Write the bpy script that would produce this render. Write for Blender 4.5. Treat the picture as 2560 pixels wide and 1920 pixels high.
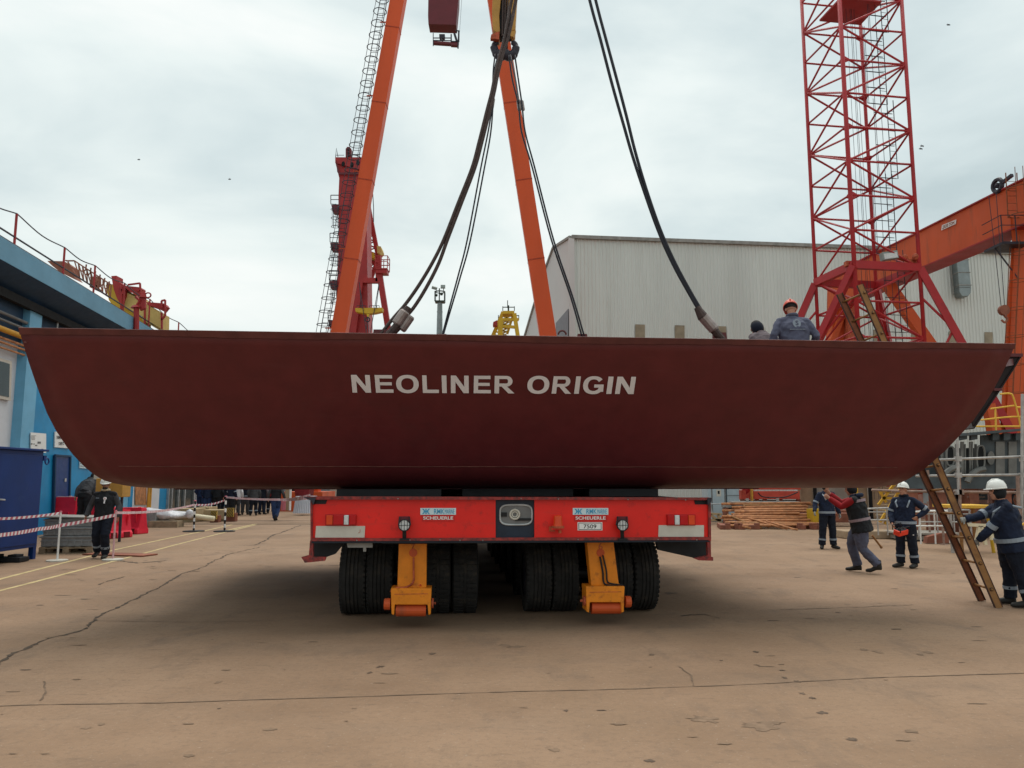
import bpy, bmesh, math, random
from mathutils import Vector, Matrix
from math import sin, cos, pi, radians
random.seed(7)
for o in list(bpy.data.objects): bpy.data.objects.remove(o)
SC = bpy.context.scene; COL = SC.collection
# ---------------------------------------------------------------- camera
F = 1923.0; PITCH = radians(7.11); EYE = 1.78
cd = bpy.data.cameras.new('camera'); cam = bpy.data.objects.new('camera', cd); COL.objects.link(cam)
cam.location = (0, 0, EYE); cam.rotation_euler = (radians(90) + PITCH, 0, 0)
cd.sensor_width = 36; cd.lens = 36 * F / 2560; cd.clip_start = .05; cd.clip_end = 2000
SC.camera = cam
# ---------------------------------------------------------------- world: overcast sky
SUN_EL, SUN_AZ = radians(70), radians(15)
w = bpy.data.worlds.new('World'); SC.world = w; w.use_nodes = True
nt = w.node_tree; nt.nodes.clear()
def N(nt, t, **k):
    n = nt.nodes.new(t)
    for a, b in k.items(): setattr(n, a, b)
    return n
def ramp(nt, stops, interp='LINEAR'):
    n = nt.nodes.new('ShaderNodeValToRGB'); cr = n.color_ramp; cr.interpolation = interp
    while len(cr.elements) < len(stops): cr.elements.new(.5)
    for e, (p, c) in zip(cr.elements, stops):
        e.position = p; e.color = (c[0], c[1], c[2], 1) if isinstance(c, (tuple, list)) else (c, c, c, 1)
    return n
sky = N(nt, 'ShaderNodeTexSky', sky_type='NISHITA', sun_disc=False, sun_elevation=SUN_EL, sun_rotation=SUN_AZ)
sky.air_density = 2.5; sky.dust_density = 6; sky.ozone_density = 2
bgs = N(nt, 'ShaderNodeBackground'); bgs.inputs[1].default_value = .06
nt.links.new(sky.outputs[0], bgs.inputs[0])
tc = N(nt, 'ShaderNodeTexCoord')
mp = N(nt, 'ShaderNodeMapping'); mp.inputs['Scale'].default_value = (1, 1, 2.4); mp.inputs['Location'].default_value = (.3, .1, .25)
nt.links.new(tc.outputs['Generated'], mp.inputs[0])
nz = N(nt, 'ShaderNodeTexNoise'); nz.inputs['Scale'].default_value = 2.0; nz.inputs['Detail'].default_value = 7; nz.inputs['Roughness'].default_value = .5; nz.inputs['Distortion'].default_value = .35
nt.links.new(mp.outputs[0], nz.inputs[0])
cr = ramp(nt, [(.34, (.50, .60, .625)), (.44, (.64, .735, .75)), (.55, (.80, .875, .865)), (.66, (.93, .96, .94))])
nt.links.new(nz.outputs[0], cr.inputs[0])
bgc = N(nt, 'ShaderNodeBackground'); bgc.inputs[1].default_value = .95
nt.links.new(cr.outputs[0], bgc.inputs[0])
mx = N(nt, 'ShaderNodeMixShader'); mx.inputs[0].default_value = .92
nt.links.new(bgs.outputs[0], mx.inputs[1]); nt.links.new(bgc.outputs[0], mx.inputs[2])
wo = N(nt, 'ShaderNodeOutputWorld'); nt.links.new(mx.outputs[0], wo.inputs[0])
# ---------------------------------------------------------------- sun behind cloud
ld = bpy.data.lights.new('sun', 'SUN'); ld.energy = 2.0; ld.angle = radians(55); ld.color = (1, .96, .9)
sun = bpy.data.objects.new('sun', ld); COL.objects.link(sun)
sd = Vector((cos(SUN_EL) * sin(SUN_AZ), cos(SUN_EL) * cos(SUN_AZ), sin(SUN_EL)))
sun.rotation_euler = (-sd).to_track_quat('-Z', 'Y').to_euler(); sun.location = (0, -20, 40)
SC.view_settings.view_transform = 'Standard'; SC.view_settings.look = 'None'
SC.view_settings.exposure = .22; SC.view_settings.gamma = 1
try: SC.view_settings.use_curve_mapping = False
except Exception: pass

# ---------------------------------------------------------------- survey of the photograph (2560 x 1920)
CP, SP = cos(PITCH), sin(PITCH)
def ray(px, py):
    s = (px - 1280) / F; t = (py - 960) / F
    return Vector((s, CP + t * SP, SP - t * CP))
CAM = Vector((0, 0, EYE))
def U(px, py, Y): r = ray(px, py); return CAM + r * (Y / r.y)
def G(px, py, z=0.0): r = ray(px, py); return CAM + r * ((z - EYE) / r.z)
def plane_hit(px, py, p0, n): r = ray(px, py); return CAM + r * ((p0 - CAM).dot(n) / r.dot(n))
def proj(p):
    d = p - CAM; dep = d.y * CP + d.z * SP; up = -d.y * SP + d.z * CP
    return 1280 + F * d.x / dep, 960 - F * up / dep

# ---------------------------------------------------------------- materials
def mat(name, col, rough=.6, metal=0., var=.12, scale=3., spots=None, spot_amt=.5, spot_scale=2., bump=0., bscale=30., streak=False, spec=.32, scuff=None):
    m = bpy.data.materials.new(name); m.use_nodes = True; nt = m.node_tree; b = nt.nodes['Principled BSDF']
    b.inputs['Roughness'].default_value = rough; b.inputs['Metallic'].default_value = metal
    b.inputs['Specular IOR Level'].default_value = spec
    tc = N(nt, 'ShaderNodeTexCoord'); src = tc.outputs['Object']
    if streak:
        mp = N(nt, 'ShaderNodeMapping'); mp.inputs['Scale'].default_value = (1, 1, .15); nt.links.new(src, mp.inputs[0]); src = mp.outputs[0]
    n1 = N(nt, 'ShaderNodeTexNoise'); n1.inputs['Scale'].default_value = scale; n1.inputs['Detail'].default_value = 8; n1.inputs['Roughness'].default_value = .6
    nt.links.new(src, n1.inputs[0])
    c0 = tuple(max(0, c * (1 - var * 1.3)) for c in col); c1 = tuple(min(1, c * (1 + var)) for c in col)
    r1 = ramp(nt, [(.3, c0), (.7, c1)]); nt.links.new(n1.outputs[0], r1.inputs[0]); out = r1.outputs[0]
    if spots:
        n2 = N(nt, 'ShaderNodeTexNoise'); n2.inputs['Scale'].default_value = spot_scale; n2.inputs['Detail'].default_value = 10; n2.inputs['Roughness'].default_value = .7
        nt.links.new(src, n2.inputs[0])
        th = 1 - spot_amt * .7
        r2 = ramp(nt, [(max(0, th - .12), 0.), (min(1, th + .08), 1.)]); nt.links.new(n2.outputs[0], r2.inputs[0])
        mxx = N(nt, 'ShaderNodeMix', data_type='RGBA'); nt.links.new(r2.outputs[0], mxx.inputs[0]); nt.links.new(out, mxx.inputs[6]); mxx.inputs[7].default_value = (*spots, 1); out = mxx.outputs[2]
    if scuff:
        mp2 = N(nt, 'ShaderNodeMapping'); mp2.inputs['Scale'].default_value = (.5, .5, 9); nt.links.new(tc.outputs['Object'], mp2.inputs[0])
        n5 = N(nt, 'ShaderNodeTexNoise'); n5.inputs['Scale'].default_value = 1.6; n5.inputs['Detail'].default_value = 12; n5.inputs['Roughness'].default_value = .75; nt.links.new(mp2.outputs[0], n5.inputs[0])
        r5 = ramp(nt, [(.56, 0.), (.72, scuff[3])]); nt.links.new(n5.outputs[0], r5.inputs[0])
        m5 = N(nt, 'ShaderNodeMix', data_type='RGBA'); nt.links.new(r5.outputs[0], m5.inputs[0]); nt.links.new(out, m5.inputs[6]); m5.inputs[7].default_value = (*scuff[:3], 1); out = m5.outputs[2]
    nt.links.new(out, b.inputs['Base Color'])
    n3 = N(nt, 'ShaderNodeTexNoise'); n3.inputs['Scale'].default_value = scale * 2.3; nt.links.new(tc.outputs['Object'], n3.inputs[0])
    mr = N(nt, 'ShaderNodeMapRange'); mr.inputs[3].default_value = max(0, rough - .12); mr.inputs[4].default_value = min(1, rough + .12)
    nt.links.new(n3.outputs[0], mr.inputs[0]); nt.links.new(mr.outputs[0], b.inputs['Roughness'])
    if bump:
        n4 = N(nt, 'ShaderNodeTexNoise'); n4.inputs['Scale'].default_value = bscale; n4.inputs['Detail'].default_value = 6; nt.links.new(tc.outputs['Object'], n4.inputs[0])
        bp = N(nt, 'ShaderNodeBump'); bp.inputs['Strength'].default_value = bump; bp.inputs['Distance'].default_value = .02
        nt.links.new(n4.outputs[0], bp.inputs['Height']); nt.links.new(bp.outputs[0], b.inputs['Normal'])
    return m
M = {}
M['hull'] = mat('hull primer', (.108, .0150, .0165), .5, var=.12, scale=3.4, spots=(.085, .018, .018), spot_amt=.42, spot_scale=1.3, bump=.06, bscale=3.0, spec=.4, scuff=(.13, .035, .035, .3))
M['hull_edge'] = mat('hull edge primer', (.11, .03, .026), .6, var=.2, scale=5)
M['weld'] = mat('weld', (.15, .055, .04), .6, var=.4, scale=9)
M['name'] = mat('name white', (.74, .71, .72), .5, var=.05)
M['red'] = mat('trailer red', (.74, .016, .010), .38, var=.1, scale=2, spots=(.4, .018, .014), spot_amt=.46, spot_scale=7, scuff=(.42, .05, .035, .6))
M['red_lip'] = mat('worn red lip', (.28, .035, .03), .6, var=.35, scale=14, spots=(.06, .03, .03), spot_amt=.6, spot_scale=20)
M['navy_steel'] = mat('dark blue steel', (.012, .022, .04), .45, var=.3)
M['black'] = mat('black', (.012, .012, .014), .6, var=.3)
M['rubber'] = mat('rubber', (.022, .021, .02), .85, var=.35, scale=6, spots=(.07, .055, .04), spot_amt=.5, spot_scale=5, bump=.2)
M['amber_paint'] = mat('yellow orange paint', (.74, .225, .010), .5, var=.12, scale=5, spots=(.18, .04, .015), spot_amt=.46, spot_scale=9, bump=.1)
M['rust_red'] = mat('rusty red', (.42, .09, .04), .7, var=.4, scale=12)
M['lens_red'] = mat('lens red', (.45, .005, .008), .15, var=.1)
M['lens_orange'] = mat('lens orange', (.65, .06, .01), .2, var=.1)
M['lens_clear'] = mat('lens clear', (.6, .62, .62), .1, var=.15, scale=30)
M['refl_white'] = mat('off white board', (.55, .52, .45), .5, var=.08, scale=8)
M['white'] = mat('white', (.78, .78, .76), .5, var=.05)
M['plate_text'] = mat('dark text', (.02, .02, .025), .5)
M['blue_text'] = mat('blue text', (.06, .33, .55), .5)
M['pale_blue_plate'] = mat('pale blue plate', (.58, .72, .76), .45, var=.04)
M['sign_red'] = mat('sign red', (.55, .015, .012), .4, var=.05)
M['galv'] = mat('galvanised', (.42, .43, .43), .45, metal=.4, var=.2, scale=6)
M['grey_plastic'] = mat('grey plastic', (.27, .28, .28), .6, var=.2, scale=5, spots=(.17, .15, .12), spot_amt=.45, spot_scale=7)
M['orange'] = mat('crane orange', (.60, .078, .014), .5, var=.08, scale=.6, spots=(.38, .045, .012), spot_amt=.4, spot_scale=1.5, streak=True)
M['orange_dark'] = mat('orange joint', (.38, .045, .012), .6, var=.3, scale=4)
M['orange2'] = mat('worn crane orange', (.56, .085, .018), .55, var=.12, scale=.8, spots=(.28, .07, .03), spot_amt=.5, spot_scale=1.7, streak=True)
M['crane_red'] = mat('crane red', (.33, .022, .022), .5, var=.15, scale=.8, spots=(.2, .03, .03), spot_amt=.45, spot_scale=2)
M['boom_red'] = mat('dark boom red', (.13, .018, .025), .5, var=.12)
M['tower_red'] = mat('tower red', (.38, .020, .024), .45, var=.12, scale=1.2, spots=(.17, .013, .03), spot_amt=.45, spot_scale=2)
M['dark_steel'] = mat('dark steel', (.03, .028, .04), .5, var=.2)
M['crane_yellow'] = mat('crane yellow', (.55, .34, .02), .5, var=.12, scale=.8, spots=(.22, .12, .03), spot_amt=.4, spot_scale=2)
M['hook_yellow'] = mat('hook block ochre', (.45, .24, .05), .5, var=.15, scale=3)
M['faded_yellow'] = mat('faded yellow', (.58, .42, .14), .6, var=.15, scale=1)
M['rope'] = mat('wire rope', (.055, .033, .028), .6, var=.3, scale=20, bump=.4, bscale=80)
M['rope_black'] = mat('wire rope black', (.012, .012, .02), .5, var=.3, scale=20)
M['ferrule'] = mat('ferrule', (.30, .25, .23), .45, metal=.5, var=.25, scale=12)
M['clad'] = mat('cladding', (.60, .62, .585), .5, var=.06, scale=.5, streak=True, spots=(.53, .54, .50), spot_amt=.45, spot_scale=.8)
M['clad_side'] = mat('cladding side', (.56, .56, .55), .6, var=.04, scale=.3)
M['panel_brown'] = mat('translucent panel', (.27, .22, .15), .4, var=.2, scale=2)
M['door_grey'] = mat('door grey', (.2, .21, .23), .5, var=.1)
M['duct'] = mat('duct', (.22, .25, .25), .4, metal=.5, var=.12, scale=2)
M['wall_white'] = mat('white render', (.62, .63, .66), .8, var=.06, scale=1.5, bump=.15, bscale=40)
M['blue_light'] = mat('light blue paint', (.16, .42, .62), .5, var=.1, scale=1.2)
M['blue_mid'] = mat('mid blue paint', (.012, .25, .50), .45, var=.12, scale=1.2)
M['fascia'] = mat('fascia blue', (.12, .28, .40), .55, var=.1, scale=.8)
M['soffit'] = mat('shaded soffit blue', (.02, .055, .11), .6, var=.1)  # blue darkened, with the shade under the overhang in its colour
M['door_blue'] = mat('door navy', (.008, .04, .16), .4, var=.1)
M['cont_blue'] = mat('cabinet blue', (.004, .032, .155), .4, var=.12, scale=1.5, spots=(.02, .06, .16), spot_amt=.4)
M['pipe_yellow'] = mat('pipe yellow', (.6, .3, .04), .5, var=.15)
M['pipe_grey'] = mat('pipe grey', (.16, .16, .16), .5, var=.2)
M['barrier_red'] = mat('barrier red', (.74, .02, .05), .5, var=.12, scale=3, spots=(.68, .1, .12), spot_amt=.4, spot_scale=3)
M['pinkish'] = mat('faded pink', (.66, .4, .42), .6, var=.12, scale=3)
M['wood'] = mat('pallet wood', (.30, .23, .15), .8, var=.3, scale=6, bump=.3)
M['crate_wood'] = mat('ply crate', (.42, .31, .18), .8, var=.15, scale=3)
M['stripe_yellow'] = mat('stripe yellow', (.65, .42, .08), .5, var=.1)
M['tape_red'] = mat('tape red', (.55, .16, .2), .5, var=.05)
M['tape_white'] = mat('tape white', (.8, .78, .8), .5, var=.03)
M['skin'] = mat('skin', (.42, .2, .13), .55, var=.1, scale=8)
M['skin2'] = mat('skin tanned', (.30, .14, .09), .55, var=.1, scale=8)
M['hair'] = mat('dark hair', (.012, .01, .009), .7, var=.3)
M['cl_navy'] = mat('navy cloth', (.009, .0155, .038), .85, var=.3, scale=5, bump=.6, bscale=9)
M['cl_navy2'] = mat('deep navy cloth', (.006, .009, .019), .85, var=.3, scale=5, bump=.6, bscale=9)
M['cl_black'] = mat('black cloth', (.012, .013, .016), .85, var=.35, scale=5, bump=.6, bscale=9)
M['cl_grey'] = mat('charcoal cloth', (.055, .055, .06), .85, var=.25, scale=5, bump=.6, bscale=9)
M['cl_slate'] = mat('slate cloth', (.085, .09, .135), .85, var=.2, scale=5, bump=.7, bscale=8)
M['cl_mauve'] = mat('mauve grey cloth', (.11, .085, .095), .85, var=.2, scale=5, bump=.6, bscale=9)
M['cl_jean'] = mat('denim cloth', (.02, .04, .11), .85, var=.25, scale=5, bump=.5, bscale=9)
M['cl_red'] = mat('red cloth', (.27, .008, .012), .85, var=.2, scale=5, bump=.6, bscale=9)
M['cl_dkred'] = mat('dark red cloth', (.16, .01, .012), .85, var=.2, scale=5, bump=.6, bscale=9)
M['cl_beige'] = mat('beige cloth', (.45, .36, .24), .85, var=.1)
M['refl'] = mat('reflective band', (.25, .29, .34), .45, var=.08)
M['refl_dirty'] = mat('dull reflective band', (.28, .2, .22), .55, var=.1)
M['boot'] = mat('boot', (.02, .018, .016), .6, var=.3)
M['helmet_white'] = mat('helmet white', (.74, .74, .70), .3, var=.04)
M['helmet_orange'] = mat('helmet orange', (.62, .09, .05), .35, var=.06)
M['glove'] = mat('glove', (.3, .3, .28), .8, var=.3, scale=20)
M['ladder_brown'] = mat('ladder ochre', (.27, .125, .037), .6, var=.25, scale=5, spots=(.13, .04, .02), spot_amt=.5, spot_scale=4)
M['ladder_red'] = mat('ladder rust', (.21, .065, .024), .6, var=.25, scale=6)
M['ladder_dark'] = mat('ladder dark rust', (.055, .022, .014), .7, var=.3, scale=6)
M['remote_red'] = mat('remote red', (.8, .05, .02), .4, var=.05)
M['block_grey'] = mat('ship block grey', (.065, .08, .088), .6, var=.3, scale=2, spots=(.14, .12, .10), spot_amt=.4, spot_scale=3)
M['block_light'] = mat('ship block light', (.16, .16, .15), .6, var=.3, scale=2)
M['void'] = mat('dark opening', (.006, .007, .008), .8)
M['scaf'] = mat('scaffold tube', (.40, .38, .36), .45, metal=.2, var=.25, scale=5)
M['scaf_rust'] = mat('scaffold rusty', (.30, .2, .16), .6, var=.3, scale=6)
M['rail_yellow'] = mat('rail yellow', (.72, .42, .05), .5, var=.1)
M['pipe_rust'] = mat('rusty pipe', (.46, .2, .085), .7, var=.35, scale=5, spots=(.2, .06, .03), spot_amt=.5, spot_scale=4)
M['beam_grey'] = mat('grey beam', (.26, .25, .23), .6, var=.25, scale=3)
M['cab_blue'] = mat('pale blue cabinet', (.38, .46, .5), .5, var=.08)
M['salmon'] = mat('salmon red steel', (.58, .08, .05), .55, var=.15)
M['tan_wall'] = mat('tan wall', (.36, .26, .17), .85, var=.25, scale=1.2, spots=(.2, .12, .07), spot_amt=.5, spot_scale=1.5)
M['grey_wall'] = mat('grey concrete', (.33, .30, .26), .85, var=.2, scale=1.2)
M['rust_plate'] = mat('rusty plate', (.25, .09, .055), .75, var=.35, scale=2)
M['pink_plate'] = mat('pinkish primer plate', (.36, .2, .16), .75, var=.3, scale=2)
M['plastic_wrap'] = mat('white wrap', (.62, .62, .64), .35, var=.2, scale=7, bump=.8, bscale=10)
M['cream'] = mat('cream pipe', (.68, .6, .42), .5, var=.08)
M['glass'] = mat('dark glass', (.02, .03, .03), .08, var=.2)
M['frame_cream'] = mat('frame cream', (.55, .5, .43), .5, var=.06)
M['road_line'] = mat('faded yellow line', (.52, .40, .2), .8, var=.2, scale=3)
M['crack'] = mat('crack', (.09, .064, .045), .95, var=.4, scale=8)
M['seam'] = mat('seam', (.185, .125, .084), .95, var=.3, scale=4)
M['stain'] = mat('stain', (.215, .142, .092), .9, var=.25, scale=8)
M['oil'] = mat('oil drop', (.12, .08, .054), .7, var=.4, scale=8)
M['concrete_rail'] = mat('rail steel', (.10, .075, .055), .7, var=.3)
M['lamp_green'] = mat('dark green metal', (.03, .045, .035), .5, var=.2)
M['lamp_pale'] = mat('lamp housing', (.25, .3, .28), .4, var=.1)
M['hull_shade'] = mat('shaded hull primer', (.014, .006, .006), .6, var=.3)  # the hull's primer taken near black, shade put into the colour
M['bird'] = mat('bird', (.05, .05, .06), .8)
M['tent_white'] = mat('white pleated cloth', (.72, .74, .8), .7, var=.06)
M['shed'] = mat('far shed', (.5, .42, .36), .8, var=.15, scale=.5)
M['cl_white'] = mat('white cloth', (.7, .68, .7), .8, var=.1)
# concrete apron
def ground_material():
    m = bpy.data.materials.new('worn concrete apron'); m.use_nodes = True; nt = m.node_tree; b = nt.nodes['Principled BSDF']; L = nt.links.new
    tc = N(nt, 'ShaderNodeTexCoord')
    def noise(s, d=8, r=.6, sc=(1, 1, 1)):
        mp = N(nt, 'ShaderNodeMapping'); mp.inputs['Scale'].default_value = sc; L(tc.outputs['Object'], mp.inputs[0])
        n = N(nt, 'ShaderNodeTexNoise'); n.inputs['Scale'].default_value = s; n.inputs['Detail'].default_value = d; n.inputs['Roughness'].default_value = r
        L(mp.outputs[0], n.inputs[0]); return n.outputs[0]
    def mixc(f, a, c):
        x = N(nt, 'ShaderNodeMix', data_type='RGBA'); L(f, x.inputs[0]); L(a, x.inputs[6]); x.inputs[7].default_value = (*c, 1); return x.outputs[2]
    r = ramp(nt, [(.28, (.205, .126, .076)), (.5, (.285, .182, .114)), (.72, (.35, .232, .15))]); L(noise(.33, 10, .62), r.inputs[0]); c = r.outputs[0]
    def thr(src, a, b_, hi=1.):
        q = ramp(nt, [(a, 0.), (b_, hi)]); L(src, q.inputs[0]); return q.outputs[0]
    c = mixc(thr(noise(.12, 4), .5, .72, .7), c, (.285, .188, .112))
    c = mixc(thr(noise(.8, 12, .72, (.35, 1, 1)), .5, .68, .5), c, (.205, .14, .095))
    c = mixc(thr(noise(1.7, 12, .72, (1, .45, 1)), .53, .72, .75), c, (.165, .115, .082))
    c = mixc(thr(noise(5, 12, .8, (.6, 1.6, 1)), .56, .66, .55), c, (.14, .095, .066))
    c = mixc(thr(noise(16, 8, .8), .50, .62, .38), c, (.17, .115, .078))
    c = mixc(thr(noise(9, 9, .75), .60, .72, .6), c, (.15, .105, .076))
    c = mixc(thr(noise(28, 5, .7), .60, .70, .7), c, (.39, .30, .225))
    c = mixc(thr(noise(75, 3, .7), .56, .68, .7), c, (.2, .15, .11))
    L(c, b.inputs['Base Color'])
    rr = N(nt, 'ShaderNodeMapRange'); rr.inputs[3].default_value = .72; rr.inputs[4].default_value = .95; L(noise(2, 5), rr.inputs[0]); L(rr.outputs[0], b.inputs['Roughness'])
    b.inputs['Specular IOR Level'].default_value = .25
    bp = N(nt, 'ShaderNodeBump'); bp.inputs['Strength'].default_value = .35; bp.inputs['Distance'].default_value = .02; L(noise(22, 10, .7), bp.inputs['Height'])
    L(bp.outputs[0], b.inputs['Normal'])
    return m
M['ground'] = ground_material()

# ---------------------------------------------------------------- mesh helpers
ORG = {}
class MB:
    def __init__(s): s.v = []; s.f = []; s.m = []; s.p = []
    def add(s, vs, fs, mi=0):
        k = len(s.v); s.p.append((k, len(s.f), len(vs), len(fs))); s.v += [Vector(v) for v in vs]; s.f += [tuple(i + k for i in f) for f in fs]; s.m += [mi] * len(fs); return s
    def box(s, c, size, rot=None, mi=0):
        c = Vector(c); R = rot or Matrix.Identity(3); h = Vector(size) / 2
        vs = [c + R @ Vector((x * h.x, y * h.y, z * h.z)) for x in (-1, 1) for y in (-1, 1) for z in (-1, 1)]
        return s.add(vs, [(0, 1, 3, 2), (4, 6, 7, 5), (0, 4, 5, 1), (2, 3, 7, 6), (0, 2, 6, 4), (1, 5, 7, 3)], mi)
    def span(s, a, b, mi=0):     # axis aligned box between two corners
        a, b = Vector(a), Vector(b); return s.box((a + b) / 2, (abs(b.x - a.x), abs(b.y - a.y), abs(b.z - a.z)), None, mi)
    def beam(s, p, q, w, h=None, up=(0, 0, 1), mi=0):
        p, q = Vector(p), Vector(q); d = q - p; L = d.length; z = d.normalized(); u = Vector(up)
        if abs(z.dot(u)) > .98: u = Vector((0, 1, 0))
        x = u.cross(z).normalized(); y = z.cross(x)
        R = Matrix((x, y, z)).transposed(); return s.box((p + q) / 2, (w, h or w, L), R, mi)
    def tube(s, pts, r, n=8, mi=0, caps=True):
        pts = [Vector(p) for p in pts]; rs = r if isinstance(r, (list, tuple)) else [r] * len(pts)
        t0 = (pts[1] - pts[0]).normalized(); u = t0.orthogonal().normalized(); vs = []
        for i, p in enumerate(pts):
            t = ((pts[min(i + 1, len(pts) - 1)] - pts[max(i - 1, 0)])).normalized()
            u = (u - t * u.dot(t))
            u = u.normalized() if u.length > 1e-6 else t.orthogonal().normalized()
            v = t.cross(u)
            for k in range(n):
                a = 2 * pi * k / n; vs.append(p + (u * cos(a) + v * sin(a)) * rs[i])
        fs = [(i * n + k, i * n + (k + 1) % n, (i + 1) * n + (k + 1) % n, (i + 1) * n + k) for i in range(len(pts) - 1) for k in range(n)]
        if caps: fs += [tuple(range(n))[::-1], tuple(range((len(pts) - 1) * n, len(pts) * n))]
        return s.add(vs, fs, mi)
    def loft(s, rings, n=16, mi=0):   # rings: (centre, u vector, v vector)
        vs = []
        for c, u, v in rings:
            for k in range(n):
                a = 2 * pi * k / n; vs.append(Vector(c) + Vector(u) * cos(a) + Vector(v) * sin(a))
        m_ = len(rings)
        fs = [(i * n + k, i * n + (k + 1) % n, (i + 1) * n + (k + 1) % n, (i + 1) * n + k) for i in range(m_ - 1) for k in range(n)]
        fs += [tuple(range(n))[::-1], tuple(range((m_ - 1) * n, m_ * n))]
        return s.add(vs, fs, mi)
    def ball(s, c, r, n=12, mi=0, lo=-pi / 2, hi=pi / 2, R=None):
        r = Vector(r) if not isinstance(r, (int, float)) else Vector((r, r, r)); R = R or Matrix.Identity(3)
        m_ = max(4, n // 2); rings = []
        for i in range(m_ + 1):
            a = lo + (hi - lo) * i / m_; ca = max(cos(a), 1e-3)
            rings.append((Vector(c) + R @ Vector((0, 0, r.z * sin(a))), R @ Vector((r.x * ca, 0, 0)), R @ Vector((0, r.y * ca, 0))))
        return s.loft(rings, n, mi)
    def prism(s, pts, ext, mi=0):
        pts = [Vector(p) for p in pts]; e = Vector(ext); n = len(pts)
        return s.add(pts + [p + e for p in pts], [tuple(range(n)), tuple(range(n, 2 * n))[::-1]] + [(i, i + n, (i + 1) % n + n, (i + 1) % n) for i in range(n)], mi)
    def ring(s, c, u, v, r, n=14, k=5, mi=0, a0=0, a1=2 * pi):
        full = abs(a1 - a0 - 2 * pi) < 1e-6
        pts = [Vector(c) + Vector(u) * cos(a0 + (a1 - a0) * i / n) + Vector(v) * sin(a0 + (a1 - a0) * i / n) for i in range(n + 1)]
        return s.tube(pts, r, k, mi, caps=not full)
    def each(s, name, m, parent=None, every=1, **kw):     # every added shape (or run of shapes) becomes a part of its own
        out = []
        for i in range(0, len(s.p), every):
            q = MB(); g = s.p[i:i + every]; k0, f0 = g[0][0], g[0][1]; k1 = g[-1][0] + g[-1][2]; f1 = g[-1][1] + g[-1][3]
            q.v = s.v[k0:k1]; q.f = [tuple(j - k0 for j in f) for f in s.f[f0:f1]]; q.m = s.m[f0:f1]; out.append(q.build(name, m, parent, **kw))
        return out
    def build(s, name, m, parent=None, org=None, smooth=False, bevel=0, remesh=0, sub=0, weld=False):
        me = bpy.data.meshes.new(name); o = bpy.data.objects.new(name, me); COL.objects.link(o)
        off = ORG.get(parent.name, Vector()) if parent else Vector(org or (0, 0, 0))
        me.from_pydata([tuple(v - off) for v in s.v], [], s.f)
        ms = m if isinstance(m, (list, tuple)) else [m]
        for x in ms: me.materials.append(M[x])
        if len(ms) > 1: me.polygons.foreach_set('material_index', s.m)
        bm = bmesh.new(); bm.from_mesh(me)
        if weld: bmesh.ops.remove_doubles(bm, verts=bm.verts, dist=1e-4)
        bmesh.ops.recalc_face_normals(bm, faces=bm.faces); bm.to_mesh(me); bm.free()
        if smooth: me.polygons.foreach_set('use_smooth', [True] * len(me.polygons))
        if parent: o.parent = parent
        elif org is not None: o.location = off
        ORG[o.name] = off
        if bevel:
            b = o.modifiers.new('bevel', 'BEVEL'); b.width = bevel; b.segments = 2; b.limit_method = 'ANGLE'
        if remesh:
            r = o.modifiers.new('remesh', 'REMESH'); r.mode = 'VOXEL'; r.voxel_size = remesh; r.use_smooth_shade = True
            sm = o.modifiers.new('smooth', 'SMOOTH'); sm.factor = .5; sm.iterations = 3
        if sub:
            q = o.modifiers.new('sub', 'SUBSURF'); q.levels = q.render_levels = sub
        return o
def thing(name, label, cat, loc, group=None, rz=0, local=False):
    o = bpy.data.objects.new(name, None); COL.objects.link(o); o.location = Vector(loc); o.rotation_euler = (0, 0, rz); o.empty_display_size = .2
    o['label'] = label; o['category'] = cat
    if group: o['group'] = group
    ORG[o.name] = Vector() if local else Vector(loc)
    return o
def tag(o, label, cat, group=None):
    o['label'] = label; o['category'] = cat
    if group: o['group'] = group
    return o
def struct(o): o['kind'] = 'structure'; return o
def dup(root, loc, rz=None, label=None, group=None):
    r = root.copy(); COL.objects.link(r); r.location = Vector(loc)
    if rz is not None: r.rotation_euler = (0, 0, rz)
    if label: r['label'] = label
    if group: r['group'] = group
    for ch in list(root.children):
        c = ch.copy(); COL.objects.link(c); c.parent = r
        for g in list(ch.children):
            d = g.copy(); COL.objects.link(d); d.parent = c
    return r
def text_mb(body, mapf, bold=0., shear=0., sx=1., size=1., space=1., align='CENTER'):
    """letters from the built-in font, mapped with mapf(x, y) -> world point; returns an MB"""
    cu = bpy.data.curves.new('t', 'FONT'); cu.body = body; cu.size = size; cu.align_x = align; cu.align_y = 'CENTER'; cu.offset = bold; cu.space_character = space; cu.resolution_u = 5
    o = bpy.data.objects.new('t', cu); COL.objects.link(o); bpy.context.view_layer.update()
    me = bpy.data.meshes.new_from_object(o.evaluated_get(bpy.context.evaluated_depsgraph_get()))
    mb = MB(); mb.add([mapf(v.co.x * sx + v.co.y * shear, v.co.y) for v in me.vertices], [tuple(p.vertices) for p in me.polygons])
    xs = [v.co.x for v in me.vertices]; mb.width = max(xs) - min(xs)
    bpy.data.objects.remove(o); bpy.data.curves.remove(cu); bpy.data.meshes.remove(me)
    return mb
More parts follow.
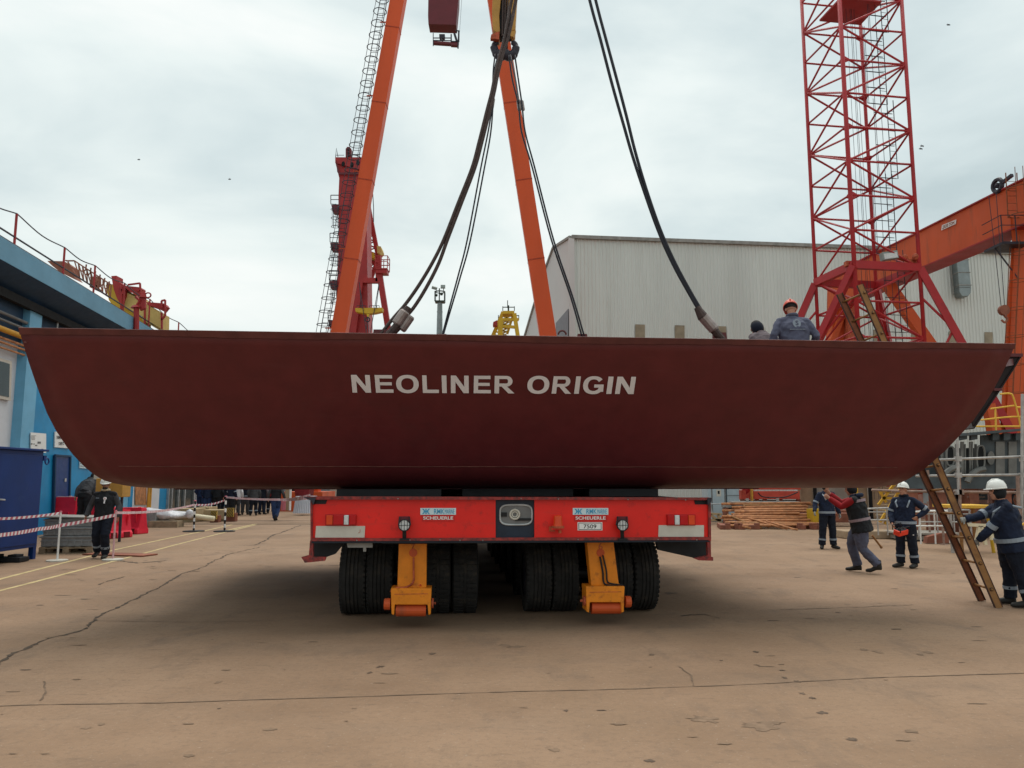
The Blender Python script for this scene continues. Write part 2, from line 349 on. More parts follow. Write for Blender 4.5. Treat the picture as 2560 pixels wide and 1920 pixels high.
# ================================================================ GROUND
g = MB(); g.add([(-300, -60, 0), (300, -60, 0), (300, 500, 0), (-300, 500, 0)], [(0, 1, 2, 3)])
struct(g.build('ground', 'ground'))
def ribbon(pts, w, z=.004, jit=0., step=.12, wj=0.):
    pts = [Vector(p) for p in pts]; P = []
    for a, b in zip(pts, pts[1:]):
        n = max(1, int((b - a).length / step))
        P += [a.lerp(b, i / n) for i in range(n)]
    P.append(pts[-1]); mb = MB(); vs = []
    off = 0
    for i, p in enumerate(P):
        t = (P[min(i + 1, len(P) - 1)] - P[max(i - 1, 0)]).normalized(); nrm = Vector((-t.y, t.x, 0))
        off = off * .7 + random.uniform(-jit, jit); ww = w * (1 + random.uniform(-wj, wj)) / 2
        c = p + nrm * off; vs += [Vector((c.x + nrm.x * ww, c.y + nrm.y * ww, z)), Vector((c.x - nrm.x * ww, c.y - nrm.y * ww, z))]
    mb.add(vs, [(2 * i, 2 * i + 1, 2 * i + 3, 2 * i + 2) for i in range(len(P) - 1)]); return mb
def gl(*pp): return [G(x, y) for x, y in pp]
struct(ribbon(gl((-80, 1470), (0, 1448), (290, 1374), (440, 1342), (500, 1330), (580, 1312)), .1, .004, wj=.15).build('road_marking', 'road_line'))
struct(ribbon(gl((-60, 1492), (60, 1462), (290, 1402), (440, 1362), (550, 1334), (640, 1312)), .09, .004, wj=.15).build('road_marking', 'road_line'))
struct(ribbon(gl((560, 1328), (640, 1310)), .12, .008, wj=.15).build('road_marking', 'road_line'))
struct(ribbon(gl((-40, 1685), (0, 1662), (30, 1632), (75, 1618), (120, 1596), (165, 1588), (215, 1572), (242, 1545), (290, 1520), (345, 1495), (395, 1470), (440, 1442), (470, 1430), (500, 1428)), .035, .004, .018, .06, .8).build('pavement_crack', 'crack'))
struct(ribbon(gl((470, 1432), (520, 1412), (560, 1390), (610, 1376), (650, 1368)), .035, .004, .03, .08, .8).build('pavement_crack', 'crack'))
struct(ribbon(gl((632, 1363), (665, 1350), (690, 1335), (720, 1325), (750, 1313)), .05, .004, .04, .12, .8).build('pavement_crack', 'crack'))
struct(ribbon(gl((245, 1462), (275, 1452), (310, 1442)), .03, .004, .02, .06, .8).build('pavement_crack', 'crack'))
struct(ribbon(gl((300, 1402), (345, 1408), (415, 1402)), .07, .004, .02, .06, .9).build('pavement_crack', 'crack'))
struct(ribbon(gl((108, 1704), (114, 1730), (102, 1752)), .012, .004, .008, .05, .8).build('pavement_crack', 'seam'))
struct(ribbon(gl((1700, 1668), (1728, 1690), (1740, 1715)), .012, .004, .012, .05, .8).build('pavement_crack', 'seam'))
struct(ribbon(gl((1950, 1524), (2100, 1520), (2280, 1512)), .02, .004, .02, .06, .8).build('pavement_crack', 'seam'))
struct(ribbon(gl((1700, 1540), (1760, 1536), (1800, 1546)), .03, .004, .03, .06, .9).build('pavement_crack', 'crack'))
struct(ribbon(gl((-60, 1768), (60, 1763), (400, 1758), (640, 1750), (960, 1740), (1280, 1730), (1600, 1722), (1900, 1710), (2200, 1694), (2620, 1682)), .016, .004, .004, .1, .6).build('pavement_joint', 'seam'))
struct(ribbon(gl((230, 1552), (480, 1556), (700, 1552)), .012, .004, .006, .1, .6).build('pavement_joint', 'seam'))
# stains and drops
def blob(c, rx, ry, z=.004, n=18):
    mb = MB(); c = Vector((c.x, c.y, z)); ph = random.random() * 6
    vs = [c] + [c + Vector((rx * cos(2 * pi * i / n), ry * sin(2 * pi * i / n), 0)) * random.uniform(.45, 1.2) for i in range(n)]
    return mb.add(vs, [(0, i + 1, (i + 1) % n + 1) for i in range(n)])
st = MB()
for px, py, rx, ry, mi in [(1290, 1617, .12, .08, 0), (1262, 1614, .06, .08, 0), (1760, 1798, .1, .1, 0), (1905, 1818, .13, .09, 0), (1880, 1812, .08, .08, 0), (1925, 1808, .12, .04, 0), (1630, 1637, .03, .05, 2), (1890, 1630, .03, .05, 2), (1888, 1630, .03, .04, 2), (1962, 1695, .025, .04, 2), (1994, 1704, .03, .04, 2),
                           (2005, 1734, .03, .04, 2), (2030, 1745, .03, .04, 2), (2055, 1782, .04, .04, 2), (2130, 1848, .04, .04, 2), (1415, 1777, .02, .03, 2), (1625, 1902, .04, .035, 2), (1388, 1875, .05, .04, 0), (254, 1811, .03, .03, 0), (215, 1820, .04, .03, 0), (472, 1890, .04, .035, 0),
                           (675, 1824, .05, .03, 0), (2278, 1828, .05, .05, 0), (548, 1772, .014, .02, 2), (545, 1706, .03, .05, 0), (950, 1667, .04, .05, 2), (925, 1682, .03, .04, 2), (1080, 1635, .04, .05, 2), (2160, 1625, .05, .08, 0), (2195, 1630, .05, .08, 0), (2320, 1631, .05, .08, 0), (2300, 1637, .04, .06, 0), (168, 1424, .16, .14, 0), (1675, 1483, .12, .1, 2)]:
    b = blob(G(px, py), rx, ry, .0024 + .00002 * (len(st.p) % 34)); st.add(b.v, b.f, mi)
for i in range(420):
    x = random.uniform(-9, 11); y = random.uniform(3.2, 24); r = random.uniform(.004, .013) * (1 + y / 14)
    b = blob(Vector((x, y, 0)), r * random.uniform(1.2, 6), r * random.uniform(.7, 1.6), .0032 + .000004 * i, 9); st.add(b.v, b.f, random.choice((0, 0, 0, 0, 1, 2)))
o = st.build('pavement_stain', ['stain', 'seam', 'oil']); struct(o)
# crane rails let into the ground
r_ = MB()
for py in (1301, 1311): 
    a = G(430, py); r_.span((-30, a.y - .05, .0), (60, a.y + .05, .012))
for py in (1304.5, 1308): 
    a = G(430, py); r_.span((-30, a.y - .2, .0), (60, a.y + .04, .006), 1)
struct(r_.build('rail_track', ['concrete_rail', 'seam']))

# ================================================================ STERN HULL BLOCK
YAW = radians(4.97); A = Vector((cos(YAW), sin(YAW), 0)); D = Vector((-sin(YAW), cos(YAW), 0)); HO = Vector((0, 9.404, 0))
def H(x, y, z): return HO + A * x + D * y + Vector((0, 0, z))
EL = [(47, 822), (70, 900), (92, 965), (116, 1030), (137, 1072), (162, 1111), (190, 1146), (220, 1175), (245, 1193), (266, 1204), (324, 1216), (420, 1223), (520, 1228)]
ER = [(2538, 862), (2529, 885), (2501, 943), (2484, 974), (2452, 1025), (2435, 1049), (2404, 1084), (2373, 1118), (2346, 1142), (2309, 1174), (2267, 1200), (2240, 1212), (2180, 1220), (2090, 1228)]
def edge(E, y):
    if y <= E[0][1]:
        (x0, y0), (x1, y1) = E[0], E[1]
        return x0 + (y - y0) / (y1 - y0) * (x1 - x0)
    for (x0, y0), (x1, y1) in zip(E, E[1:]):
        if y <= y1: return x0 + (y - y0) / (y1 - y0) * (x1 - x0)
    return E[-1][0]
PROF = [(3.545, 0), (3.0, .37), (2.5, .705), (2.2, .905), (2.05, 1.005), (1.93, 1.09), (1.86, 1.15), (1.80, 1.225), (1.75, 1.32), (1.71, 1.44), (1.68, 1.6), (1.665, 1.78), (1.66, 1.95)]
def prof(z):
    for (z0, y0), (z1, y1) in zip(PROF, PROF[1:]):
        if z >= z1: return y0 + (z - z0) / (z1 - z0) * (y1 - y0)
    return PROF[-1][1]
def hit_edge(z, E, lo, hi, sgn):
    y = prof(z)
    for _ in range(50):
        m_ = (lo + hi) / 2; p = proj(H(m_, y, z))
        if (p[0] - edge(E, p[1])) < 0: lo = m_
        else: hi = m_
    return (lo + hi) / 2
zs = [3.545, 3.4, 3.2, 3.0, 2.8, 2.6, 2.4, 2.2, 2.1, 2.0, 1.93, 1.88, 1.84, 1.80, 1.77, 1.74, 1.71, 1.69, 1.675, 1.665, 1.66]
rows = [(z, prof(z), hit_edge(z, EL, -8, 0, 1), hit_edge(z, ER, 0, 8, 1)) for z in zs]
hull = thing('stern_hull_section', 'huge dark red steel ship stern section marked NEOLINER ORIGIN resting on the red transporter', 'ship section', H(0, 2, 1.66))
NC = 40; mb = MB(); vs = []
for z, y, xl, xr in rows:
    for i in range(NC + 1): vs.append(H(xl + (xr - xl) * i / NC, y, z))
fs = [(r * (NC + 1) + i, r * (NC + 1) + i + 1, (r + 1) * (NC + 1) + i + 1, (r + 1) * (NC + 1) + i) for r in range(len(rows) - 1) for i in range(NC)]
mb.add(vs, fs)
o = mb.build('transom_plate', 'hull', hull, smooth=True); sm = o.modifiers.new('thick', 'SOLIDIFY'); sm.thickness = .03; sm.offset = -1
# top stiffening flat, a little ragged along its lower edge
mb = MB(); vs = []; xl, xr = rows[0][2], rows[0][3]; n = 90
for i in range(n + 1):
    x = xl + (xr - xl) * i / n; dz = .062 + .007 * sin(x * 1.7) + random.uniform(-.003, .003)
    k = .004
    vs += [H(x, -.012, 3.556), H(x, -.014 + .675 * dz - .004, 3.545 - dz)]
mb.add(vs, [(2 * i, 2 * i + 1, 2 * i + 3, 2 * i + 2) for i in range(n)]); o = mb.build('top_flange', 'hull_edge', hull); sm = o.modifiers.new('thick', 'SOLIDIFY'); sm.thickness = .012; sm.offset = -1
# weld seam at the knuckle
zw = 1.955; yw = prof(zw); xl, xr = hit_edge(zw, EL, -8, 0, 1), hit_edge(zw, ER, 0, 8, 1)
MB().tube([H(xl + (xr - xl) * i / 80, yw - .004, zw + random.uniform(-.003, .003)) for i in range(3, 78)], .0045, 5).build('weld_seam', 'weld', hull)
# bottom shell, decks, bulkheads behind the transom
mb = MB(); mb.add([H(-4.6, 1.95, 1.66), H(3.9, 1.95, 1.66), H(3.9, 7.5, 1.66), H(-4.6, 7.5, 1.66)], [(0, 1, 2, 3)])
o = mb.build('bottom_plate', 'hull', hull); sm = o.modifiers.new('thick', 'SOLIDIFY'); sm.thickness = .03; sm.offset = 0
mb = MB(); Rh = Matrix((A, D, Vector((0, 0, 1)))).transposed()
mb.box(H(-.4, 4.1, 2.8), (9.0, 5.6, .04), Rh); mb.build('deck', 'hull', hull)
for x in (-4.9, -3.2, -1.6, 0, 1.6, 3.2, 4.1):
    mb = MB(); top = 2.77
    mb.prism([H(x, prof(top) + .05, top), H(x, prof(2.2) + .05, 2.2), H(x, prof(1.93) + .06, 1.93), H(x, 1.6, 1.7), H(x, 6.8, 1.7), H(x, 6.8, top)], A * .02); mb.build('bulkhead', 'hull', hull)
mb = MB()
for x in [-5 + .7 * i for i in range(17)]:
    if hit_edge(3.3, EL, -8, 0, 1) < x < 5.9: mb.prism([H(x, prof(3.4) + .04, 3.4), H(x, prof(2.84) + .04, 2.84), H(x, prof(2.84) + .16, 2.84), H(x, prof(3.4) + .16, 3.4)], A * .012)
mb.each('stiffener', 'hull', hull)
# side shell lip at the right and its inner plate, shade painted into both
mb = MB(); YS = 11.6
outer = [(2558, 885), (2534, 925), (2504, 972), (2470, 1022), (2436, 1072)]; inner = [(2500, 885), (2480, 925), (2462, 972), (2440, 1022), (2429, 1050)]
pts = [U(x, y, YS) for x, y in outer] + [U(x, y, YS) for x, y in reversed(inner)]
mb.prism(pts, (0, .03, 0)); mb.build('side_frame', 'hull_shade', hull)
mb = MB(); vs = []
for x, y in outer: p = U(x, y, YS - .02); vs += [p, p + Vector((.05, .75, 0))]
mb.add(vs, [(2 * i, 2 * i + 1, 2 * i + 3, 2 * i + 2) for i in range(len(outer) - 1)]); o = mb.build('side_shell', 'hull_shade', hull); sm = o.modifiers.new('thick', 'SOLIDIFY'); sm.thickness = .02
mb = MB(); mb.beam(U(2480, 888, YS - .03), U(2556, 888, YS - .03), .03, .05); mb.beam(U(2484, 974, YS - .03), U(2504, 974, YS - .03), .03, .04); mb.beam(H(6.4, .3, 3.3), U(2530, 905, YS), .04, .1); mb.build('bracket', 'hull', hull)
# ship's name: white plates standing on the sloping transom
pn = H(0, 0, 3.545); nrm = (A.cross(Vector((0, 0, -1)) + D * .675)).normalized()
if nrm.y > 0: nrm = -nrm
dn = (Vector((0, 0, -1)) + D * .675).normalized()
def arc(cx, cy, rx, ry, a0, a1, n=18): return [(cx + rx * cos(radians(a0 + (a1 - a0) * i / n)), cy + ry * sin(radians(a0 + (a1 - a0) * i / n))) for i in range(n + 1)]
def band(outer, inner): return [[outer[i], outer[i + 1], inner[i + 1], inner[i]] for i in range(len(outer) - 1)]
SW, SH = .255, .19       # stem width, bar height in letter-box units
def superarc(rx, ry, a0, a1, n=28):
    f = lambda t, r: r * math.copysign(abs(t) ** .9, t)
    return [(.5 + f(cos(radians(a0 + (a1 - a0) * i / n)), rx), .5 + f(sin(radians(a0 + (a1 - a0) * i / n)), ry)) for i in range(n + 1)]
GL = {
 'N': [[(0, 0), (SW, 0), (SW, .62), (SW, 1), (0, 1)], [(1 - SW, 0), (1, 0), (1, 1), (1 - SW, 1)], [(0, 1), (.29, 1), (1, 0), (.71, 0)]],
 'E': [[(0, 0), (SW, 0), (SW, 1), (0, 1)], [(SW, 0), (1, 0), (1, SH), (SW, SH)], [(SW, .42), (.93, .42), (.93, .42 + SH * .92), (SW, .42 + SH * .92)], [(SW, 1 - SH), (.975, 1 - SH), (.975, 1), (SW, 1)]],
 'L': [[(0, 0), (.27, 0), (.27, 1), (0, 1)], [(.27, 0), (1, 0), (1, SH), (.27, SH)]],
 'I': [[(0, 0), (1, 0), (1, 1), (0, 1)]],
 'O': band(superarc(.5, .52, 0, 360), superarc(.275, .335, 0, 360)),
 'G': band(superarc(.5, .52, 38, 318), superarc(.27, .335, 30, 312)) + [[(.53, .36), (.98, .36), (.98, .54), (.53, .54)], [(.76, .12), (.98, .12), (.98, .36), (.76, .36)], [(.70, .22), (.76, .12), (.76, .36)]],
 'R': [[(0, 0), (.24, 0), (.24, 1), (0, 1)], [(.24, 1 - SH * .95), (.62, 1 - SH * .95), (.62, 1), (.24, 1)], [(.24, .39), (.62, .39), (.62, .39 + SH * .92), (.24, .39 + SH * .92)], [(.36, .40), (.62, .42), (1.03, 0), (.72, 0)]] + band(arc(.62, .695, .32, .305, -90, 90), arc(.62, .695, .085, .125, -90, 90)),
}
LET = [('N', 50, 187, 62, 198), ('E', 222, 352, 233, 361), ('O', 376, 541, 382, 547), ('L', 568, 687, 574, 691), ('I', 710, 745, 714, 748), ('N', 777, 907, 778, 908), ('E', 946, 1069, 943, 1068), ('R', 1097, 1234, 1094, 1236),
       ('O', 1339, 1499, 1329, 1489), ('R', 1526, 1658, 1510, 1648), ('I', 1690, 1724, 1674, 1708), ('G', 1746, 1898, 1734, 1887), ('I', 1925, 1962, 1908, 1945), ('N', 1990, 2125, 1971, 2107)]
for word, sl in (('NEOLINER', LET[:8]), ('ORIGIN', LET[8:])):
    mb = MB()
    for ch, tl, tr_, bl_, brr in sl:
        for poly in GL[ch]:
            P_ = []
            for u_, v_ in poly:
                xt, xb = tl + (tr_ - tl) * u_, bl_ + (brr - bl_) * u_; x = xb + (xt - xb) * v_; yt, yb_ = 108 + (x - 50) * .0068, 237 + (x - 50) * .0053; y = yb_ + (yt - yb_) * v_
                P_.append(plane_hit(860 + x * .3436, 900 + y * .3436, pn + nrm * (.006 + .0003 * (len(mb.p) % 5)), nrm))
            mb.add(P_, [tuple(range(len(P_)))])
    o = mb.build('ship_name', 'name', hull, weld=False); o['label'] = 'white lettering ' + word
# small lugs and clips on the edge
mb = MB(); mb.box(H(-5.72, -.03, 3.38), (.03, .03, .02), Rh); mb.ring(H(.66, .2, 3.62), A * .05, Vector((0, 0, .05)), .012, 10, 5, 0, 0, pi); mb.build('lifting_lug', 'hull_edge', hull)
for X in (-3.9, -2.0, 0.3, 2.3, 3.6):
    pass
# lifting padeyes the slings end in
def pad(p):
    mb = MB(); mb.prism([p + Vector((-.16, 0, -.55)), p + Vector((.16, 0, -.55)), p + Vector((.09, 0, .08)), p + Vector((-.09, 0, .08))], (0, .05, 0)); return mb.build('padeye', 'hull', hull)

# ================================================================ SLINGS
def spline(pts, n=6):
    P = [Vector(p) for p in pts]; P = [P[0] * 2 - P[1]] + P + [P[-1] * 2 - P[-2]]; out = []
    for i in range(1, len(P) - 2):
        for k in range(n):
            t = k / n; a, b, c, d = P[i - 1], P[i], P[i + 1], P[i + 2]
            out.append(.5 * ((2 * b) + (c - a) * t + (2 * a - 5 * b + 4 * c - d) * t * t + (3 * b - a - 3 * c + d) * t ** 3))
    out.append(P[-2]); return out
def path(pix, Y0, Y1):
    n = len(pix); return [U(x, y, Y0 + (Y1 - Y0) * (i / (n - 1))) for i, (x, y) in enumerate(pix)]
def sling(label, strands, Y0, Y1, r, mt, ferr, extra=None):
    e = path(strands[0], Y0, Y1); root = thing('wire_sling', label, 'wire sling', e[-1], 'wire rope slings lifting the stern section')
    for s_ in strands: MB().tube(spline(path(s_, Y0, Y1)), r, 8).build('rope', mt, root, smooth=True)
    for (x0, y0, x1, y1, Yf, rf) in ferr:
        a, b = U(x0, y0, Yf), U(x1, y1, Yf); d = b - a
        MB().tube([a, a + d * .06, a + d * .08, b - d * .08, b - d * .06, b], [rf * .8, rf * .9, rf, rf, rf * .9, rf * .8], 12).build('ferrule', 'ferrule', root, smooth=False)
    if extra: extra(root)
    pad(e[-1]); return root
fl = [(1362, -480), (1320, -200), (1279, 0), (1270, 51), (1260, 101), (1249, 142), (1238, 187), (1230, 228), (1217, 278), (1198, 354), (1180, 420), (1145, 509), (1110, 598), (1082, 655), (1048, 712), (1014, 760), (988, 790), (970, 812), (950, 838)]
fl2 = [(1368, -480), (1332, -200), (1290, 0), (1280, 51), (1268, 101), (1255, 142), (1244, 187), (1236, 228), (1224, 278), (1205, 354), (1187, 420), (1153, 509), (1119, 598), (1096, 660), (1064, 722), (1032, 772), (1004, 802), (984, 822), (962, 846)]
def eye_left(root):
    MB().tube([U(1022, 768, 10.23), U(1008, 790, 10.23)], [.045, .07], 10).build('eye_end', 'rope', root); MB().tube([U(994, 815, 10.2), U(962, 850, 10.2)], [.065, .06], 10).build('loop', 'rope', root)
sling('thick brown double wire sling sweeping down left from the hook to the hull edge', [fl, fl2], 11.2, 10.25, .026, 'rope', [(1014, 778, 990, 812, 10.2, .072), (1028, 790, 1003, 826, 10.24, .06)], eye_left)
fr = [(1362, -480), (1420, -225), (1474, 0), (1500, 95), (1530, 210), (1560, 316), (1582, 392), (1611, 480), (1645, 575), (1680, 655), (1722, 732), (1752, 782), (1780, 815), (1800, 845)]
fr2 = [(1372, -480), (1434, -225), (1489, 0), (1514, 95), (1541, 195), (1566, 290), (1588, 379), (1616, 474), (1650, 572), (1685, 652), (1726, 729), (1757, 780), (1785, 813), (1804, 843)]
def eye_right(root):
    MB().tube([U(1742, 768, 10.6), U(1758, 794, 10.6)], [.045, .08], 10).build('eye_end', 'rope', root); MB().tube([U(1776, 815, 10.6), U(1806, 850, 10.6)], [.062, .055], 10).build('loop', 'rope', root)
sling('long black double wire sling falling from top centre to the right of the hull', [fr, fr2], 11.2, 10.6, .024, 'rope_black', [(1756, 790, 1788, 826, 10.6, .078)], eye_right)
rl = [[(1238, 135), (1233, 180), (1231, 252), (1222, 320), (1202, 420), (1168, 600), (1146, 687), (1122, 775), (1104, 845)], [(1246, 135), (1236, 180), (1233, 252), (1227, 330), (1211, 420), (1176, 600), (1150, 695), (1125, 780), (1106, 845)]]
sling('slim dark wire sling hanging from hook to hull left of centre, thinner of the two', rl, 15.0, 14.4, .016, 'rope_black', [(1234, 246, 1230, 272, 15, .035)])
rr = [[(1272, 138), (1281, 200), (1296, 262), (1304, 330), (1331, 420), (1378, 598), (1426, 740), (1456, 845)], [(1287, 138), (1296, 200), (1305, 262), (1313, 330), (1337, 420), (1384, 600), (1431, 740), (1462, 845)], [(1276, 138), (1290, 205), (1297, 258)]]
sling('slim dark wire sling from hook crossing in front of the orange leg on the right', rr, 15.0, 14.4, .017, 'rope_black', [(1296, 250, 1299, 276, 15, .045), (1304, 252, 1308, 276, 15, .04)])
# ================================================================ HOOK BLOCK
HY = 15.2
hb = thing('crane_hook_block', 'ochre yellow crane hook block with dark double hook hanging at top centre', 'crane hook', U(1262, 130, HY))
def pp(mb, pts, Y, th=.1, mi=0): return mb.prism([U(x, y, Y) for x, y in pts], (0, th, 0), mi)
pp(MB(), [(1236, -140), (1262, -150), (1252, 0), (1248, 40), (1250, 78), (1246, 84), (1232, 74), (1230, 30)], HY, .5).build('cheek_plate', 'hook_yellow', hb, bevel=.015)
pp(MB(), [(1262, -150), (1300, -140), (1292, 0), (1288, 74), (1278, 78), (1278, 30), (1266, 20)], HY + .05, .5).build('cheek_plate', 'hook_yellow', hb, bevel=.015)
pp(MB(), [(1250, -60), (1280, -60), (1279, 84), (1249, 86)], HY + .1, .3).build('sheave_housing', 'black', hb)
pp(MB(), [(1228, 86), (1249, 78), (1247, 98), (1226, 96)], HY - .02, .1).build('guard_plate', 'rust_red', hb)
pp(MB(), [(1277, 78), (1290, 76), (1284, 92), (1276, 90)], HY - .02, .1).build('guard_plate', 'hook_yellow', hb)
mb = MB(); mb.beam(U(1262, 70, HY + .2), U(1262, 128, HY + .2), .13, .13)
L_ = [(1262, 134), (1252, 139), (1242, 134), (1236, 122), (1236, 112), (1244, 103)]; R_ = [(1262, 134), (1272, 140), (1283, 136), (1289, 124), (1288, 112), (1280, 104)]
for q in (L_, R_): mb.tube(spline([U(x, y, HY + .15) for x, y in q], 5), [.11] * 6 + [.1] * 6 + [.085] * 6 + [.06] * 7 + [.03], 10)
mb.build('double_hook', 'dark_steel', hb, smooth=True)
mb = MB()
for x in (1256, 1262, 1268): mb.tube([U(x, 90, HY), U(x + 6, -300, HY)], .02, 6)
mb.build('hoist_rope', 'rope', hb)
# ================================================================ TRANSPORTER
OT = Vector((.04, 9.41, 0))
def T(x, y, z): return OT + A * x + D * y + Vector((0, 0, z))
def TF(px, py, off=0.): return plane_hit(px, py, OT + D * off, D)
RT = Matrix((A, D, Vector((0, 0, 1)))).transposed()
tr = thing('heavy_transporter', 'red low multi-wheel shipyard transporter seen from behind carrying the stern section', 'transporter', T(0, 0, 0))
def loc(p): q = p - OT; return q.dot(A), q.z
def fbox(px0, py0, px1, py1, off0, off1, mb=None, mi=0):
    a, b = loc(TF((px0 + px1) / 2 - abs(px1 - px0) / 2, (py0 + py1) / 2, off0)), loc(TF((px0 + px1) / 2 + abs(px1 - px0) / 2, (py0 + py1) / 2, off0))
    t, u = loc(TF((px0 + px1) / 2, py0, off0)), loc(TF((px0 + px1) / 2, py1, off0))
    mb = mb or MB(); return mb.box(T((a[0] + b[0]) / 2, (off0 + off1) / 2, (t[1] + u[1]) / 2), (abs(b[0] - a[0]), abs(off1 - off0), abs(t[1] - u[1])), RT, mi)
def fpoly(pts, off, th, mb=None, mi=0):
    mb = mb or MB(); return mb.prism([TF(x, y, off) for x, y in pts], D * th, mi)
fpoly([(780, 1247), (1239, 1248), (1239, 1351), (780, 1351)], 0, .05).build('rear_panel', 'red', tr)
fpoly([(1336, 1248), (1772, 1250), (1772, 1348), (1336, 1350)], 0, .05).build('rear_panel', 'red', tr)
fpoly([(1239, 1248), (1336, 1248), (1336, 1346), (1239, 1346)], .03, .05).build('centre_recess', 'navy_steel', tr)
# top lip and bottom lip
fpoly([(768, 1241), (1778, 1244), (1778, 1250), (768, 1249)], -.06, .12).build('top_lip', 'red_lip', tr)
fpoly([(779, 1346), (1774, 1343), (1774, 1350), (779, 1353)], -.035, .07).build('bottom_lip', 'red_lip', tr)
fpoly([(779, 1351), (1774, 1348), (1774, 1355), (779, 1358)], -.005, .1).build('underrun_bar', 'navy_steel', tr)
for q in ([(758, 1243), (790, 1244), (783, 1262), (778, 1252)], [(1768, 1245), (1780, 1245), (1778, 1256), (1770, 1262)]): fpoly(q, -.07, .3).build('corner_casting', 'dark_steel', tr)
mb = MB(); fpoly([(786, 1250), (818, 1250), (814, 1260), (786, 1260)], -.01, .02, mb); fpoly([(1736, 1251), (1768, 1251), (1768, 1261), (1738, 1261)], -.01, .02, mb); mb.each('corner_slot', 'black', tr)
fpoly([(776, 1246), (781, 1246), (781, 1352), (776, 1352)], -.03, .1).build('side_edge', 'red_lip', tr)
fpoly([(1771, 1246), (1777, 1246), (1778, 1352), (1772, 1352)], -.03, .1).build('side_edge', 'red_lip', tr)
mb = MB(); mb.box(T(0, 7.3, 1.33), (4.75, 14.4, .42), RT); mb.build('platform', 'dark_steel', tr)
mb = MB(); mb.box(T(0, 7.3, 1.07), (3.2, 14.2, .12), RT); mb.build('frame_rail', 'black', tr)
# lashing bolts along the lips
mb = MB()
for px, py in [(995, 1247), (892, 1351), (1025, 1350), (1100, 1350), (1207, 1351), (1396, 1248), (1445, 1349), (1645, 1349), (1742, 1350), (1303, 1247), (1570, 1249), (1714, 1250), (1150, 1351)]:
    mb.ball(TF(px, py, -.065 if py < 1300 else -.04), .009, 6)
mb.each('bolt', 'ferrule', tr)
# rear lamps
for xs, order in (((815, 832, 859, 872, 890), ('lens_orange', 'lens_red', 'lens_clear', 'lens_red')), ((1669, 1687, 1700, 1721, 1738), ('lens_red', 'lens_clear', 'lens_red', 'lens_orange'))):
    lb = fpoly([(xs[0] - 2, 1286), (xs[-1] + 1, 1286), (xs[-1] + 1, 1314), (xs[0] - 2, 1314)], -.02, .02).build('rear_lamp', 'lens_red', tr, bevel=.004)
    for k in range(4):
        fbox(xs[k] + .6, 1288, xs[k + 1] - .6, 1312, -.05, -.02).build('lamp_lens', order[k], lb, bevel=.006)
for q in ([(790, 1315), (913, 1315), (911, 1344), (788, 1344)], [(1647, 1313), (1760, 1313), (1760, 1342), (1646, 1342)]): fpoly(q, -.012, .012).build('reflector_board', 'refl_white', tr)
mb = MB(); p = TF(900, 1328, -.014); mb.tube([p + Vector((0, 0, .02)), p + Vector((0, 0, -.012)), p + A * -.02 + Vector((0, 0, -.02))], .003, 5); mb.build('scribble', 'rust_red', tr)
# work lamps
for cx in (1011, 1556):
    c = TF(cx, 1313, -.12); root = fpoly([(cx - 13, 1291), (cx + 12, 1291), (cx + 12, 1307), (cx - 13, 1307)], -.02, .02).build('work_lamp', 'boom_red', tr)
    ux, uz = A * 1.0, Vector((0, 0, 1))
    MB().tube([c + D * .1, c + D * .05, c, c - D * .012], [.03, .062, .07, .07], 20).build('lamp_body', 'black', root, smooth=False)
    MB().tube([c - D * .012, c - D * .02], [.061, .058], 20).build('lamp_glass', 'lens_clear', root)
    mb = MB(); mb.ring(c - D * .022, ux * .066, uz * .066, .006, 20, 6)
    for x in (-.035, 0, .035): h = math.sqrt(.062 ** 2 - x * x); mb.tube([c - D * .026 + ux * x + uz * h, c - D * .026 + ux * x - uz * h], .003, 5)
    mb.tube([c - D * .026 - ux * .06, c - D * .026 + ux * .06], .003, 5); mb.build('lamp_guard', 'black', root)
    mb = MB(); mb.beam(c - uz * .06 + D * .02, TF(cx, 1349, -.06), .045, .03); mb.box(TF(cx, 1348, -.05), (.11, .09, .02), RT)
    mb.beam(c + ux * .07 + D * .03, TF(cx + 12, 1292, -.02), .012); mb.beam(c - ux * .07 + D * .03, TF(cx - 12, 1292, -.02), .012); mb.build('lamp_bracket', 'black', root)
# orange beacon
c = TF(1395, 1318, -.1)
root = MB().box(c + Vector((0, 0, -.02)) + D * .03, (.15, .1, .02), RT).build('beacon', 'red', tr)
MB().tube([c, c + Vector((0, 0, .02)), c + Vector((0, 0, .13)), c + Vector((0, 0, .14))], [.065, .055, .048, .03], 16).build('beacon_dome', 'lens_orange', root, smooth=False)
mb = MB(); mb.tube([c + Vector((0, 0, -.01)), c + Vector((0, 0, .015))], .075, 16); mb.beam(c + Vector((-.06, 0, -.02)), TF(1377, 1322, 0), .05, .06); mb.tube([c + Vector((.02, 0, -.02)), c + Vector((.025, 0, -.07))], .018, 8); mb.build('beacon_base', 'rust_red', root)
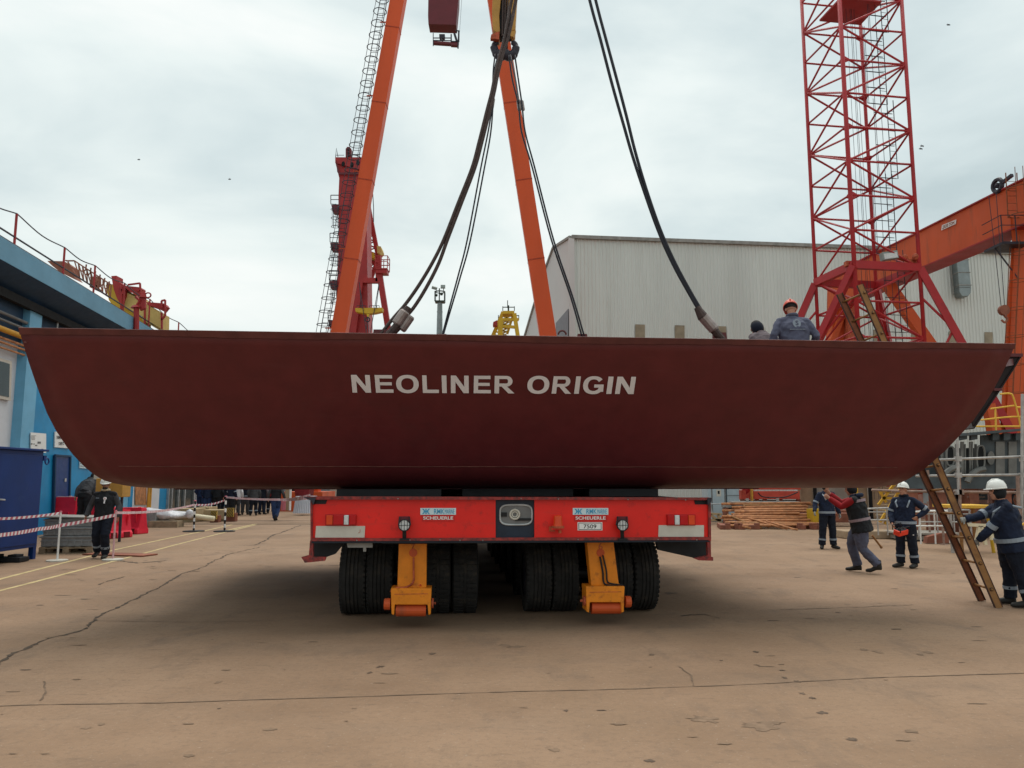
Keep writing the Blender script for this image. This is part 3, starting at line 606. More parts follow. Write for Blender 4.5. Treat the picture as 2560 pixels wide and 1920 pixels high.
# plates with lettering
def plate(x0, y0, x1, y1, m, name='name_plate'):
    return fpoly([(x0, y0), (x1, y0), (x1, y1), (x0, y1)], -.008, .008).build(name, m, tr, bevel=.001)
def ftext(body, x0, y0, x1, y1, m, parent, bold=.02, off=-.011, name='lettering'):
    m0 = text_mb(body, lambda x, y: Vector((x, y, 0)), bold=bold)
    xs = [v.x for v in m0.v]; ys = [v.y for v in m0.v]; a, b = min(xs), max(xs); c, d = min(ys), max(ys)
    out = MB(); out.add([TF(x0 + (v.x - a) / (b - a) * (x1 - x0), y1 + (v.y - c) / (d - c) * (y0 - y1), off) for v in m0.v], m0.f)
    return out.build(name, m, parent)
def maker(x):
    p = plate(x, 1270, x + 89, 1287, 'pale_blue_plate'); 
    ftext('RMK', x + 34, 1272.5, x + 60, 1284.5, 'blue_text', p, .012); ftext('MARINE', x + 61, 1273, x + 85, 1284.5, 'blue_text', p, .0)
    mb = MB()
    for k in (0, 1):
        s = 1 if k else -1; cx = x + 14
        fpoly([(cx + s * 10, 1272), (cx + s * 4, 1278.5), (cx + s * 10, 1285), (cx + s * 6, 1285), (cx + s * 1, 1278.5), (cx + s * 6, 1272)], -.011, .002, mb)
    fpoly([(x + 8, 1277), (x + 20, 1277), (x + 20, 1280), (x + 8, 1280)], -.0115, .002, mb); fpoly([(x + 12.5, 1272), (x + 15.5, 1272), (x + 15.5, 1285), (x + 12.5, 1285)], -.012, .002, mb)
    mb.build('emblem', 'blue_text', p)
    q = plate(x + 4, 1288, x + 86, 1303.5, 'sign_red'); ftext('SCHEUERLE', x + 7, 1291, x + 82, 1299, 'white', q, .018)
maker(1051); maker(1432)
p = plate(1444, 1305.5, 1506, 1326, 'white', 'number_plate'); mb = MB()
for a in ([(1446.5, 1307), (1503.5, 1307), (1503.5, 1308.2), (1446.5, 1308.2)], [(1446.5, 1323.3), (1503.5, 1323.3), (1503.5, 1324.5), (1446.5, 1324.5)], [(1446.5, 1307), (1447.7, 1307), (1447.7, 1324.5), (1446.5, 1324.5)], [(1502.3, 1307), (1503.5, 1307), (1503.5, 1324.5), (1502.3, 1324.5)]): fpoly(a, -.0105, .002, mb)
mb.build('border', 'plate_text', p); ftext('7509', 1459, 1311, 1491, 1321, 'plate_text', p, .008)
# hose reel window in the recess
def oval(cx, cy, rx, ry, n=28, k=4.): return [(cx + rx * math.copysign(abs(cos(2 * pi * i / n)) ** (2 / k), cos(2 * pi * i / n)), cy + ry * math.copysign(abs(sin(2 * pi * i / n)) ** (2 / k), sin(2 * pi * i / n))) for i in range(n)]
ow = [TF(x, y, .02) for x, y in oval(1290, 1287, 40, 25)]
win = MB().tube(ow + [ow[0], ow[1]], .012, 6).build('access_window', 'galv', tr)
fpoly(oval(1290, 1287, 39, 24), .025, .004).build('window_pane', 'pipe_grey', win)
c = TF(1287, 1286, .015); mb = MB(); mb.ring(c, A * .055, Vector((0, 0, .055)), .013, 24, 8); mb.ring(c, A * .032, Vector((0, 0, .032)), .008, 20, 6); mb.build('hose_coil', 'refl_white', win)
mb = MB(); mb.ring(c, A * .045, Vector((0, 0, .045)), .006, 20, 6); mb.box(c + A * -.13, (.07, .01, .05), RT); mb.box(c + A * .1 + Vector((0, 0, -.06)), (.2, .01, .03), RT); mb.build('reel_core', 'black', win)
# corner outriggers under the beam
mb = MB(); fpoly([(775, 1352), (783, 1352), (783, 1392), (815, 1393), (812, 1402), (762, 1407), (753, 1393), (772, 1388)], .0, .06, mb); mb.build('corner_bracket', 'red_lip', tr)
fpoly([(783, 1353), (862, 1356), (838, 1385), (815, 1393), (783, 1391)], .25, .08).build('web_plate', 'black', tr)
mb = MB(); fpoly([(1768, 1350), (1777, 1350), (1778, 1392), (1783, 1393), (1783, 1402), (1748, 1401), (1735, 1396), (1770, 1389)], .0, .06, mb); mb.build('corner_bracket', 'red_lip', tr)
fpoly([(1640, 1352), (1768, 1352), (1769, 1390), (1740, 1396), (1646, 1375)], .3, .08).build('web_plate', 'black', tr)
mb = MB(); fpoly([(867, 1357), (931, 1356), (931, 1369), (869, 1369)], .05, .05, mb); fpoly([(908, 1369), (915, 1369), (915, 1379), (908, 1379)], .05, .05, mb); mb.build('valve_block', 'beam_grey', tr)
# drive arms 7 and 6
def arm(top, bot, yoke, lower, num, cyl, hose, side):
    root = thing  # placeholder
    o = 0.02
    b = fpoly([(top[0], 1352), (top[1], 1352), (bot[1], bot[2]), (bot[0], bot[2])], .26, .18).build('jack_arm', 'amber_paint', tr, bevel=.012)
    fpoly([(yoke[0], yoke[2]), (yoke[1], yoke[2]), (yoke[1] - 2, yoke[3] - 3), (yoke[1] - 2, yoke[3] + 24), (yoke[1] - 8, yoke[3] + 26), (yoke[1] - 10, yoke[3]), (yoke[0] + 10, yoke[3]), (yoke[0] + 8, yoke[3] + 26), (yoke[0] + 2, yoke[3] + 24), (yoke[0] + 1, yoke[3])], .17, .3).build('yoke', 'amber_paint', b, bevel=.008)
    a, c = TF(lower[0] + 4, lower[2] + 13, .27), TF(lower[1] - 4, lower[2] + 13, .27)
    MB().tube([a, c], .075, 16).build('pivot_drum', 'orange2', b)
    a, c = TF(cyl[0], lower[2] - 2, .25), TF(cyl[1], lower[2] - 2, .25)
    MB().tube([a, a.lerp(c, .15), a.lerp(c, .2), c], [.06, .07, .07, .07], 14).build('hub_cap', 'orange2', b)
    a, c = TF(cyl[2], lower[2] - 4, .25), TF(cyl[3], lower[2] - 4, .25)
    mb = MB().tube([a, c], .06, 14); mb.tube([c, c + (c - a) * 1.2], .015, 6); mb.build('hub_plate', 'rust_red', b)
    MB().tube(spline([TF(x, y, .235) for x, y in hose], 5), .012, 6).build('hydraulic_hose', 'rust_red' if side < 0 else 'black', b, smooth=True)
    if side > 0: MB().tube(spline([TF(x + 7 + 2 * math.sin(i), y - 4, .238) for i, (x, y) in enumerate(hose)], 5), .010, 6).build('hydraulic_hose', 'black', b, smooth=True)
    cx = (top[0] + top[1]) / 2 + 1
    ftext(num, cx - 5, 1357, cx + 5, 1374, 'rust_red', b, 0, .257, 'stencilled_number')
    mb = MB(); cc = TF(cx, 1382, .25); mb.tube([cc, cc + D * .02], .05, 12); mb.ball(TF(cx + 18, bot[2] - 8, .258), .014, 8); mb.each('boss', 'orange2', b)
    mb = MB(); mb.box((TF((yoke[0] + yoke[1]) / 2, yoke[2] + 14, .168)), (.4, .004, .006), RT); mb.build('weld_line', 'rust_red', b)
arm((997, 1067), (993, 1066, 1471), (977, 1079, 1471, 1512), (986, 1069, 1512), '7', (960, 976, 1079, 1084), [(1034, 1394), (1034, 1425), (1033, 1455), (1015, 1468), (990, 1470), (976, 1480)], -1)
arm((1467, 1534), (1478, 1548, 1465), (1465, 1562, 1466, 1506), (1474, 1555, 1506), '6', (1577, 1563, 1464, 1458), [(1500, 1392), (1507, 1430), (1509, 1455), (1520, 1463), (1553, 1467)], 1)
# wheels: tyre + rim, eight across, seven rows deep
def wheel_meshes(block):
    R_, W_ = .5, .335; prof_ = [(-W_ / 2, .29), (-W_ / 2 - .006, .38), (-W_ / 2, .455), (-W_ / 2 + .022, .488)]
    for g in (-.075, -.025, .025, .075): prof_ += [(g - .008, R_ - abs(g) * .03), (g - .006, R_ - .014), (g + .006, R_ - .014), (g + .008, R_ - abs(g) * .03)]
    prof_ += [(W_ / 2 - .022, .488), (W_ / 2, .455), (W_ / 2 + .006, .38), (W_ / 2, .29)]
    n = 56; mb = MB(); vs = []
    for k in range(n):
        a = 2 * pi * k / n
        for x, r in prof_: vs.append(A * x + D * (r * cos(a)) + Vector((0, 0, r * sin(a))))
    m_ = len(prof_); mb.add(vs, [(k * m_ + i, k * m_ + i + 1, ((k + 1) % n) * m_ + i + 1, ((k + 1) % n) * m_ + i) for k in range(n) for i in range(m_ - 1)])
    for k in range(44):
        a = 2 * pi * k / 44; rad = D * cos(a) + Vector((0, 0, sin(a))); tan = D * -sin(a) + Vector((0, 0, cos(a)))
        if block:   # lug tread
            for s in (-1, 1):
                R3 = Matrix((A, tan, rad)).transposed(); mb.box(A * s * .085 + rad * .494 + tan * (.012 * s), (.13, .04, .03), R3)
        else:
            for s in (-1, 1): R3 = Matrix((A, tan, rad)).transposed(); mb.box(A * s * .148 + rad * .484, (.034, .036, .024), R3)
    rim = MB(); rim.tube([A * -.15, A * -.13, A * .02, A * .03, A * .15], [.3, .27, .25, .25, .3], 24)
    return mb, rim
WX = [-2.035, -1.69, -.93, -.57, .41, .77, 1.50, 1.86]
tmpl = {}
for row in range(7):
    for k, x in enumerate(WX):
        blk = k in (2, 3)
        if blk not in tmpl:
            a, b = wheel_meshes(blk); c = T(x, 1.42, .5)
            a.v = [v + c for v in a.v]; b.v = [v + c for v in b.v]
            t_ = a.build('tyre', 'rubber', tr); r2 = b.build('rim', 'dark_steel', t_); tmpl[blk] = (t_, r2, c)
            # steer the object origins to the wheel centre
            for q in (t_, r2):
                for v in q.data.vertices: v.co -= (c - ORG[tr.name])
            t_.location = c - ORG[tr.name]
            if row == 0: continue
        t_, r2, _ = tmpl[blk]; q = t_.copy(); COL.objects.link(q); q.parent = tr; q.location = T(x, 1.42 + 1.5 * row, .5) - ORG[tr.name]
        q2 = r2.copy(); COL.objects.link(q2); q2.parent = q
for row in range(7):
    for x in (-1.33, 1.14): MB().tube([T(x - .6, 1.42 + 1.5 * row, .5), T(x + .6, 1.42 + 1.5 * row, .5)], .07, 10).build('axle', 'black', tr)
for row in range(7):
    for x in (-1.33, 1.14):
        if row: 
            mb = MB(); mb.prism([T(x - .16, 1.42 + 1.5 * row, .45), T(x - .16, 1.0 + 1.5 * row, 1.1), T(x - .16, 1.4 + 1.5 * row, 1.1)], A * .32); mb.build('suspension_arm', 'black', tr)
# timber and stools between deck and hull
for k, (x0, x1, y) in enumerate([(-2.33, -.9, .9), (-.6, 1.0, 1.2), (1.2, 2.2, 1.0), (-1.9, 1.9, 3.0)]):
    mb = MB(); mb.box(T((x0 + x1) / 2, y + .8, 1.6), (x1 - x0, .5, .105), RT); 
    tag(mb.build('support_timber', 'black', org=T((x0 + x1) / 2, y + .8, 1.55)), ['dark support beam under the hull at the transporter\'s left end', 'dark support beam under the hull in the middle of the deck', 'dark support beam under the hull at the transporter\'s right end', 'long dark support beam deep under the hull behind the other three'][k], 'support beam', 'support beams between transporter deck and hull')
# ================================================================ ORANGE PORTAL CRANE (A-frame behind the hull)
def cage(mb, p, q, side, r=.38, sp=.9, tr_=.022, back=Vector((0, -1, 0)), bars=3):
    """caged ladder from p to q; side = unit vector across, back = unit vector the cage bulges to"""
    p, q = Vector(p), Vector(q); L = (q - p).length; u = (q - p).normalized(); s = Vector(side)
    for k in (-1, 1): mb.tube([p + s * .22 * k, q + s * .22 * k], tr_, 4)
    n = int(L / .3)
    for i in range(n): c = p + u * (.3 * i); mb.tube([c - s * .22, c + s * .22], tr_ * .5, 4)
    for i in range(int(L / sp) + 1):
        c = p + u * (sp * i); mb.ring(c + back * .35, s * r, back * r, tr_ * .85, 14, 4)
    for a in [pi * k / (bars + 1) for k in range(1, bars + 1)]:
        o_ = s * r * cos(a) + back * (.35 + r * sin(a)); mb.tube([p + o_, q + o_], tr_ * .6, 4)
def platform(mb, c, sx, sy, h=1.1, t=.03):
    c = Vector(c); mb.box(c, (sx, sy, .1))
    for x in (-1, 0, 1):
        for y in (-1, 1): mb.tube([c + Vector((x * sx / 2, y * sy / 2, 0)), c + Vector((x * sx / 2, y * sy / 2, h))], t, 4)
    for z in (h, h * .55):
        q = [c + Vector((x * sx / 2, y * sy / 2, z)) for x, y in ((-1, -1), (1, -1), (1, 1), (-1, 1), (-1, -1))]; mb.tube(q, t, 4)
YC = 46.
oc = thing('portal_crane', 'tall bright orange A-frame portal crane whose two splayed legs rise behind the hull', 'gantry crane', G(1110, 1274))
def leg(xt, yt, xb, yb, wpx, depth_px, Y):
    s = lambda x, y: U(x, y, Y)
    dirv = (s(xt, yt) - s(xb, yb)); t = (0 - s(xb, yb).z) / dirv.z; foot = s(xb, yb) + dirv * t
    t2 = (46 - foot.z) / dirv.z; top = foot + dirv * t2; return foot, top
f1, t1 = leg(996, 0, 850, 826, 44, 8, YC); f2, t2 = leg(1262, 150, 1368, 830, 44, 8, YC)
for f_, t_, nm_ in ((f1, t1, 'l'), (f2, t2, 'r')):
    MB().beam(f_, t_, .9 if nm_ == 'l' else 1.0, .8, up=(0, 1, 0)).build('leg', 'orange', oc)
for f_, t_ in ((f1, t1), (f2, t2)):
    mb = MB(); dd_ = (t_ - f_).normalized(); ww_ = .93 if f_ is f1 else 1.03
    for k in range(1, 9): mb.beam(f_ + dd_ * (5.1 * k), f_ + dd_ * (5.1 * k + .07), ww_, .83, up=(0, 1, 0))
    mb.each('plate_joint', 'orange_dark', oc)
mb = MB(); mb.span((f1.x - 1.2, YC - 1.6, 0), (f1.x + 1.2, YC + 1.6, 1.1)); mb.span((f2.x - 1.2, YC - 1.6, 0), (f2.x + 1.2, YC + 1.6, 1.1)); mb.each('bogie', 'orange2', oc)
ld_ = MB(); d_ = (t1 - f1).normalized(); a0 = f1 + d_ * 3 + Vector((-.95, 0, 0)); cage(ld_, a0, f1 + d_ * 42 + Vector((-.95, 0, 0)), (1, 0, 0), .42, .82, .03)
ld_.build('caged_ladder', 'dark_steel', oc)
mb = MB()
for k in range(8): c = f1 + d_ * (6 + 5 * k) + Vector((-.6, -.3, 0)); mb.box(c, (.5, .06, .06))
mb.each('ladder_bracket', 'orange', oc)
# ================================================================ dark red boom end with small platform, top
YB = 24.
bo = thing('crane_boom', 'dark red box boom end with small black railed platform hanging left of the hook', 'crane boom', U(1105, 80, YB))
pp(MB(), [(1073, -150), (1150, -150), (1146, 0), (1140, 62), (1071, 60), (1070, 40)], YB, .5).build('boom_box', 'boom_red', bo)
mb = MB()
def wire(mb, pts, Y, r=.018): mb.tube([U(x, y, Y) for x, y in pts], r, 4)
wire(mb, [(1083, 83), (1083, 115)], YB - .2); wire(mb, [(1083, 95), (1127, 95)], YB - .2); wire(mb, [(1083, 101), (1128, 102)], YB - .2); wire(mb, [(1128, 86), (1128, 104)], YB - .2, .03); wire(mb, [(1128, 104), (1147, 104), (1147, 77), (1138, 77)], YB - .2, .03)
wire(mb, [(1136, 84), (1142, 103)], YB - .2, .05); wire(mb, [(1147, 77), (1145, 121)], YB - .2, .03)
mb.build('railing', 'dark_steel', bo)
mb = MB(); pp(mb, [(1082, 102), (1128, 105), (1128, 110), (1082, 107)], YB - .2, .15); pp(mb, [(1127, 104), (1147, 104), (1145, 113), (1127, 112)], YB - .2, .15); mb.build('platform', 'boom_red', bo)
mb = MB(); pp(mb, [(1098, 85), (1112, 85), (1111, 93), (1107, 94), (1105, 97), (1102, 93), (1098, 92)], YB - .1, .2); mb.build('sheave_bracket', 'dark_steel', bo)
mb = MB(); wire(mb, [(1158, -60), (1149, 80)], YB, .006); mb.build('cable', 'dark_steel', bo)
# ================================================================ RED GANTRY behind the left orange leg
YR = 75.
rg = thing('gantry_crane', 'distant red gantry crane with box leg and lattice girder behind the left orange leg', 'gantry crane', U(880, 1245, YR) * 1)
ORG[rg.name] = Vector(rg.location)
pp(MB(), [(838, 393), (905, 393), (905, 425), (838, 407)], YR, 3).build('leg_head', 'crane_red', rg)
pp(MB(), [(838, 405), (915, 405), (925, 1245), (826, 1245), (838, 820), (846, 620), (846, 490), (848, 445), (843, 425)], YR + .2, 2.6).build('box_leg', 'crane_red', rg)
mb = MB(); pp(mb, [(840, 400), (843, 430), (848, 436), (910, 436), (910, 431), (850, 431)], YR - .1, .1); mb.build('stiffener_rib', 'boom_red', rg)
mb = MB(); pp(mb, [(864, 392), (864, 372), (868, 367), (874, 367), (878, 372), (878, 392)], YR, .6); mb.build('mast_head', 'boom_red', rg)
mb = MB()
for y in (374, 382, 389): mb.ball(U(871, y, YR - .05), .11, 8)
for (x, y) in [(858, 410), (880, 412), (895, 407)]: mb.ball(U(x, y, YR - .02), (.18, .05, .3), 8)
mb.each('opening', 'void', rg)
mb = MB(); wire(mb, [(839, 393), (841, 370), (845, 392)], YR, .04); wire(mb, [(840, 388), (860, 388)], YR, .03); wire(mb, [(880, 386), (904, 386)], YR, .03); mb.build('railing', 'dark_steel', rg)
mb = MB()
for (x0, x1, y) in [(827, 846, 510), (825, 845, 605), (823, 843, 700), (820, 838, 800)]:
    wire(mb, [(x0, y - 22), (x0, y), (x1, y + 2)], YR, .05); wire(mb, [(x0, y - 22), (x1, y - 22)], YR, .05); wire(mb, [(x0, y - 11), (x1, y - 11)], YR, .04)
    cage(mb, U((x0 + x1) / 2 + 3, y + 60, YR), U((x0 + x1) / 2 + 2, y + 5, YR), (1, 0, 0), .38, .9, .035, bars=2)
mb.build('caged_ladder', 'dark_steel', rg)
mb = MB()
for (x0, x1, y) in [(828, 847, 512), (825, 845, 607), (823, 843, 702), (820, 838, 800)]: pp(mb, [(x0, y), (x1, y), (x1, y + 20), (x0 + 4, y + 19)], YR, .8)
mb.each('service_platform', 'boom_red', rg)
# lattice girder end
mb = MB()
def bar(a, b, r=.16, Y=YR + 6): mb.beam(U(a[0], a[1], Y), U(b[0], b[1], Y), r)
bar((922, 520), (946, 645), .45); bar((946, 645), (925, 705), .4); bar((902, 600), (925, 705), .4); bar((902, 600), (922, 520), .4)
for i in range(9):
    y = 540 + i * 16; xl_, xr_ = 905 + (i * 3 if i > 5 else -i), 926 + i * 2.4
    bar((xl_, y), (xr_, y + 14), .14); bar((xr_, y), (xl_, y + 15), .12)
bar((905, 656), (946, 656), .3); bar((940, 640), (955, 640), .2); 
mb.build('lattice_girder', 'crane_red', rg)
mb = MB(); bar((945, 660), (972, 832), .55, YR); bar((902, 700), (884, 832), .55, YR); bar((896, 702), (948, 702), .5, YR); bar((946, 640), (946, 705), .5, YR); bar((972, 832), (1030, 1240), .55, YR); mb.build('pendular_leg', 'crane_red', rg)
mb = MB(); pp(mb, [(904, 631), (934, 631), (935, 644), (904, 646)], YR + 5, 2); mb.build('trolley', 'crane_yellow', rg)
mb = MB(); pp(mb, [(942, 614), (952, 616), (955, 626), (950, 634), (943, 632)], YR + 5, 1.5); mb.build('winch_cover', 'faded_yellow', rg)
mb = MB(); platform(mb, U(956, 676, YR), 1.2, 1.4, 1.3, .05); mb.box(U(956, 680, YR), (1.1, 1.2, .5)); mb.build('operator_platform', 'crane_red', rg)
mb = MB(); wire(mb, [(932, 485), (934, 520), (934, 555)], YR, .05); mb.build('cable', 'dark_steel', rg)
# yellow spreader beam hanging under it
sb = thing('spreader_beam', 'yellow spreader beam with hook hanging on cables under the distant red gantry crane', 'spreader beam', U(922, 775, YR - 2))
YS2 = YR - 2
pp(MB(), [(888, 770), (956, 769), (955, 778), (938, 782), (922, 784), (905, 782), (889, 779)], YS2, .8).build('beam', 'crane_yellow', sb)
pp(MB(), [(916, 783), (923, 783), (921, 792), (918, 792)], YS2, .5).build('hook_block', 'crane_yellow', sb)
mb = MB(); mb.ring(U(919, 799, YS2), Vector((.22, 0, 0)), Vector((0, 0, .2)), .06, 10, 5); wire(mb, [(919, 792), (919, 800)], YS2, .07); mb.build('hook', 'dark_steel', sb)
mb = MB()
for a, b in (((898, 705), (916, 832)), ((948, 705), (926, 832)), ((918, 802), (915, 832)), ((920, 802), (921, 832)), ((899, 712), (903, 770)), ((948, 712), (940, 770))): wire(mb, [a, b], YS2 - .1, .04)
for x in (892, 900, 906, 914, 924, 934, 942, 948): wire(mb, [(x, 769), (x, 764)], YS2, .03)
wire(mb, [(892, 764), (914, 764)], YS2, .03); wire(mb, [(924, 764), (948, 764)], YS2, .03); mb.build('cable', 'dark_steel', sb)
# ================================================================ FLOODLIGHT MAST
YF = 60.
fm = thing('floodlight_mast', 'grey floodlight mast with dark lamp cage seen between the slings above the hull', 'light mast', (U(1098, 900, YF).x, YF, 0))
ORG[fm.name] = Vector(fm.location); X = fm.location.x
MB().tube([(X, YF, 0), (X, YF, U(0, 752, YF).z)], [.45, .2], 12).build('mast', 'duct', fm)
mb = MB()
zc = U(0, 755, YF).z; ztop = U(0, 730, YF).z
mb.box((X, YF, zc), (.75 * 1.0, .7, .12))
for x in (-.38, .38):
    for y in (-.35, .35): mb.tube([(X + x, YF + y, zc), (X + x, YF + y, ztop)], .04, 4)
mb.ring((X, YF, ztop), Vector((.4, 0, 0)), Vector((0, .38, 0)), .05, 10, 4); mb.tube([(X - .05, YF, zc), (X - .05, YF, ztop + .3)], .06, 4); mb.tube([(X - .3, YF, ztop), (X - .3, YF, ztop + .25)], .04, 4); mb.tube([(X + .28, YF, ztop), (X + .28, YF, ztop + .3)], .04, 4)
mb.ball((X - .27, YF - .2, zc + .5), .12, 8); mb.ball((X + .14, YF - .2, zc + .6), .13, 8); mb.build('cage', 'lamp_green', fm)
R1 = Matrix.Rotation(.3, 3, 'Y') @ Matrix.Rotation(.5, 3, 'X')
MB().box((X - .42, YF - .2, ztop + .28), (.42, .18, .22), R1).build('floodlight', 'lamp_pale', fm); MB().box((X + .25, YF - .2, ztop + .38), (.36, .15, .26), Matrix.Rotation(-.3, 3, 'X')).build('floodlight', 'lamp_pale', fm)
mb = MB()
for k in range(9): z = zc - .8 - k * .62; mb.tube([(X - .2, YF, z), (X + .2, YF, z)], .05, 4); mb.box((X - .2, YF, z), (.05, .1, .12)); mb.box((X + .2, YF, z), (.05, .1, .12))
mb.build('step_peg', 'galv', fm)
# ================================================================ DISTANT YELLOW CRANE
YY = 95.
yc = thing('portal_crane', 'small distant ochre yellow crane peeping over the hull beside the right orange leg', 'gantry crane', (U(1270, 900, YY).x, YY, 0))
mb = MB()
def yb(a, b, r=.3, Y=YY): mb.beam(U(a[0], a[1], Y), U(b[0], b[1], Y), r)
pp(mb, [(1257, 777), (1286, 777), (1286, 784), (1257, 784)], YY, 2); yb((1258, 780), (1232, 840), .45, YY + 2); yb((1284, 784), (1268, 835), .3, YY + 2)
yb((1252, 800), (1250, 845), .6); yb((1286, 784), (1296, 850), .5); yb((1246, 799), (1297, 799), .35); yb((1252, 815), (1288, 818), .35)
yb((1250, 845), (1235, 1210), .6); yb((1296, 850), (1305, 1210), .6); mb.build('portal_frame', 'crane_yellow', yc)
mb = MB()
for i in range(7): yb((1254 - 3.2 * i, 788 + 8 * i), (1272 - 2 * i, 798 + 8 * i), .2, YY + 3); yb((1278 - 2 * i, 788 + 8 * i), (1258 - 3.2 * i, 800 + 8 * i), .2, YY + 3)
mb.build('lattice_boom', 'faded_yellow', yc)
mb = MB()
for a, b in (((1257, 766), (1257, 777)), ((1286, 766), (1286, 777)), ((1257, 768), (1286, 768)), ((1269, 751), (1269, 770)), ((1297, 788), (1297, 800)), ((1286, 789), (1297, 789)), ((1246, 788), (1246, 800))): yb(a, b, .1)
pp(mb, [(1269, 763), (1273, 763), (1273, 776), (1269, 776)], YY, .5); mb.build('railing', 'lamp_green', yc)
mb = MB(); pp(mb, [(1233, 805), (1243, 800), (1243, 812), (1232, 813)], YY, 1.5); mb.build('cab', 'crane_red', yc)
# ================================================================ WAREHOUSE
wh = thing('warehouse', 'large pale grey warehouse with corrugated cladding behind the lattice tower', 'building', (4, 50, 0))
WC = U(1428, 593, 48.); WR = U(2560, 632, 51.6); wd = Vector((WR.x - WC.x, WR.y - WC.y, 0)).normalized(); ZT = WC.z
wn = Vector((wd.y, -wd.x, 0)); WL = 46.
c0 = Vector((WC.x, WC.y, 0)); n = int(WL / .24); mb = MB(); vs = []
for i in range(n):
    for dx, dn_ in ((0, 0), (.10, 0), (.14, .045), (.20, .045)):
        p = c0 + wd * (.24 * i + dx) + wn * dn_; vs += [p, p + Vector((0, 0, ZT - .12))]
mb.add(vs, [(2 * i, 2 * i + 2, 2 * i + 3, 2 * i + 1) for i in range(len(vs) // 2 - 1)]); mb.build('corrugated_wall', 'clad', wh)
mb = MB(); mb.beam(c0 + Vector((0, 0, ZT - .02)) + wn * .1, c0 + wd * WL + Vector((0, 0, ZT - .02)) + wn * .1, .3, .22); mb.build('gutter', 'beam_grey', wh)
mb = MB(); mb.beam(c0 + wn * .03, c0 + wn * .03 + Vector((0, 0, ZT - .1)), .35, .35); mb.build('corner_trim', 'clad_side', wh)
sdv = Vector((-.318, .948, 0))
def sw(k, z): return c0 + sdv * k + Vector((0, 0, z))
prof2 = [(0.1, 0), (0.1, ZT), (3.1, ZT + .15), (5.2, ZT - 1.4), (9, ZT - 5), (9, 0)]
MB().prism([sw(*q) for q in prof2], (.1, .03, 0)).build('side_wall', 'clad_side', wh)
mb = MB(); P_ = [sw(k, z) + Vector((-.02, 0, .05)) for k, z in prof2[1:5]]; mb.tube(P_, .12, 4); mb.build('verge_trim', 'beam_grey', wh)
mb = MB()
for (k0, z0), (k1, z1) in zip(prof2[1:4], prof2[2:5]): mb.add([sw(k0, z0), sw(k0, z0) + wd * WL, sw(k1, z1) + wd * WL, sw(k1, z1)], [(0, 1, 2, 3)])
mb.build('roof', 'beam_grey', wh)
q = [plane_hit(x, y, c0 + sdv * 1 + Vector((-.07, -.02, 0)), Vector((sdv.y, -sdv.x, 0))) for x, y in ((1422, 772), (1391, 808), (1391, 900), (1422, 900))]
mb = MB(); mb.prism(q, (-.05, -.02, 0)); mb.build('large_door', 'door_grey', wh)
def wall_rect(x0, x1, y0, y1, m, name, off=.06, th=.03):
    P0 = c0 + wn * off; q = [plane_hit(x, y, P0, wn) for x, y in ((x0, y0), (x1, y0), (x1, y1), (x0, y1))]
    q[1].z = q[0].z; q[2].z = q[3].z; return MB().prism(q, wn * th).build(name, m, wh)
for x0, x1 in ((1588, 1612), (1687, 1711), (1795, 1815), (1888, 1910), (2088, 2108), (2183, 2204), (2278, 2300), (2372, 2394), (2461, 2481)):
    y = 811 + (x0 - 1588) * .022; b = wall_rect(x0, x1, y, y + 80, 'panel_brown', 'window_panel')
# duct on the wall
def wp(x, y, o_): return plane_hit(x, y, c0 + wn * o_, wn)
mb = MB(); a, b = wp(2396, 622, .5), wp(2402, 722, .5); b.x = a.x + .06; mb.beam(a, b, .8, .7, up=(0, 1, 0)); 
e = wp(2404, 743, .5); mb.prism([b + Vector((-.4, -.35, 0)), b + Vector((.4, -.35, 0)), b + Vector((.36, -.35, -.35)), b + Vector((.15, -.35, -.6)), b + Vector((-.25, -.35, -.6)), b + Vector((-.4, -.35, -.35))], (0, .7, 0)); 
ztop_ = a.z
mb.box((a.x + .1, a.y, ztop_ + .1), (.9, .8, .2)); dct = mb.build('ventilation_duct', 'duct', wh, bevel=.03)
mb = MB()
for k in range(1, 4): c = a.lerp(b, k / 3.2); mb.box(c, (.86, .76, .05))
mb.beam(a + Vector((-.5, .2, .2)), b + Vector((-.5, .2, -.4)), .06); mb.build('duct_flange', 'beam_grey', dct)
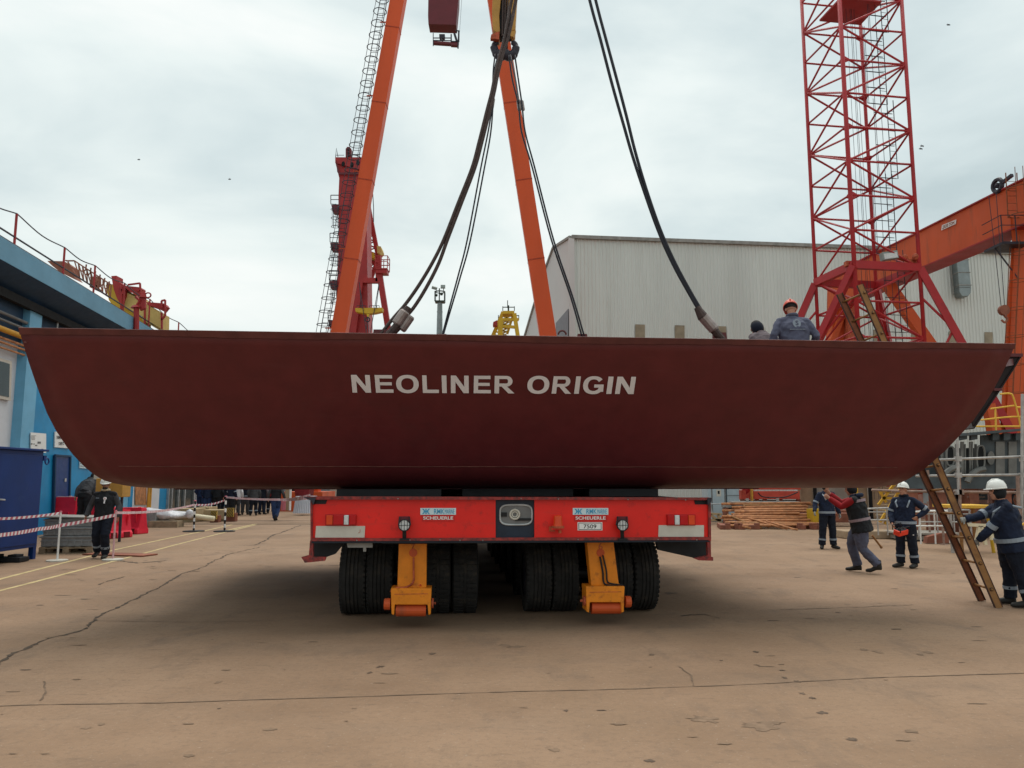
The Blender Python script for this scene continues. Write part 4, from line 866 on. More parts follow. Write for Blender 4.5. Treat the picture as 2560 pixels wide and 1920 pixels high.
# ================================================================ LATTICE TOWER CRANE
tw = thing('tower_crane', 'red lattice tower crane mast with caged ladder and splayed base on the right', 'tower crane', (14.6, 31.6, 0))
B0 = Vector((13.72, 30, 0)); W_ = 2.875; th = radians(8.7); e1 = Vector((cos(th), sin(th), 0)); e2 = Vector((-sin(th), cos(th), 0))
cor = [B0, B0 + e1 * W_, B0 + e1 * W_ + e2 * W_, B0 + e2 * W_]   # B, D, C, A
zn = U(2144, 662, 30).z; PH = 1.46; ZTOP = zn + PH * 12
tm = 'tower_red'
for i, c in enumerate(cor):
    MB().tube([c + Vector((0, 0, 1.5)), c + Vector((0, 0, ZTOP))], .095 if i == 0 else .08, 8).build('chord', tm, tw, smooth=True)
br = MB(); gus = MB()
for f in range(4):
    a, b = cor[f], cor[(f + 1) % 4]
    for k in range(-3, 12):
        z0, z1 = zn + PH * k, zn + PH * (k + 1); z0_, z1_ = Vector((0, 0, z0)), Vector((0, 0, z1))
        if z0 < 1.6: continue
        br.tube([a + z0_, b + z0_], .045, 6)
        if (k + f) % 2: br.tube([a + z0_, b + z1_], .045, 6)
        else: br.tube([b + z0_, a + z1_], .045, 6)
        if k % 2 == 0: 
            for c, o_ in ((a, b), (b, a)):
                dd = (o_ - c).normalized(); gus.prism([c + z0_ + dd * .05 + Vector((0, 0, -.16)), c + z0_ + dd * .28 + Vector((0, 0, -.05)), c + z0_ + dd * .28 + Vector((0, 0, .05)), c + z0_ + dd * .05 + Vector((0, 0, .16))], Vector((dd.y, -dd.x, 0)) * .02)
br.build('lattice_bracing', tm, tw); gus.build('gusset', tm, tw)
mb = MB()
for f in range(4): mb.beam(cor[f] + Vector((0, 0, zn)), cor[(f + 1) % 4] + Vector((0, 0, zn)), .22, .32)
mb.build('base_frame', tm, tw)
for i, (dx, dy) in enumerate(((-1, -.55), (.85, -.55), (.95, .7), (-.95, .7))):
    c = cor[i]; k = zn * .55; d_ = e1 * dx + e2 * dy; p0 = c + Vector((0, 0, zn - .05)) + d_ * .03; p1 = c + d_ * (k * .60) + Vector((0, 0, 1.75))
    if i == 0: p1 = U(1862, 1236, 34.7)
    MB().beam(p0, p1, .24, .28).build('splayed_leg', tm, tw); m2 = MB()
    for s, e in ((.30, .12), (.62, .3), (.30, .45), (.62, .5)): q = p0.lerp(p1, s); m2.tube([q, Vector((c.x, c.y, zn * (1 - e)))], .05, 6)
    m2.build('leg_strut', tm, tw)
mb = MB(); zp = U(2140, 27, 31.5).z; cc = (cor[0] + cor[2]) / 2
mb.prism([cc + e1 * x + e2 * y + Vector((0, 0, zp)) for x, y in ((-1.0, -.9), (.9, -.9), (1.0, .8), (-1.0, .8))], (0, 0, .08)); mb.build('mast_platform', 'crane_red', tw)
mb = MB(); lp = cor[1] + e1 * -.3 + e2 * .75 + Vector((0, 0, .3)); lb = Vector((0, 0, 1))
zz = 1.2
for k in range(7):
    x_off = -.25 * (k % 2); p = Vector((lp.x + x_off, lp.y, zz)); cage(mb, p, p + Vector((0, 0, 3.5)), (e1.x * .7, e1.y, 0), .36, .72, .018, -e1); zz += 3.3
mb.build('caged_ladder', 'dark_steel', tw)
mb = MB()
for dx in (.9, 1.15, 1.35, 1.42, 1.55): p = cor[0] + e1 * dx * .95 + e2 * 1.2; mb.tube([p + Vector((0, 0, 1)), p + Vector((-.02, 0, ZTOP))], .009, 4)
mb.build('hoist_rope', 'dark_steel', tw)
# work lamp and junk on the base frame
mb = MB(); c = U(2222, 640, 30.4); mb.box(c, (.62, .3, .32), Matrix.Rotation(radians(-8), 3, 'Y')); fl_ = mb.build('floodlight', 'lamp_pale', tw)
mb = MB(); mb.box(c + Vector((0, -.16, -.03)), (.54, .02, .22), Matrix.Rotation(radians(-8), 3, 'Y')); mb.build('lamp_glass', 'lens_clear', fl_)
mb = MB(); mb.beam(c + Vector((.3, 0, -.05)), c + Vector((1.3, .3, -.2)), .12); mb.ball(c + Vector((.65, 0, -.05)), .13, 8); mb.ball(c + Vector((1.15, .1, -.02)), .16, 8); mb.box(U(2122, 660, 30.3), (.3, .25, .2)); mb.build('cable_reel', 'rust_red', tw)
# ================================================================ ORANGE GANTRY (right)
og = thing('gantry_crane', 'orange box girder gantry crane running from behind the lattice tower to the right edge', 'gantry crane', (19, 30, 0))
def onz(px, py, z): r = ray(px, py); return CAM + r * ((z - EYE) / r.z)
GT = 13.4; g1 = onz(2590, 433, GT); g0 = onz(2080, 688, GT); gd = (g1 - g0).normalized(); g2 = g1 + gd * 4
gn = Vector((gd.y, -gd.x, 0)).normalized()
def gp(p, o_, z): return p + gn * o_ + Vector((0, 0, z))
hgt = 1.75
mb = MB(); mb.prism([gp(g0, 0, 0), gp(g0, 0, -hgt), gp(g0, -.9, -hgt), gp(g0, -.9, 0)], g2 - g0); gir = mb.build('box_girder', 'orange2', og)
mb = MB(); mb.prism([gp(g0, .08, .03), gp(g0, .08, -.03), gp(g0, -.98, -.03), gp(g0, -.98, .03)], g2 - g0); mb.prism([gp(g0, .08, -hgt - .04), gp(g0, .08, -hgt + .02), gp(g0, -.98, -hgt + .02), gp(g0, -.98, -hgt - .04)], g2 - g0); mb.build('girder_flange', 'crane_red', gir)
# maker's plate on the girder
def ghit(px, py, o_=.02): return plane_hit(px, py, g0 + gn * o_, gn)
q = [ghit(2356, 563), ghit(2391, 549), ghit(2390, 560), ghit(2354, 576)]; pl = MB().prism(q, gn * .02).build('name_plate', 'white', gir)
m0 = text_mb('2X10 TON', lambda x, y: Vector((x, y, 0)), bold=.03); xs = [v.x for v in m0.v]; ys = [v.y for v in m0.v]
q2 = [v + gn * .03 for v in q]; mb = MB(); vv = []
for v in m0.v:
    s_, t_ = .08 + .84 * (v.x - min(xs)) / (max(xs) - min(xs)), .15 + .7 * (max(ys) - v.y) / (max(ys) - min(ys)); vv.append(q2[0].lerp(q2[1], s_).lerp(q2[3].lerp(q2[2], s_), t_))
mb.add(vv, m0.f); mb.build('lettering', 'rust_plate', pl)
# right leg
YG = 29.5
lg_ = pp(MB(), [(2526, 545), (2620, 500), (2612, 1318), (2486, 1318), (2502, 1040), (2511, 860), (2530, 600)], YG, 1.0)
for v_ in lg_.v[6 + 1:]: v_.x += .66
lg_.build('leg', 'orange2', og)
mb = MB(); pp(mb, [(2528, 610), (2556, 608), (2556, 616), (2527, 618)], YG - .06, .1); pp(mb, [(2510, 890), (2555, 888), (2555, 892), (2510, 895)], YG - .06, .1); pp(mb, [(2536, 620), (2540, 620), (2522, 1040), (2517, 1040)], YG - .08, .1); mb.build('leg_rib', 'orange2', og)
MB().beam(U(2470, 1010, YG), U(2545, 1330, YG), .35, .35).build('leg_brace', 'orange2', og)
MB().beam(U(2470, 985, YG + 1), U(2500, 1240, YG + 1), .3, .35).build('leg_brace', 'rust_red', og)
mb = MB(); cage(mb, U(2520, 985, YG - .2), U(2538, 600, YG - .2), (.9, 0, 0), .34, 1.1, .016); cage(mb, U(2534, 545, YG - .3), U(2528, 432, YG - .3), (1, 0, 0), .34, 1.1, .022)
mb.build('caged_ladder', 'ladder_red', og)
mb = MB(); c = U(2518, 618, YG); mb.box(c, (1.1, 1.2, .1)); 
for z in (.7, 1.1): mb.tube([c + Vector((.5, -.6, z)), c + Vector((-.55, -.6, z)), c + Vector((-.55, .6, z))], .022, 4)
for x in (-.55, 0): mb.tube([c + Vector((x, -.6, 0)), c + Vector((x, -.6, 1.1))], .022, 4)
mb.tube([c + Vector((-.5, 0, 0)), c + Vector((.35, 0, -1.3))], .03, 4); mb.build('service_platform', 'dark_steel', og)
# trolley wheel and hook with ropes
c = gp(onz(2478, 478, GT), -.3, .25); mb = MB(); mb.ring(c, gd * .25, Vector((0, 0, .25)), .09, 14, 6); mb.beam(c + gd * .2, c + gd * .8 + Vector((0, 0, .12)), .12, .12); mb.ball(c, .12, 8); mb.build('trolley', 'dark_steel', og)
mb = MB(); mb.tube([U(2472, 490, 29), U(2504, 775, 29)], .012, 4); mb.tube([U(2490, 480, 29), U(2512, 770, 29)], .012, 4); mb.build('hoist_rope', 'dark_steel', og)
mb = MB(); c = U(2510, 782, 29); mb.tube([c + Vector((0, -.08, .1)), c + Vector((0, .08, .1))], .2, 14); mb.tube(spline([c + Vector((0, 0, -.1)), c + Vector((.1, 0, -.25)), c + Vector((0, 0, -.38)), c + Vector((-.12, 0, -.28))], 4), .045, 6); mb.build('hook', 'rust_plate', og)
# left end legs
for q, m_ in (([(2084, 712), (2112, 706), (2110, 850), (2122, 1280), (2070, 1280)], 'orange2'), ([(2040, 1280), (2078, 845), (2102, 775), (2120, 775), (2092, 850), (2070, 1280)], 'orange2')): pp(MB(), q, 43.5 - (.2 if q[0][0] < 2050 else 0), .9).build('leg', m_, og)
pp(MB(), [(2120, 745), (2140, 765), (2142, 850), (2150, 1280), (2125, 1280), (2120, 850)], 43.0, .8).build('leg', 'rust_red', og)
MB().beam(U(2220, 712, 38), U(2330, 870, 38), .45, .5).build('leg_brace', 'orange2', og)
# ================================================================ BIRDS
for i, (px, py, Y, lb_) in enumerate(((2371, 62, 60, 'tiny dark bird flying beside the top of the lattice tower'), (2305, 365, 60, 'tiny dark bird right of the tower, upper of a close pair'), (2302, 372, 62, 'tiny dark bird right of the tower, lower of a close pair'), (347, 399, 80, 'tiny dark bird alone in the sky on the left'), (574, 448, 80, 'tiny dark bird alone in the sky left of the red crane'))):
    c = U(px, py, Y); mb = MB(); s_ = .16
    mb.ball(c, (.22 * .8, .06, .06), 6); mb.add([c, c + Vector((.1, 0, 0)), c + Vector((-.05, .1, .2)), c, c + Vector((.1, 0, 0)), c + Vector((.1, -.1, -.16))], [(0, 1, 2), (3, 4, 5)])
    tag(mb.build('bird', 'bird', org=c), lb_, 'bird', 'birds in the sky')
# ================================================================ BLUE WORKSHOP (left)
WP0 = Vector((-11.7, 0, 0)); KZ = 1.16
def zz_(z): return 1.78 + (z - 1.78) * KZ
WALLX = -11.7; WD = Vector((-.1463, 1, 0)).normalized(); WN = Vector((WD.y, -WD.x, 0))   # WN points to the yard
def wl(Y, o_=0., z=0.): p = Vector((-11.7 - .1463 * Y, Y, z)); return p + WN * o_
def whit(px, py, o_=0.): return plane_hit(px, py, WP0 + WN * o_, WN)
bw = thing('workshop_building', 'white and blue workshop with deep blue fascia along the left side of the yard', 'building', (-12, 22, 0))
HW = zz_(6.5)
def wseg(px0, px1, m, name, o0=0., th=.02, z0=0, z1=HW, py=1050, near=None, far=None):
    a = near if near is not None else whit(px0, py, o0).y; b = far if far is not None else whit(px1, py, o0).y
    p, q = wl(a), wl(b); mb = MB(); mb.prism([Vector((p.x, p.y, z0)) + WN * o0, Vector((q.x, q.y, z0)) + WN * o0, Vector((q.x, q.y, z1)) + WN * o0, Vector((p.x, p.y, z1)) + WN * o0], WN * -th if th > 0 else WN * -th)
    return mb.build(name, m, bw)
yA = whit(42, 900).y; yB = whit(82, 900, .25).y
wseg(0, 0, 'wall_white', 'wall', 0, .3, near=8, far=yA)
mb = MB(); a, b = wl(yA), wl(yB + .3); mb.prism([a, b, b + WN * .28, a + WN * .28], (0, 0, HW)); mb.build('pilaster', 'blue_light', bw)
wseg(0, 0, 'blue_mid', 'wall', .02, .3, near=yB + .3, far=whit(300, 1150).y)
yC = whit(300, 1230).y
for i, (x0, x1, m_) in enumerate(((300, 322, 'blue_light'), (322, 332, 'blue_mid'), (332, 372, 'wall_white'), (372, 398, 'wall_white'), (398, 419, 'blue_mid'), (419, 484, 'glass'), (484, 522, 'door_grey'), (522, 548, 'wall_white'), (548, 566, 'blue_mid'), (566, 640, 'wall_white'))):
    wseg(x0, x1, m_, 'wall' if m_ not in ('glass', 'door_grey') else 'opening', .02 * (i % 2), .3, py=1240)
mb = MB()
for x in (420, 428, 445, 460, 484, 500, 521): p = whit(x, 1240, .06); mb.beam(Vector((p.x, p.y, 0)), Vector((p.x, p.y, 3)), .12, .12)
p, q = whit(420, 1240, .06), whit(521, 1240, .06); mb.beam(Vector((p.x, p.y, 1.5)), Vector((q.x, q.y, 1.5)), .08, .08); mb.build('door_frame', 'galv', bw)
mb = MB()
for x in (371, 376): p = whit(x, 1240, .12); mb.tube([(p.x, p.y, 0), (p.x, p.y, 5)], .06, 8)
mb.each('downpipe', 'pipe_yellow', bw)
p = whit(350, 1240, .03); MB().prism([whit(338, 1212, .04), whit(366, 1212, .04), whit(366, 1262, .04), whit(338, 1262, .04)], WN * .004).build('rust_stain', 'pipe_rust', bw)
# painted shade band under the eaves, fascia, soffit, roof
def strip(o0, z0, o1, z1, m, name, y0=7, y1=72, th=None):
    pa = [wl(y0, o0, z0), wl(y1, o0, z0), wl(y1, o1, z1), wl(y0, o1, z1)]; o = MB().add(pa, [(0, 1, 2, 3)]).build(name, m, bw); s_ = o.modifiers.new('t', 'SOLIDIFY'); s_.thickness = .03; s_.offset = 0; return o
ZF1, ZF0 = zz_(7.38), zz_(6.86)
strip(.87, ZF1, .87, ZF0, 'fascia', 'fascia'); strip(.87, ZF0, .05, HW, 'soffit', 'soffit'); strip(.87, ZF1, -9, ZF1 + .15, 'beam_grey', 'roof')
strip(.06, zz_(5.35), .06, HW, 'soffit', 'eaves_shade_band')  # dark strip on the wall stands in for shade below the fascia
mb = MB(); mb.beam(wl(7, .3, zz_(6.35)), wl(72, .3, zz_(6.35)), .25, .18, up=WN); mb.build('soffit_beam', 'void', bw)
mb = MB()
for o_, z, r in ((.2, 5.9, .05), (.22, 5.72, .04)): mb.tube([wl(7, o_, zz_(z)), wl(72, o_, zz_(z))], r, 8)
mb.build('pipe', 'pipe_grey', bw)
MB().tube([wl(7, .26, zz_(5.48)), wl(72, .26, zz_(5.48))], .085, 10).build('gas_pipe', 'pipe_yellow', bw, smooth=True)
mb = MB()
for o_, z, r in ((.2, 5.28, .04), (.24, 5.16, .035), (.2, 5.04, .03)): mb.tube([wl(7, o_, zz_(z)), wl(72, o_, zz_(z))], r, 8)
mb.build('pipe', 'pipe_rust', bw)
mb = MB()
for k in range(14): mb.beam(wl(9 + 4 * k, .05, zz_(5.95)), wl(9 + 4 * k, .35, zz_(5.95)), .05); mb.beam(wl(9 + 4 * k, .3, zz_(5.0)), wl(9 + 4 * k, .3, zz_(6.4)), .04)
mb.build('pipe_bracket', 'galv', bw)
# window at the left edge
q = [whit(-60, 878, .03), whit(26, 884, .03), whit(22, 1002, .03), whit(-60, 1004, .03)]
q[1].z = q[0].z; z0 = q[2].z; q[3].z = z0; wn_ = MB().prism(q, WN * .06).build('window', 'frame_cream', bw)
def shrink(q, s): c = sum(q, Vector()) / 4; return [c + (p - c) * s for p in q]
MB().prism([p + WN * .062 for p in shrink(q, .84)], WN * .01).build('pane', 'glass', wn_)
# signs and door
s1 = MB().prism([whit(75, 1081, .3), whit(113, 1084, .3), whit(113, 1132, .3), whit(75, 1130, .3)], WN * .03).build('notice_board', 'white', bw)
def wtext(body, x0, y0, x1, y1, parent, m='plate_text', o_=.34, bold=0.):
    m0 = text_mb(body, lambda x, y: Vector((x, y, 0)), bold=bold); xs = [v.x for v in m0.v]; ys = [v.y for v in m0.v]
    a, b, c, d = whit(x0, y0, o_), whit(x1, y0, o_), whit(x1, y1, o_), whit(x0, y1, o_); vv = []
    for v in m0.v:
        s_, t_ = (v.x - min(xs)) / (max(xs) - min(xs)), (max(ys) - v.y) / (max(ys) - min(ys)); vv.append(a.lerp(b, s_).lerp(d.lerp(c, s_), t_))
    mb = MB(); mb.add(vv, m0.f); return mb.build('lettering', m, parent)
mb = MB()
for x, y, w_, h_ in ((78, 1089, 12, 1), (78, 1092, 9, 1), (78, 1095, 10, 1), (94, 1104, 8, 5), (77, 1108, 4, 3), (83, 1109, 4, 2), (88, 1112, 5, 3), (103, 1122, 5, 6), (79, 1098, 8, 1)):
    mb.prism([whit(x, y, .335), whit(x + w_, y, .335), whit(x + w_, y + h_, .335), whit(x, y + h_, .335)], WN * .003)
mb.build('print', 'pipe_grey', s1)
s2 = MB().prism([whit(135, 1079, .03), whit(171, 1083, .03), whit(171, 1121, .03), whit(134, 1118, .03)], WN * .04).build('depot_sign', 'white', bw)
wtext('RMK SEM', 142, 1089, 166, 1098, s2, o_=.075, bold=.02); wtext('DEPO', 147, 1105, 160, 1113, s2, o_=.075, bold=.02); 
s3 = MB().prism([whit(198, 1138, .03), whit(222, 1140, .03), whit(222, 1172, .03), whit(197, 1170, .03)], WN * .03).build('notice_board', 'pale_blue_plate', bw)
mb = MB()
for k in range(6): mb.prism([whit(200, 1146 + 4 * k, .062), whit(213, 1146 + 4 * k, .062), whit(213, 1147.2 + 4 * k, .062), whit(200, 1147.2 + 4 * k, .062)], WN * .002)
mb.build('print', 'pipe_grey', s3)
dq = [whit(133, 1138, .03), whit(171, 1141, .03), whit(171, 1262, .03), whit(133, 1262, .03)]; dq[1].z = dq[0].z; dq[2].z = dq[3].z = 0
d_ = MB().prism(dq, WN * .05).build('door', 'door_blue', bw)
mb = MB(); mb.beam(dq[0] + WN * .06, dq[1] + WN * .06, .07, .06); mb.beam(dq[0] + WN * .06, dq[3] + WN * .06, .07, .06); mb.beam(dq[1] + WN * .06, dq[2] + WN * .06, .07, .06); mb.build('door_frame', 'soffit', d_)
mb = MB(); mb.box(whit(163, 1200, .1), (.04, .1, .12)); mb.build('door_handle', 'galv', d_)
MB().prism([whit(180, 1078, .03), whit(212, 1078, .03), whit(212, 1100, .03), whit(180, 1100, .03)], WN * .03).build('cable_tray', 'blue_light', bw)
# roof railing with sagging cable
mb = MB(); tops = []
for px, yt, yb_ in ((-70, 478, 575), (42, 534, 618), (162, 619, 690), (238, 664, 728), (312, 708, 775), (375, 748, 800), (447, 806, 836), (520, 846, 870)):
    p = plane_hit(px, (yt + yb_) / 2, WP0 + WN * .55, WN); a, b = plane_hit(px, yt, WP0 + WN * .55, WN), plane_hit(px, yb_, WP0 + WN * .55, WN); a.z = max(a.z, ZF1 + .9); b = Vector((a.x, a.y, ZF1)); mb.tube([a, b], .035, 6); tops.append(a)
rp = mb.build('railing_post', 'crane_red', bw)
mb = MB()
for a, b in zip(tops, tops[1:]): mb.tube(spline([a, a.lerp(b, .5) - Vector((0, 0, (b - a).length * .04)), b], 5), .02, 5)
for z in (.42, .2): mb.tube([Vector((p.x, p.y, ZF1 + z)) for p in tops], .028, 5)
mb.build('railing_cable', 'dark_steel', bw)
# ---- things standing above the workshop roof line
YR2 = 34.
yg = thing('overhead_crane', 'faded yellow box overhead crane with red winches behind the workshop roof', 'overhead crane', U(340, 900, YR2)); ORG[yg.name] = Vector(yg.location)
pp(MB(), [(308, 724), (350, 741), (356, 800), (392, 822), (403, 822), (404, 783), (362, 765), (352, 745)], YR2, .8).build('end_beam', 'faded_yellow', yg)
pp(MB(), [(264, 712), (284, 710), (292, 730), (302, 752), (362, 800), (362, 820), (300, 790), (272, 750)], YR2 + .1, .6).build('main_beam', 'crane_yellow', yg)
pp(MB(), [(310, 728), (345, 744), (363, 762), (364, 795), (312, 768)], YR2 - .1, .5).build('box_girder', 'faded_yellow', yg)
pp(MB(), [(362, 758), (404, 782), (402, 821), (364, 800)], YR2 - .2, .5).build('box_girder', 'faded_yellow', yg)
mb = MB(); pp(mb, [(278, 690), (291, 689), (291, 701), (306, 710), (313, 716), (312, 738), (303, 764), (292, 745), (284, 722)], YR2 - .3, .6); mb.build('winch', 'crane_red', yg)
mb = MB(); pp(mb, [(312, 714), (350, 718), (352, 722), (342, 728), (340, 738), (330, 732), (316, 722)], YR2 - .3, .5); pp(mb, [(366, 755), (408, 758), (413, 765), (404, 776), (392, 770), (368, 762)], YR2 - .3, .5); mb.build('trolley_frame', 'crane_red', yg)
mb = MB()
for a, b in (((350, 708), (352, 740)), ((320, 712), (350, 708)), ((404, 752), (413, 750)), ((413, 750), (413, 790)), ((404, 752), (404, 770)), ((304, 722), (302, 800)), ((362, 765), (362, 822)), ((404, 782), (405, 822)), ((412, 790), (404, 800)), ((308, 735), (300, 715)), ((340, 722), (352, 728))): mb.beam(U(a[0], a[1], YR2 - .4), U(b[0], b[1], YR2 - .4), .07)
mb.build('guard_rail', 'crane_red', yg)
YJ = 30.
jb = thing('lattice_boom', 'small rusty lattice boom with hooped cage lying above the workshop roof edge', 'crane boom', U(200, 900, YJ)); ORG[jb.name] = Vector(jb.location)
mb = MB()
def jw(a, b, r=.05): mb.beam(U(a[0], a[1], YJ), U(b[0], b[1], YJ), r)
T0, T1, B0_, B1 = (165, 652), (278, 712), (190, 690), (276, 745)
jw(T0, (186, 652)); jw((186, 652), T1); jw(T0, (165, 650)); jw((170, 655), B0_); jw(B0_, B1)
for k in range(9):
    t = k / 9; t2 = (k + 1) / 9; a = (186 + 92 * t, 652 + 60 * t); b = (190 + 86 * t2, 690 + 55 * t2); c = (186 + 92 * t2, 652 + 60 * t2); jw(a, b, .035); jw(b, c, .035)
mb.build('lattice', 'rust_plate', jb); mb = MB()
for k in range(6):
    x, y = 216 + k * 11.5, 665 + k * 8.5; mb.tube([U(x, y - 4, YJ), U(x - 2, y + 10, YJ), U(x - 8, y + 14, YJ), U(x - 13, y + 12, YJ)], .03, 5)
mb.build('hoop', 'rust_plate', jb)
mb = MB(); pp(mb, [(118, 652), (160, 653), (182, 668), (183, 690), (190, 700), (150, 680), (130, 664)], YJ, .5); pp(mb, [(226, 692), (240, 690), (240, 712), (228, 712)], YJ, .4); pp(mb, [(224, 706), (246, 722), (240, 726), (224, 718)], YJ, .3); mb.build('slewing_base', 'rust_plate', jb)
fp = WP0 + WN * 1.0; VY = plane_hit(341, 822, fp, WN).y
vp = thing('vent_pipe', 'red vent pipe with capped valve head standing up from the workshop fascia', 'vent pipe', plane_hit(341, 850, fp, WN))
mb = MB(); mb.tube([U(341, 860, VY), U(341, 767, VY)], .11, 8); mb.beam(U(341, 835, VY), U(341, 835, VY) - WN * .2, .12); mb.build('pipe', 'crane_red', vp)
mb = MB(); mb.tube([U(341, 770, VY), U(341, 764, VY)], [.22, .14], 10); mb.tube([U(343, 764, VY), U(350, 752, VY), U(340, 742, VY)], .07, 6); pp(mb, [(349, 742), (362, 744), (362, 770), (350, 776)], VY, .15); mb.tube([U(358, 744, VY), U(360, 728, VY)], [.15, .05], 8); mb.ring(U(370, 738, VY), Vector((.12, 0, 0)), Vector((0, 0, .1)), .03, 10, 5); mb.build('valve_head', 'crane_red', vp)
# ================================================================ BLUE CABINET
cb = thing('storage_cabinet', 'big navy blue steel storage cabinet on legs at the left edge of the yard', 'cabinet', (-11.5, 16, 0))
cx0, cx1, cy0, cy1, cz0, cz1 = -12.35, -10.83, 14.6, 17.85, .27, 2.43
MB().span((cx0, cy0, cz0), (cx1, cy1, cz1)).build('body', 'cont_blue', cb, bevel=.01)
mb = MB()
for ya, yb_ in ((14.63, 16.17), (16.21, 17.8)): mb.span((cx1, ya, cz0 + .08), (cx1 + .02, yb_, cz1 - .1))
mb.each('door', 'cont_blue', cb, bevel=.006)
MB().span((cx0 - .05, cy0 - .05, cz1), (cx1 + .08, cy1 + .08, cz1 + .05)).build('roof', 'cont_blue', cb, bevel=.01)
mb = MB()
for x in (cx0 + .06, cx1 - .06):
    for y in (cy0 + .06, cy1 - .06): mb.box((x, y, .14), (.11, .11, .28))
mb.each('leg', 'cont_blue', cb)
mb = MB(); mb.tube([(cx1 + .04, 16.0, 1.42), (cx1 + .07, 16.0, 1.42), (cx1 + .07, 15.85, 1.43)], .02, 6); mb.tube([(cx1 + .04, 16.22, 1.38), (cx1 + .07, 16.22, 1.38), (cx1 + .07, 16.5, 1.36)], .018, 6); mb.ball((cx1 + .05, 16.02, 1.42), .05, 8); mb.build('handle', 'galv', cb)
mb = MB(); mb.ring((cx1 + .03, cy1 + .1, cz1 - .22), Vector((0, .07, 0)), Vector((0, 0, .07)), .018, 12, 6); mb.box((cx1, cy1 + .03, cz1 - .15), (.06, .1, .12)); mb.build('lifting_eye', 'cont_blue', cb)
# dark pedal boxes by the cabinet foot
o = MB(); p = G(15, 1405); o.box(p + Vector((0, 0, .06)), (.8, .35, .1)); o.box(p + Vector((-.2, -.1, .14)), (.3, .2, .08)); o.box(p + Vector((.2, 0, .13)), (.2, .25, .07)); tag(o.build('metal_scrap', 'black', org=p, bevel=.01), 'low dark metal scrap lying below the blue cabinet', 'scrap')
# ================================================================ PLASTIC BARRIERS
def barrier(label, px, py, rz, L=1.25, Hh=.88, pale=False, z=0):
    b = thing('plastic_barrier', label, 'barrier', G(px, py, z), 'red plastic barriers by the workshop', rz, True)
    prf = [(-.26, 0), (-.26, .14), (-.2, .22), (-.13, Hh * .7), (-.13, Hh), (.13, Hh), (.13, Hh * .7), (.2, .22), (.26, .14), (.26, 0)]
    mb = MB(); mb.prism([Vector((-L / 2, y, zz_)) for y, zz_ in prf], (L, 0, 0)); o_ = mb.build('body', 'barrier_red', b, bevel=.03)
    mb = MB()
    for x in (-L * .25, L * .25): mb.box((x, -.235, .1), (.22, .08, .16)); mb.box((x, .235, .1), (.22, .08, .16))
    mb.each('fork_slot', 'cl_dkred', b)
    mb = MB()
    for x in (-L * .33, 0, L * .33):
        mb.box((x, -.165, .5), (.06, .06, .42), Matrix.Rotation(.15, 3, 'X'))
    mb.each('rib', 'barrier_red', b, bevel=.01)
    mb = MB(); mb.box((0, 0, Hh + .012), (L * .96, .24, .02)); mb.tube([(L * .3, 0, Hh), (L * .3, 0, Hh + .04)], .05, 10); mb.build('top_cover', 'pinkish' if pale else 'barrier_red', b)
    return b
barrier('red plastic barrier nearest the blue cabinet, behind the grey crates', 140, 1332, .08, 1.3, 1.2, True)
barrier('red plastic barrier between the grey crates and the walking man', 208, 1331, -.1, 1.0, 1.02, True)
barrier('red plastic barrier standing upright just right of the walking man', 284, 1345, 1.25, 1.0, .85)
barrier('red plastic barrier furthest right of its row, tilted towards the white tape line', 328, 1334, -.28, .95, .84)
barrier('red plastic barrier with pale faded top in the back row beside the cabinet', 172, 1323, .02, 1.7, 1.4, True)
barrier('red plastic barrier in the back row behind the walking man', 245, 1326, -.12, 1.2, .82, True)
# grey crates on a pallet
pl = thing('wooden_pallet', 'weathered wooden pallet under the stack of grey boxes', 'pallet', G(186, 1380), None, .1, True)
mb = MB()
for y in (-.42, 0, .42): mb.box((0, y, .135), (1.25, .12, .02)); 
for x in (-.55, -.28, 0, .28, .55): mb.box((x, 0, .155), (.12, .96, .02))
for y in (-.42, 0, .42): mb.box((0, y, .01), (1.25, .12, .02))
mb.each('deck_board', 'wood', pl); mb = MB()
for x in (-.55, 0, .55):
    for y in (-.42, 0, .42): mb.box((x, y, .073), (.14, .12, .105))
mb.each('block', 'wood', pl)
cb0 = G(186, 1380)
for k, (z, w_, h_, lb_) in enumerate(((.168, 1.22, .26, 'grey plastic crate at the bottom of the stack on the pallet'), (.435, 1.16, .2, 'grey plastic crate in the middle of the stack on the pallet'), (.64, 1.12, .2, 'grey plastic crate topmost of the stack on the pallet, below the lid'))):
    c = thing('plastic_crate', lb_, 'crate', cb0 + Vector((0, 0, z)), 'grey crates stacked on the pallet', .1 + .03 * k, True)
    MB().box((0, 0, h_ / 2), (w_, .85, h_)).build('body', 'grey_plastic', c, bevel=.015)
    mb = MB(); mb.box((0, 0, h_ - .03), (w_ + .06, .91, .035)); mb.box((0, 0, h_ * .5), (w_ + .03, .88, .02)); mb.build('rim', 'grey_plastic', c, bevel=.006)
    mb = MB()
    for i in range(7): mb.box((-w_ / 2 + .1 + i * (w_ - .2) / 6, 0, h_ * .35), (.03, .89, h_ * .55))
    mb.each('rib', 'grey_plastic', c)
mb = MB(); p = cb0 + Vector((0, 0, .85)); mb.box(p + Vector((0, 0, .02)), (1.3, 1.0, .04), Matrix.Rotation(.16, 3, 'Z') @ Matrix.Rotation(.03, 3, 'Y')); tag(mb.build('crate_lid', 'beam_grey', org=p, bevel=.008), 'pale flat lid lying on top of the grey crate stack', 'lid')
o = MB(); p = G(300, 1388); o.box(p + Vector((0, 0, .02)), (1.7, .5, .03), Matrix.Rotation(-.25, 3, 'Z')); tag(o.build('rusty_plate', 'rust_plate', org=p), 'flat rusty plate on the ground behind the right tape post', 'metal plate')
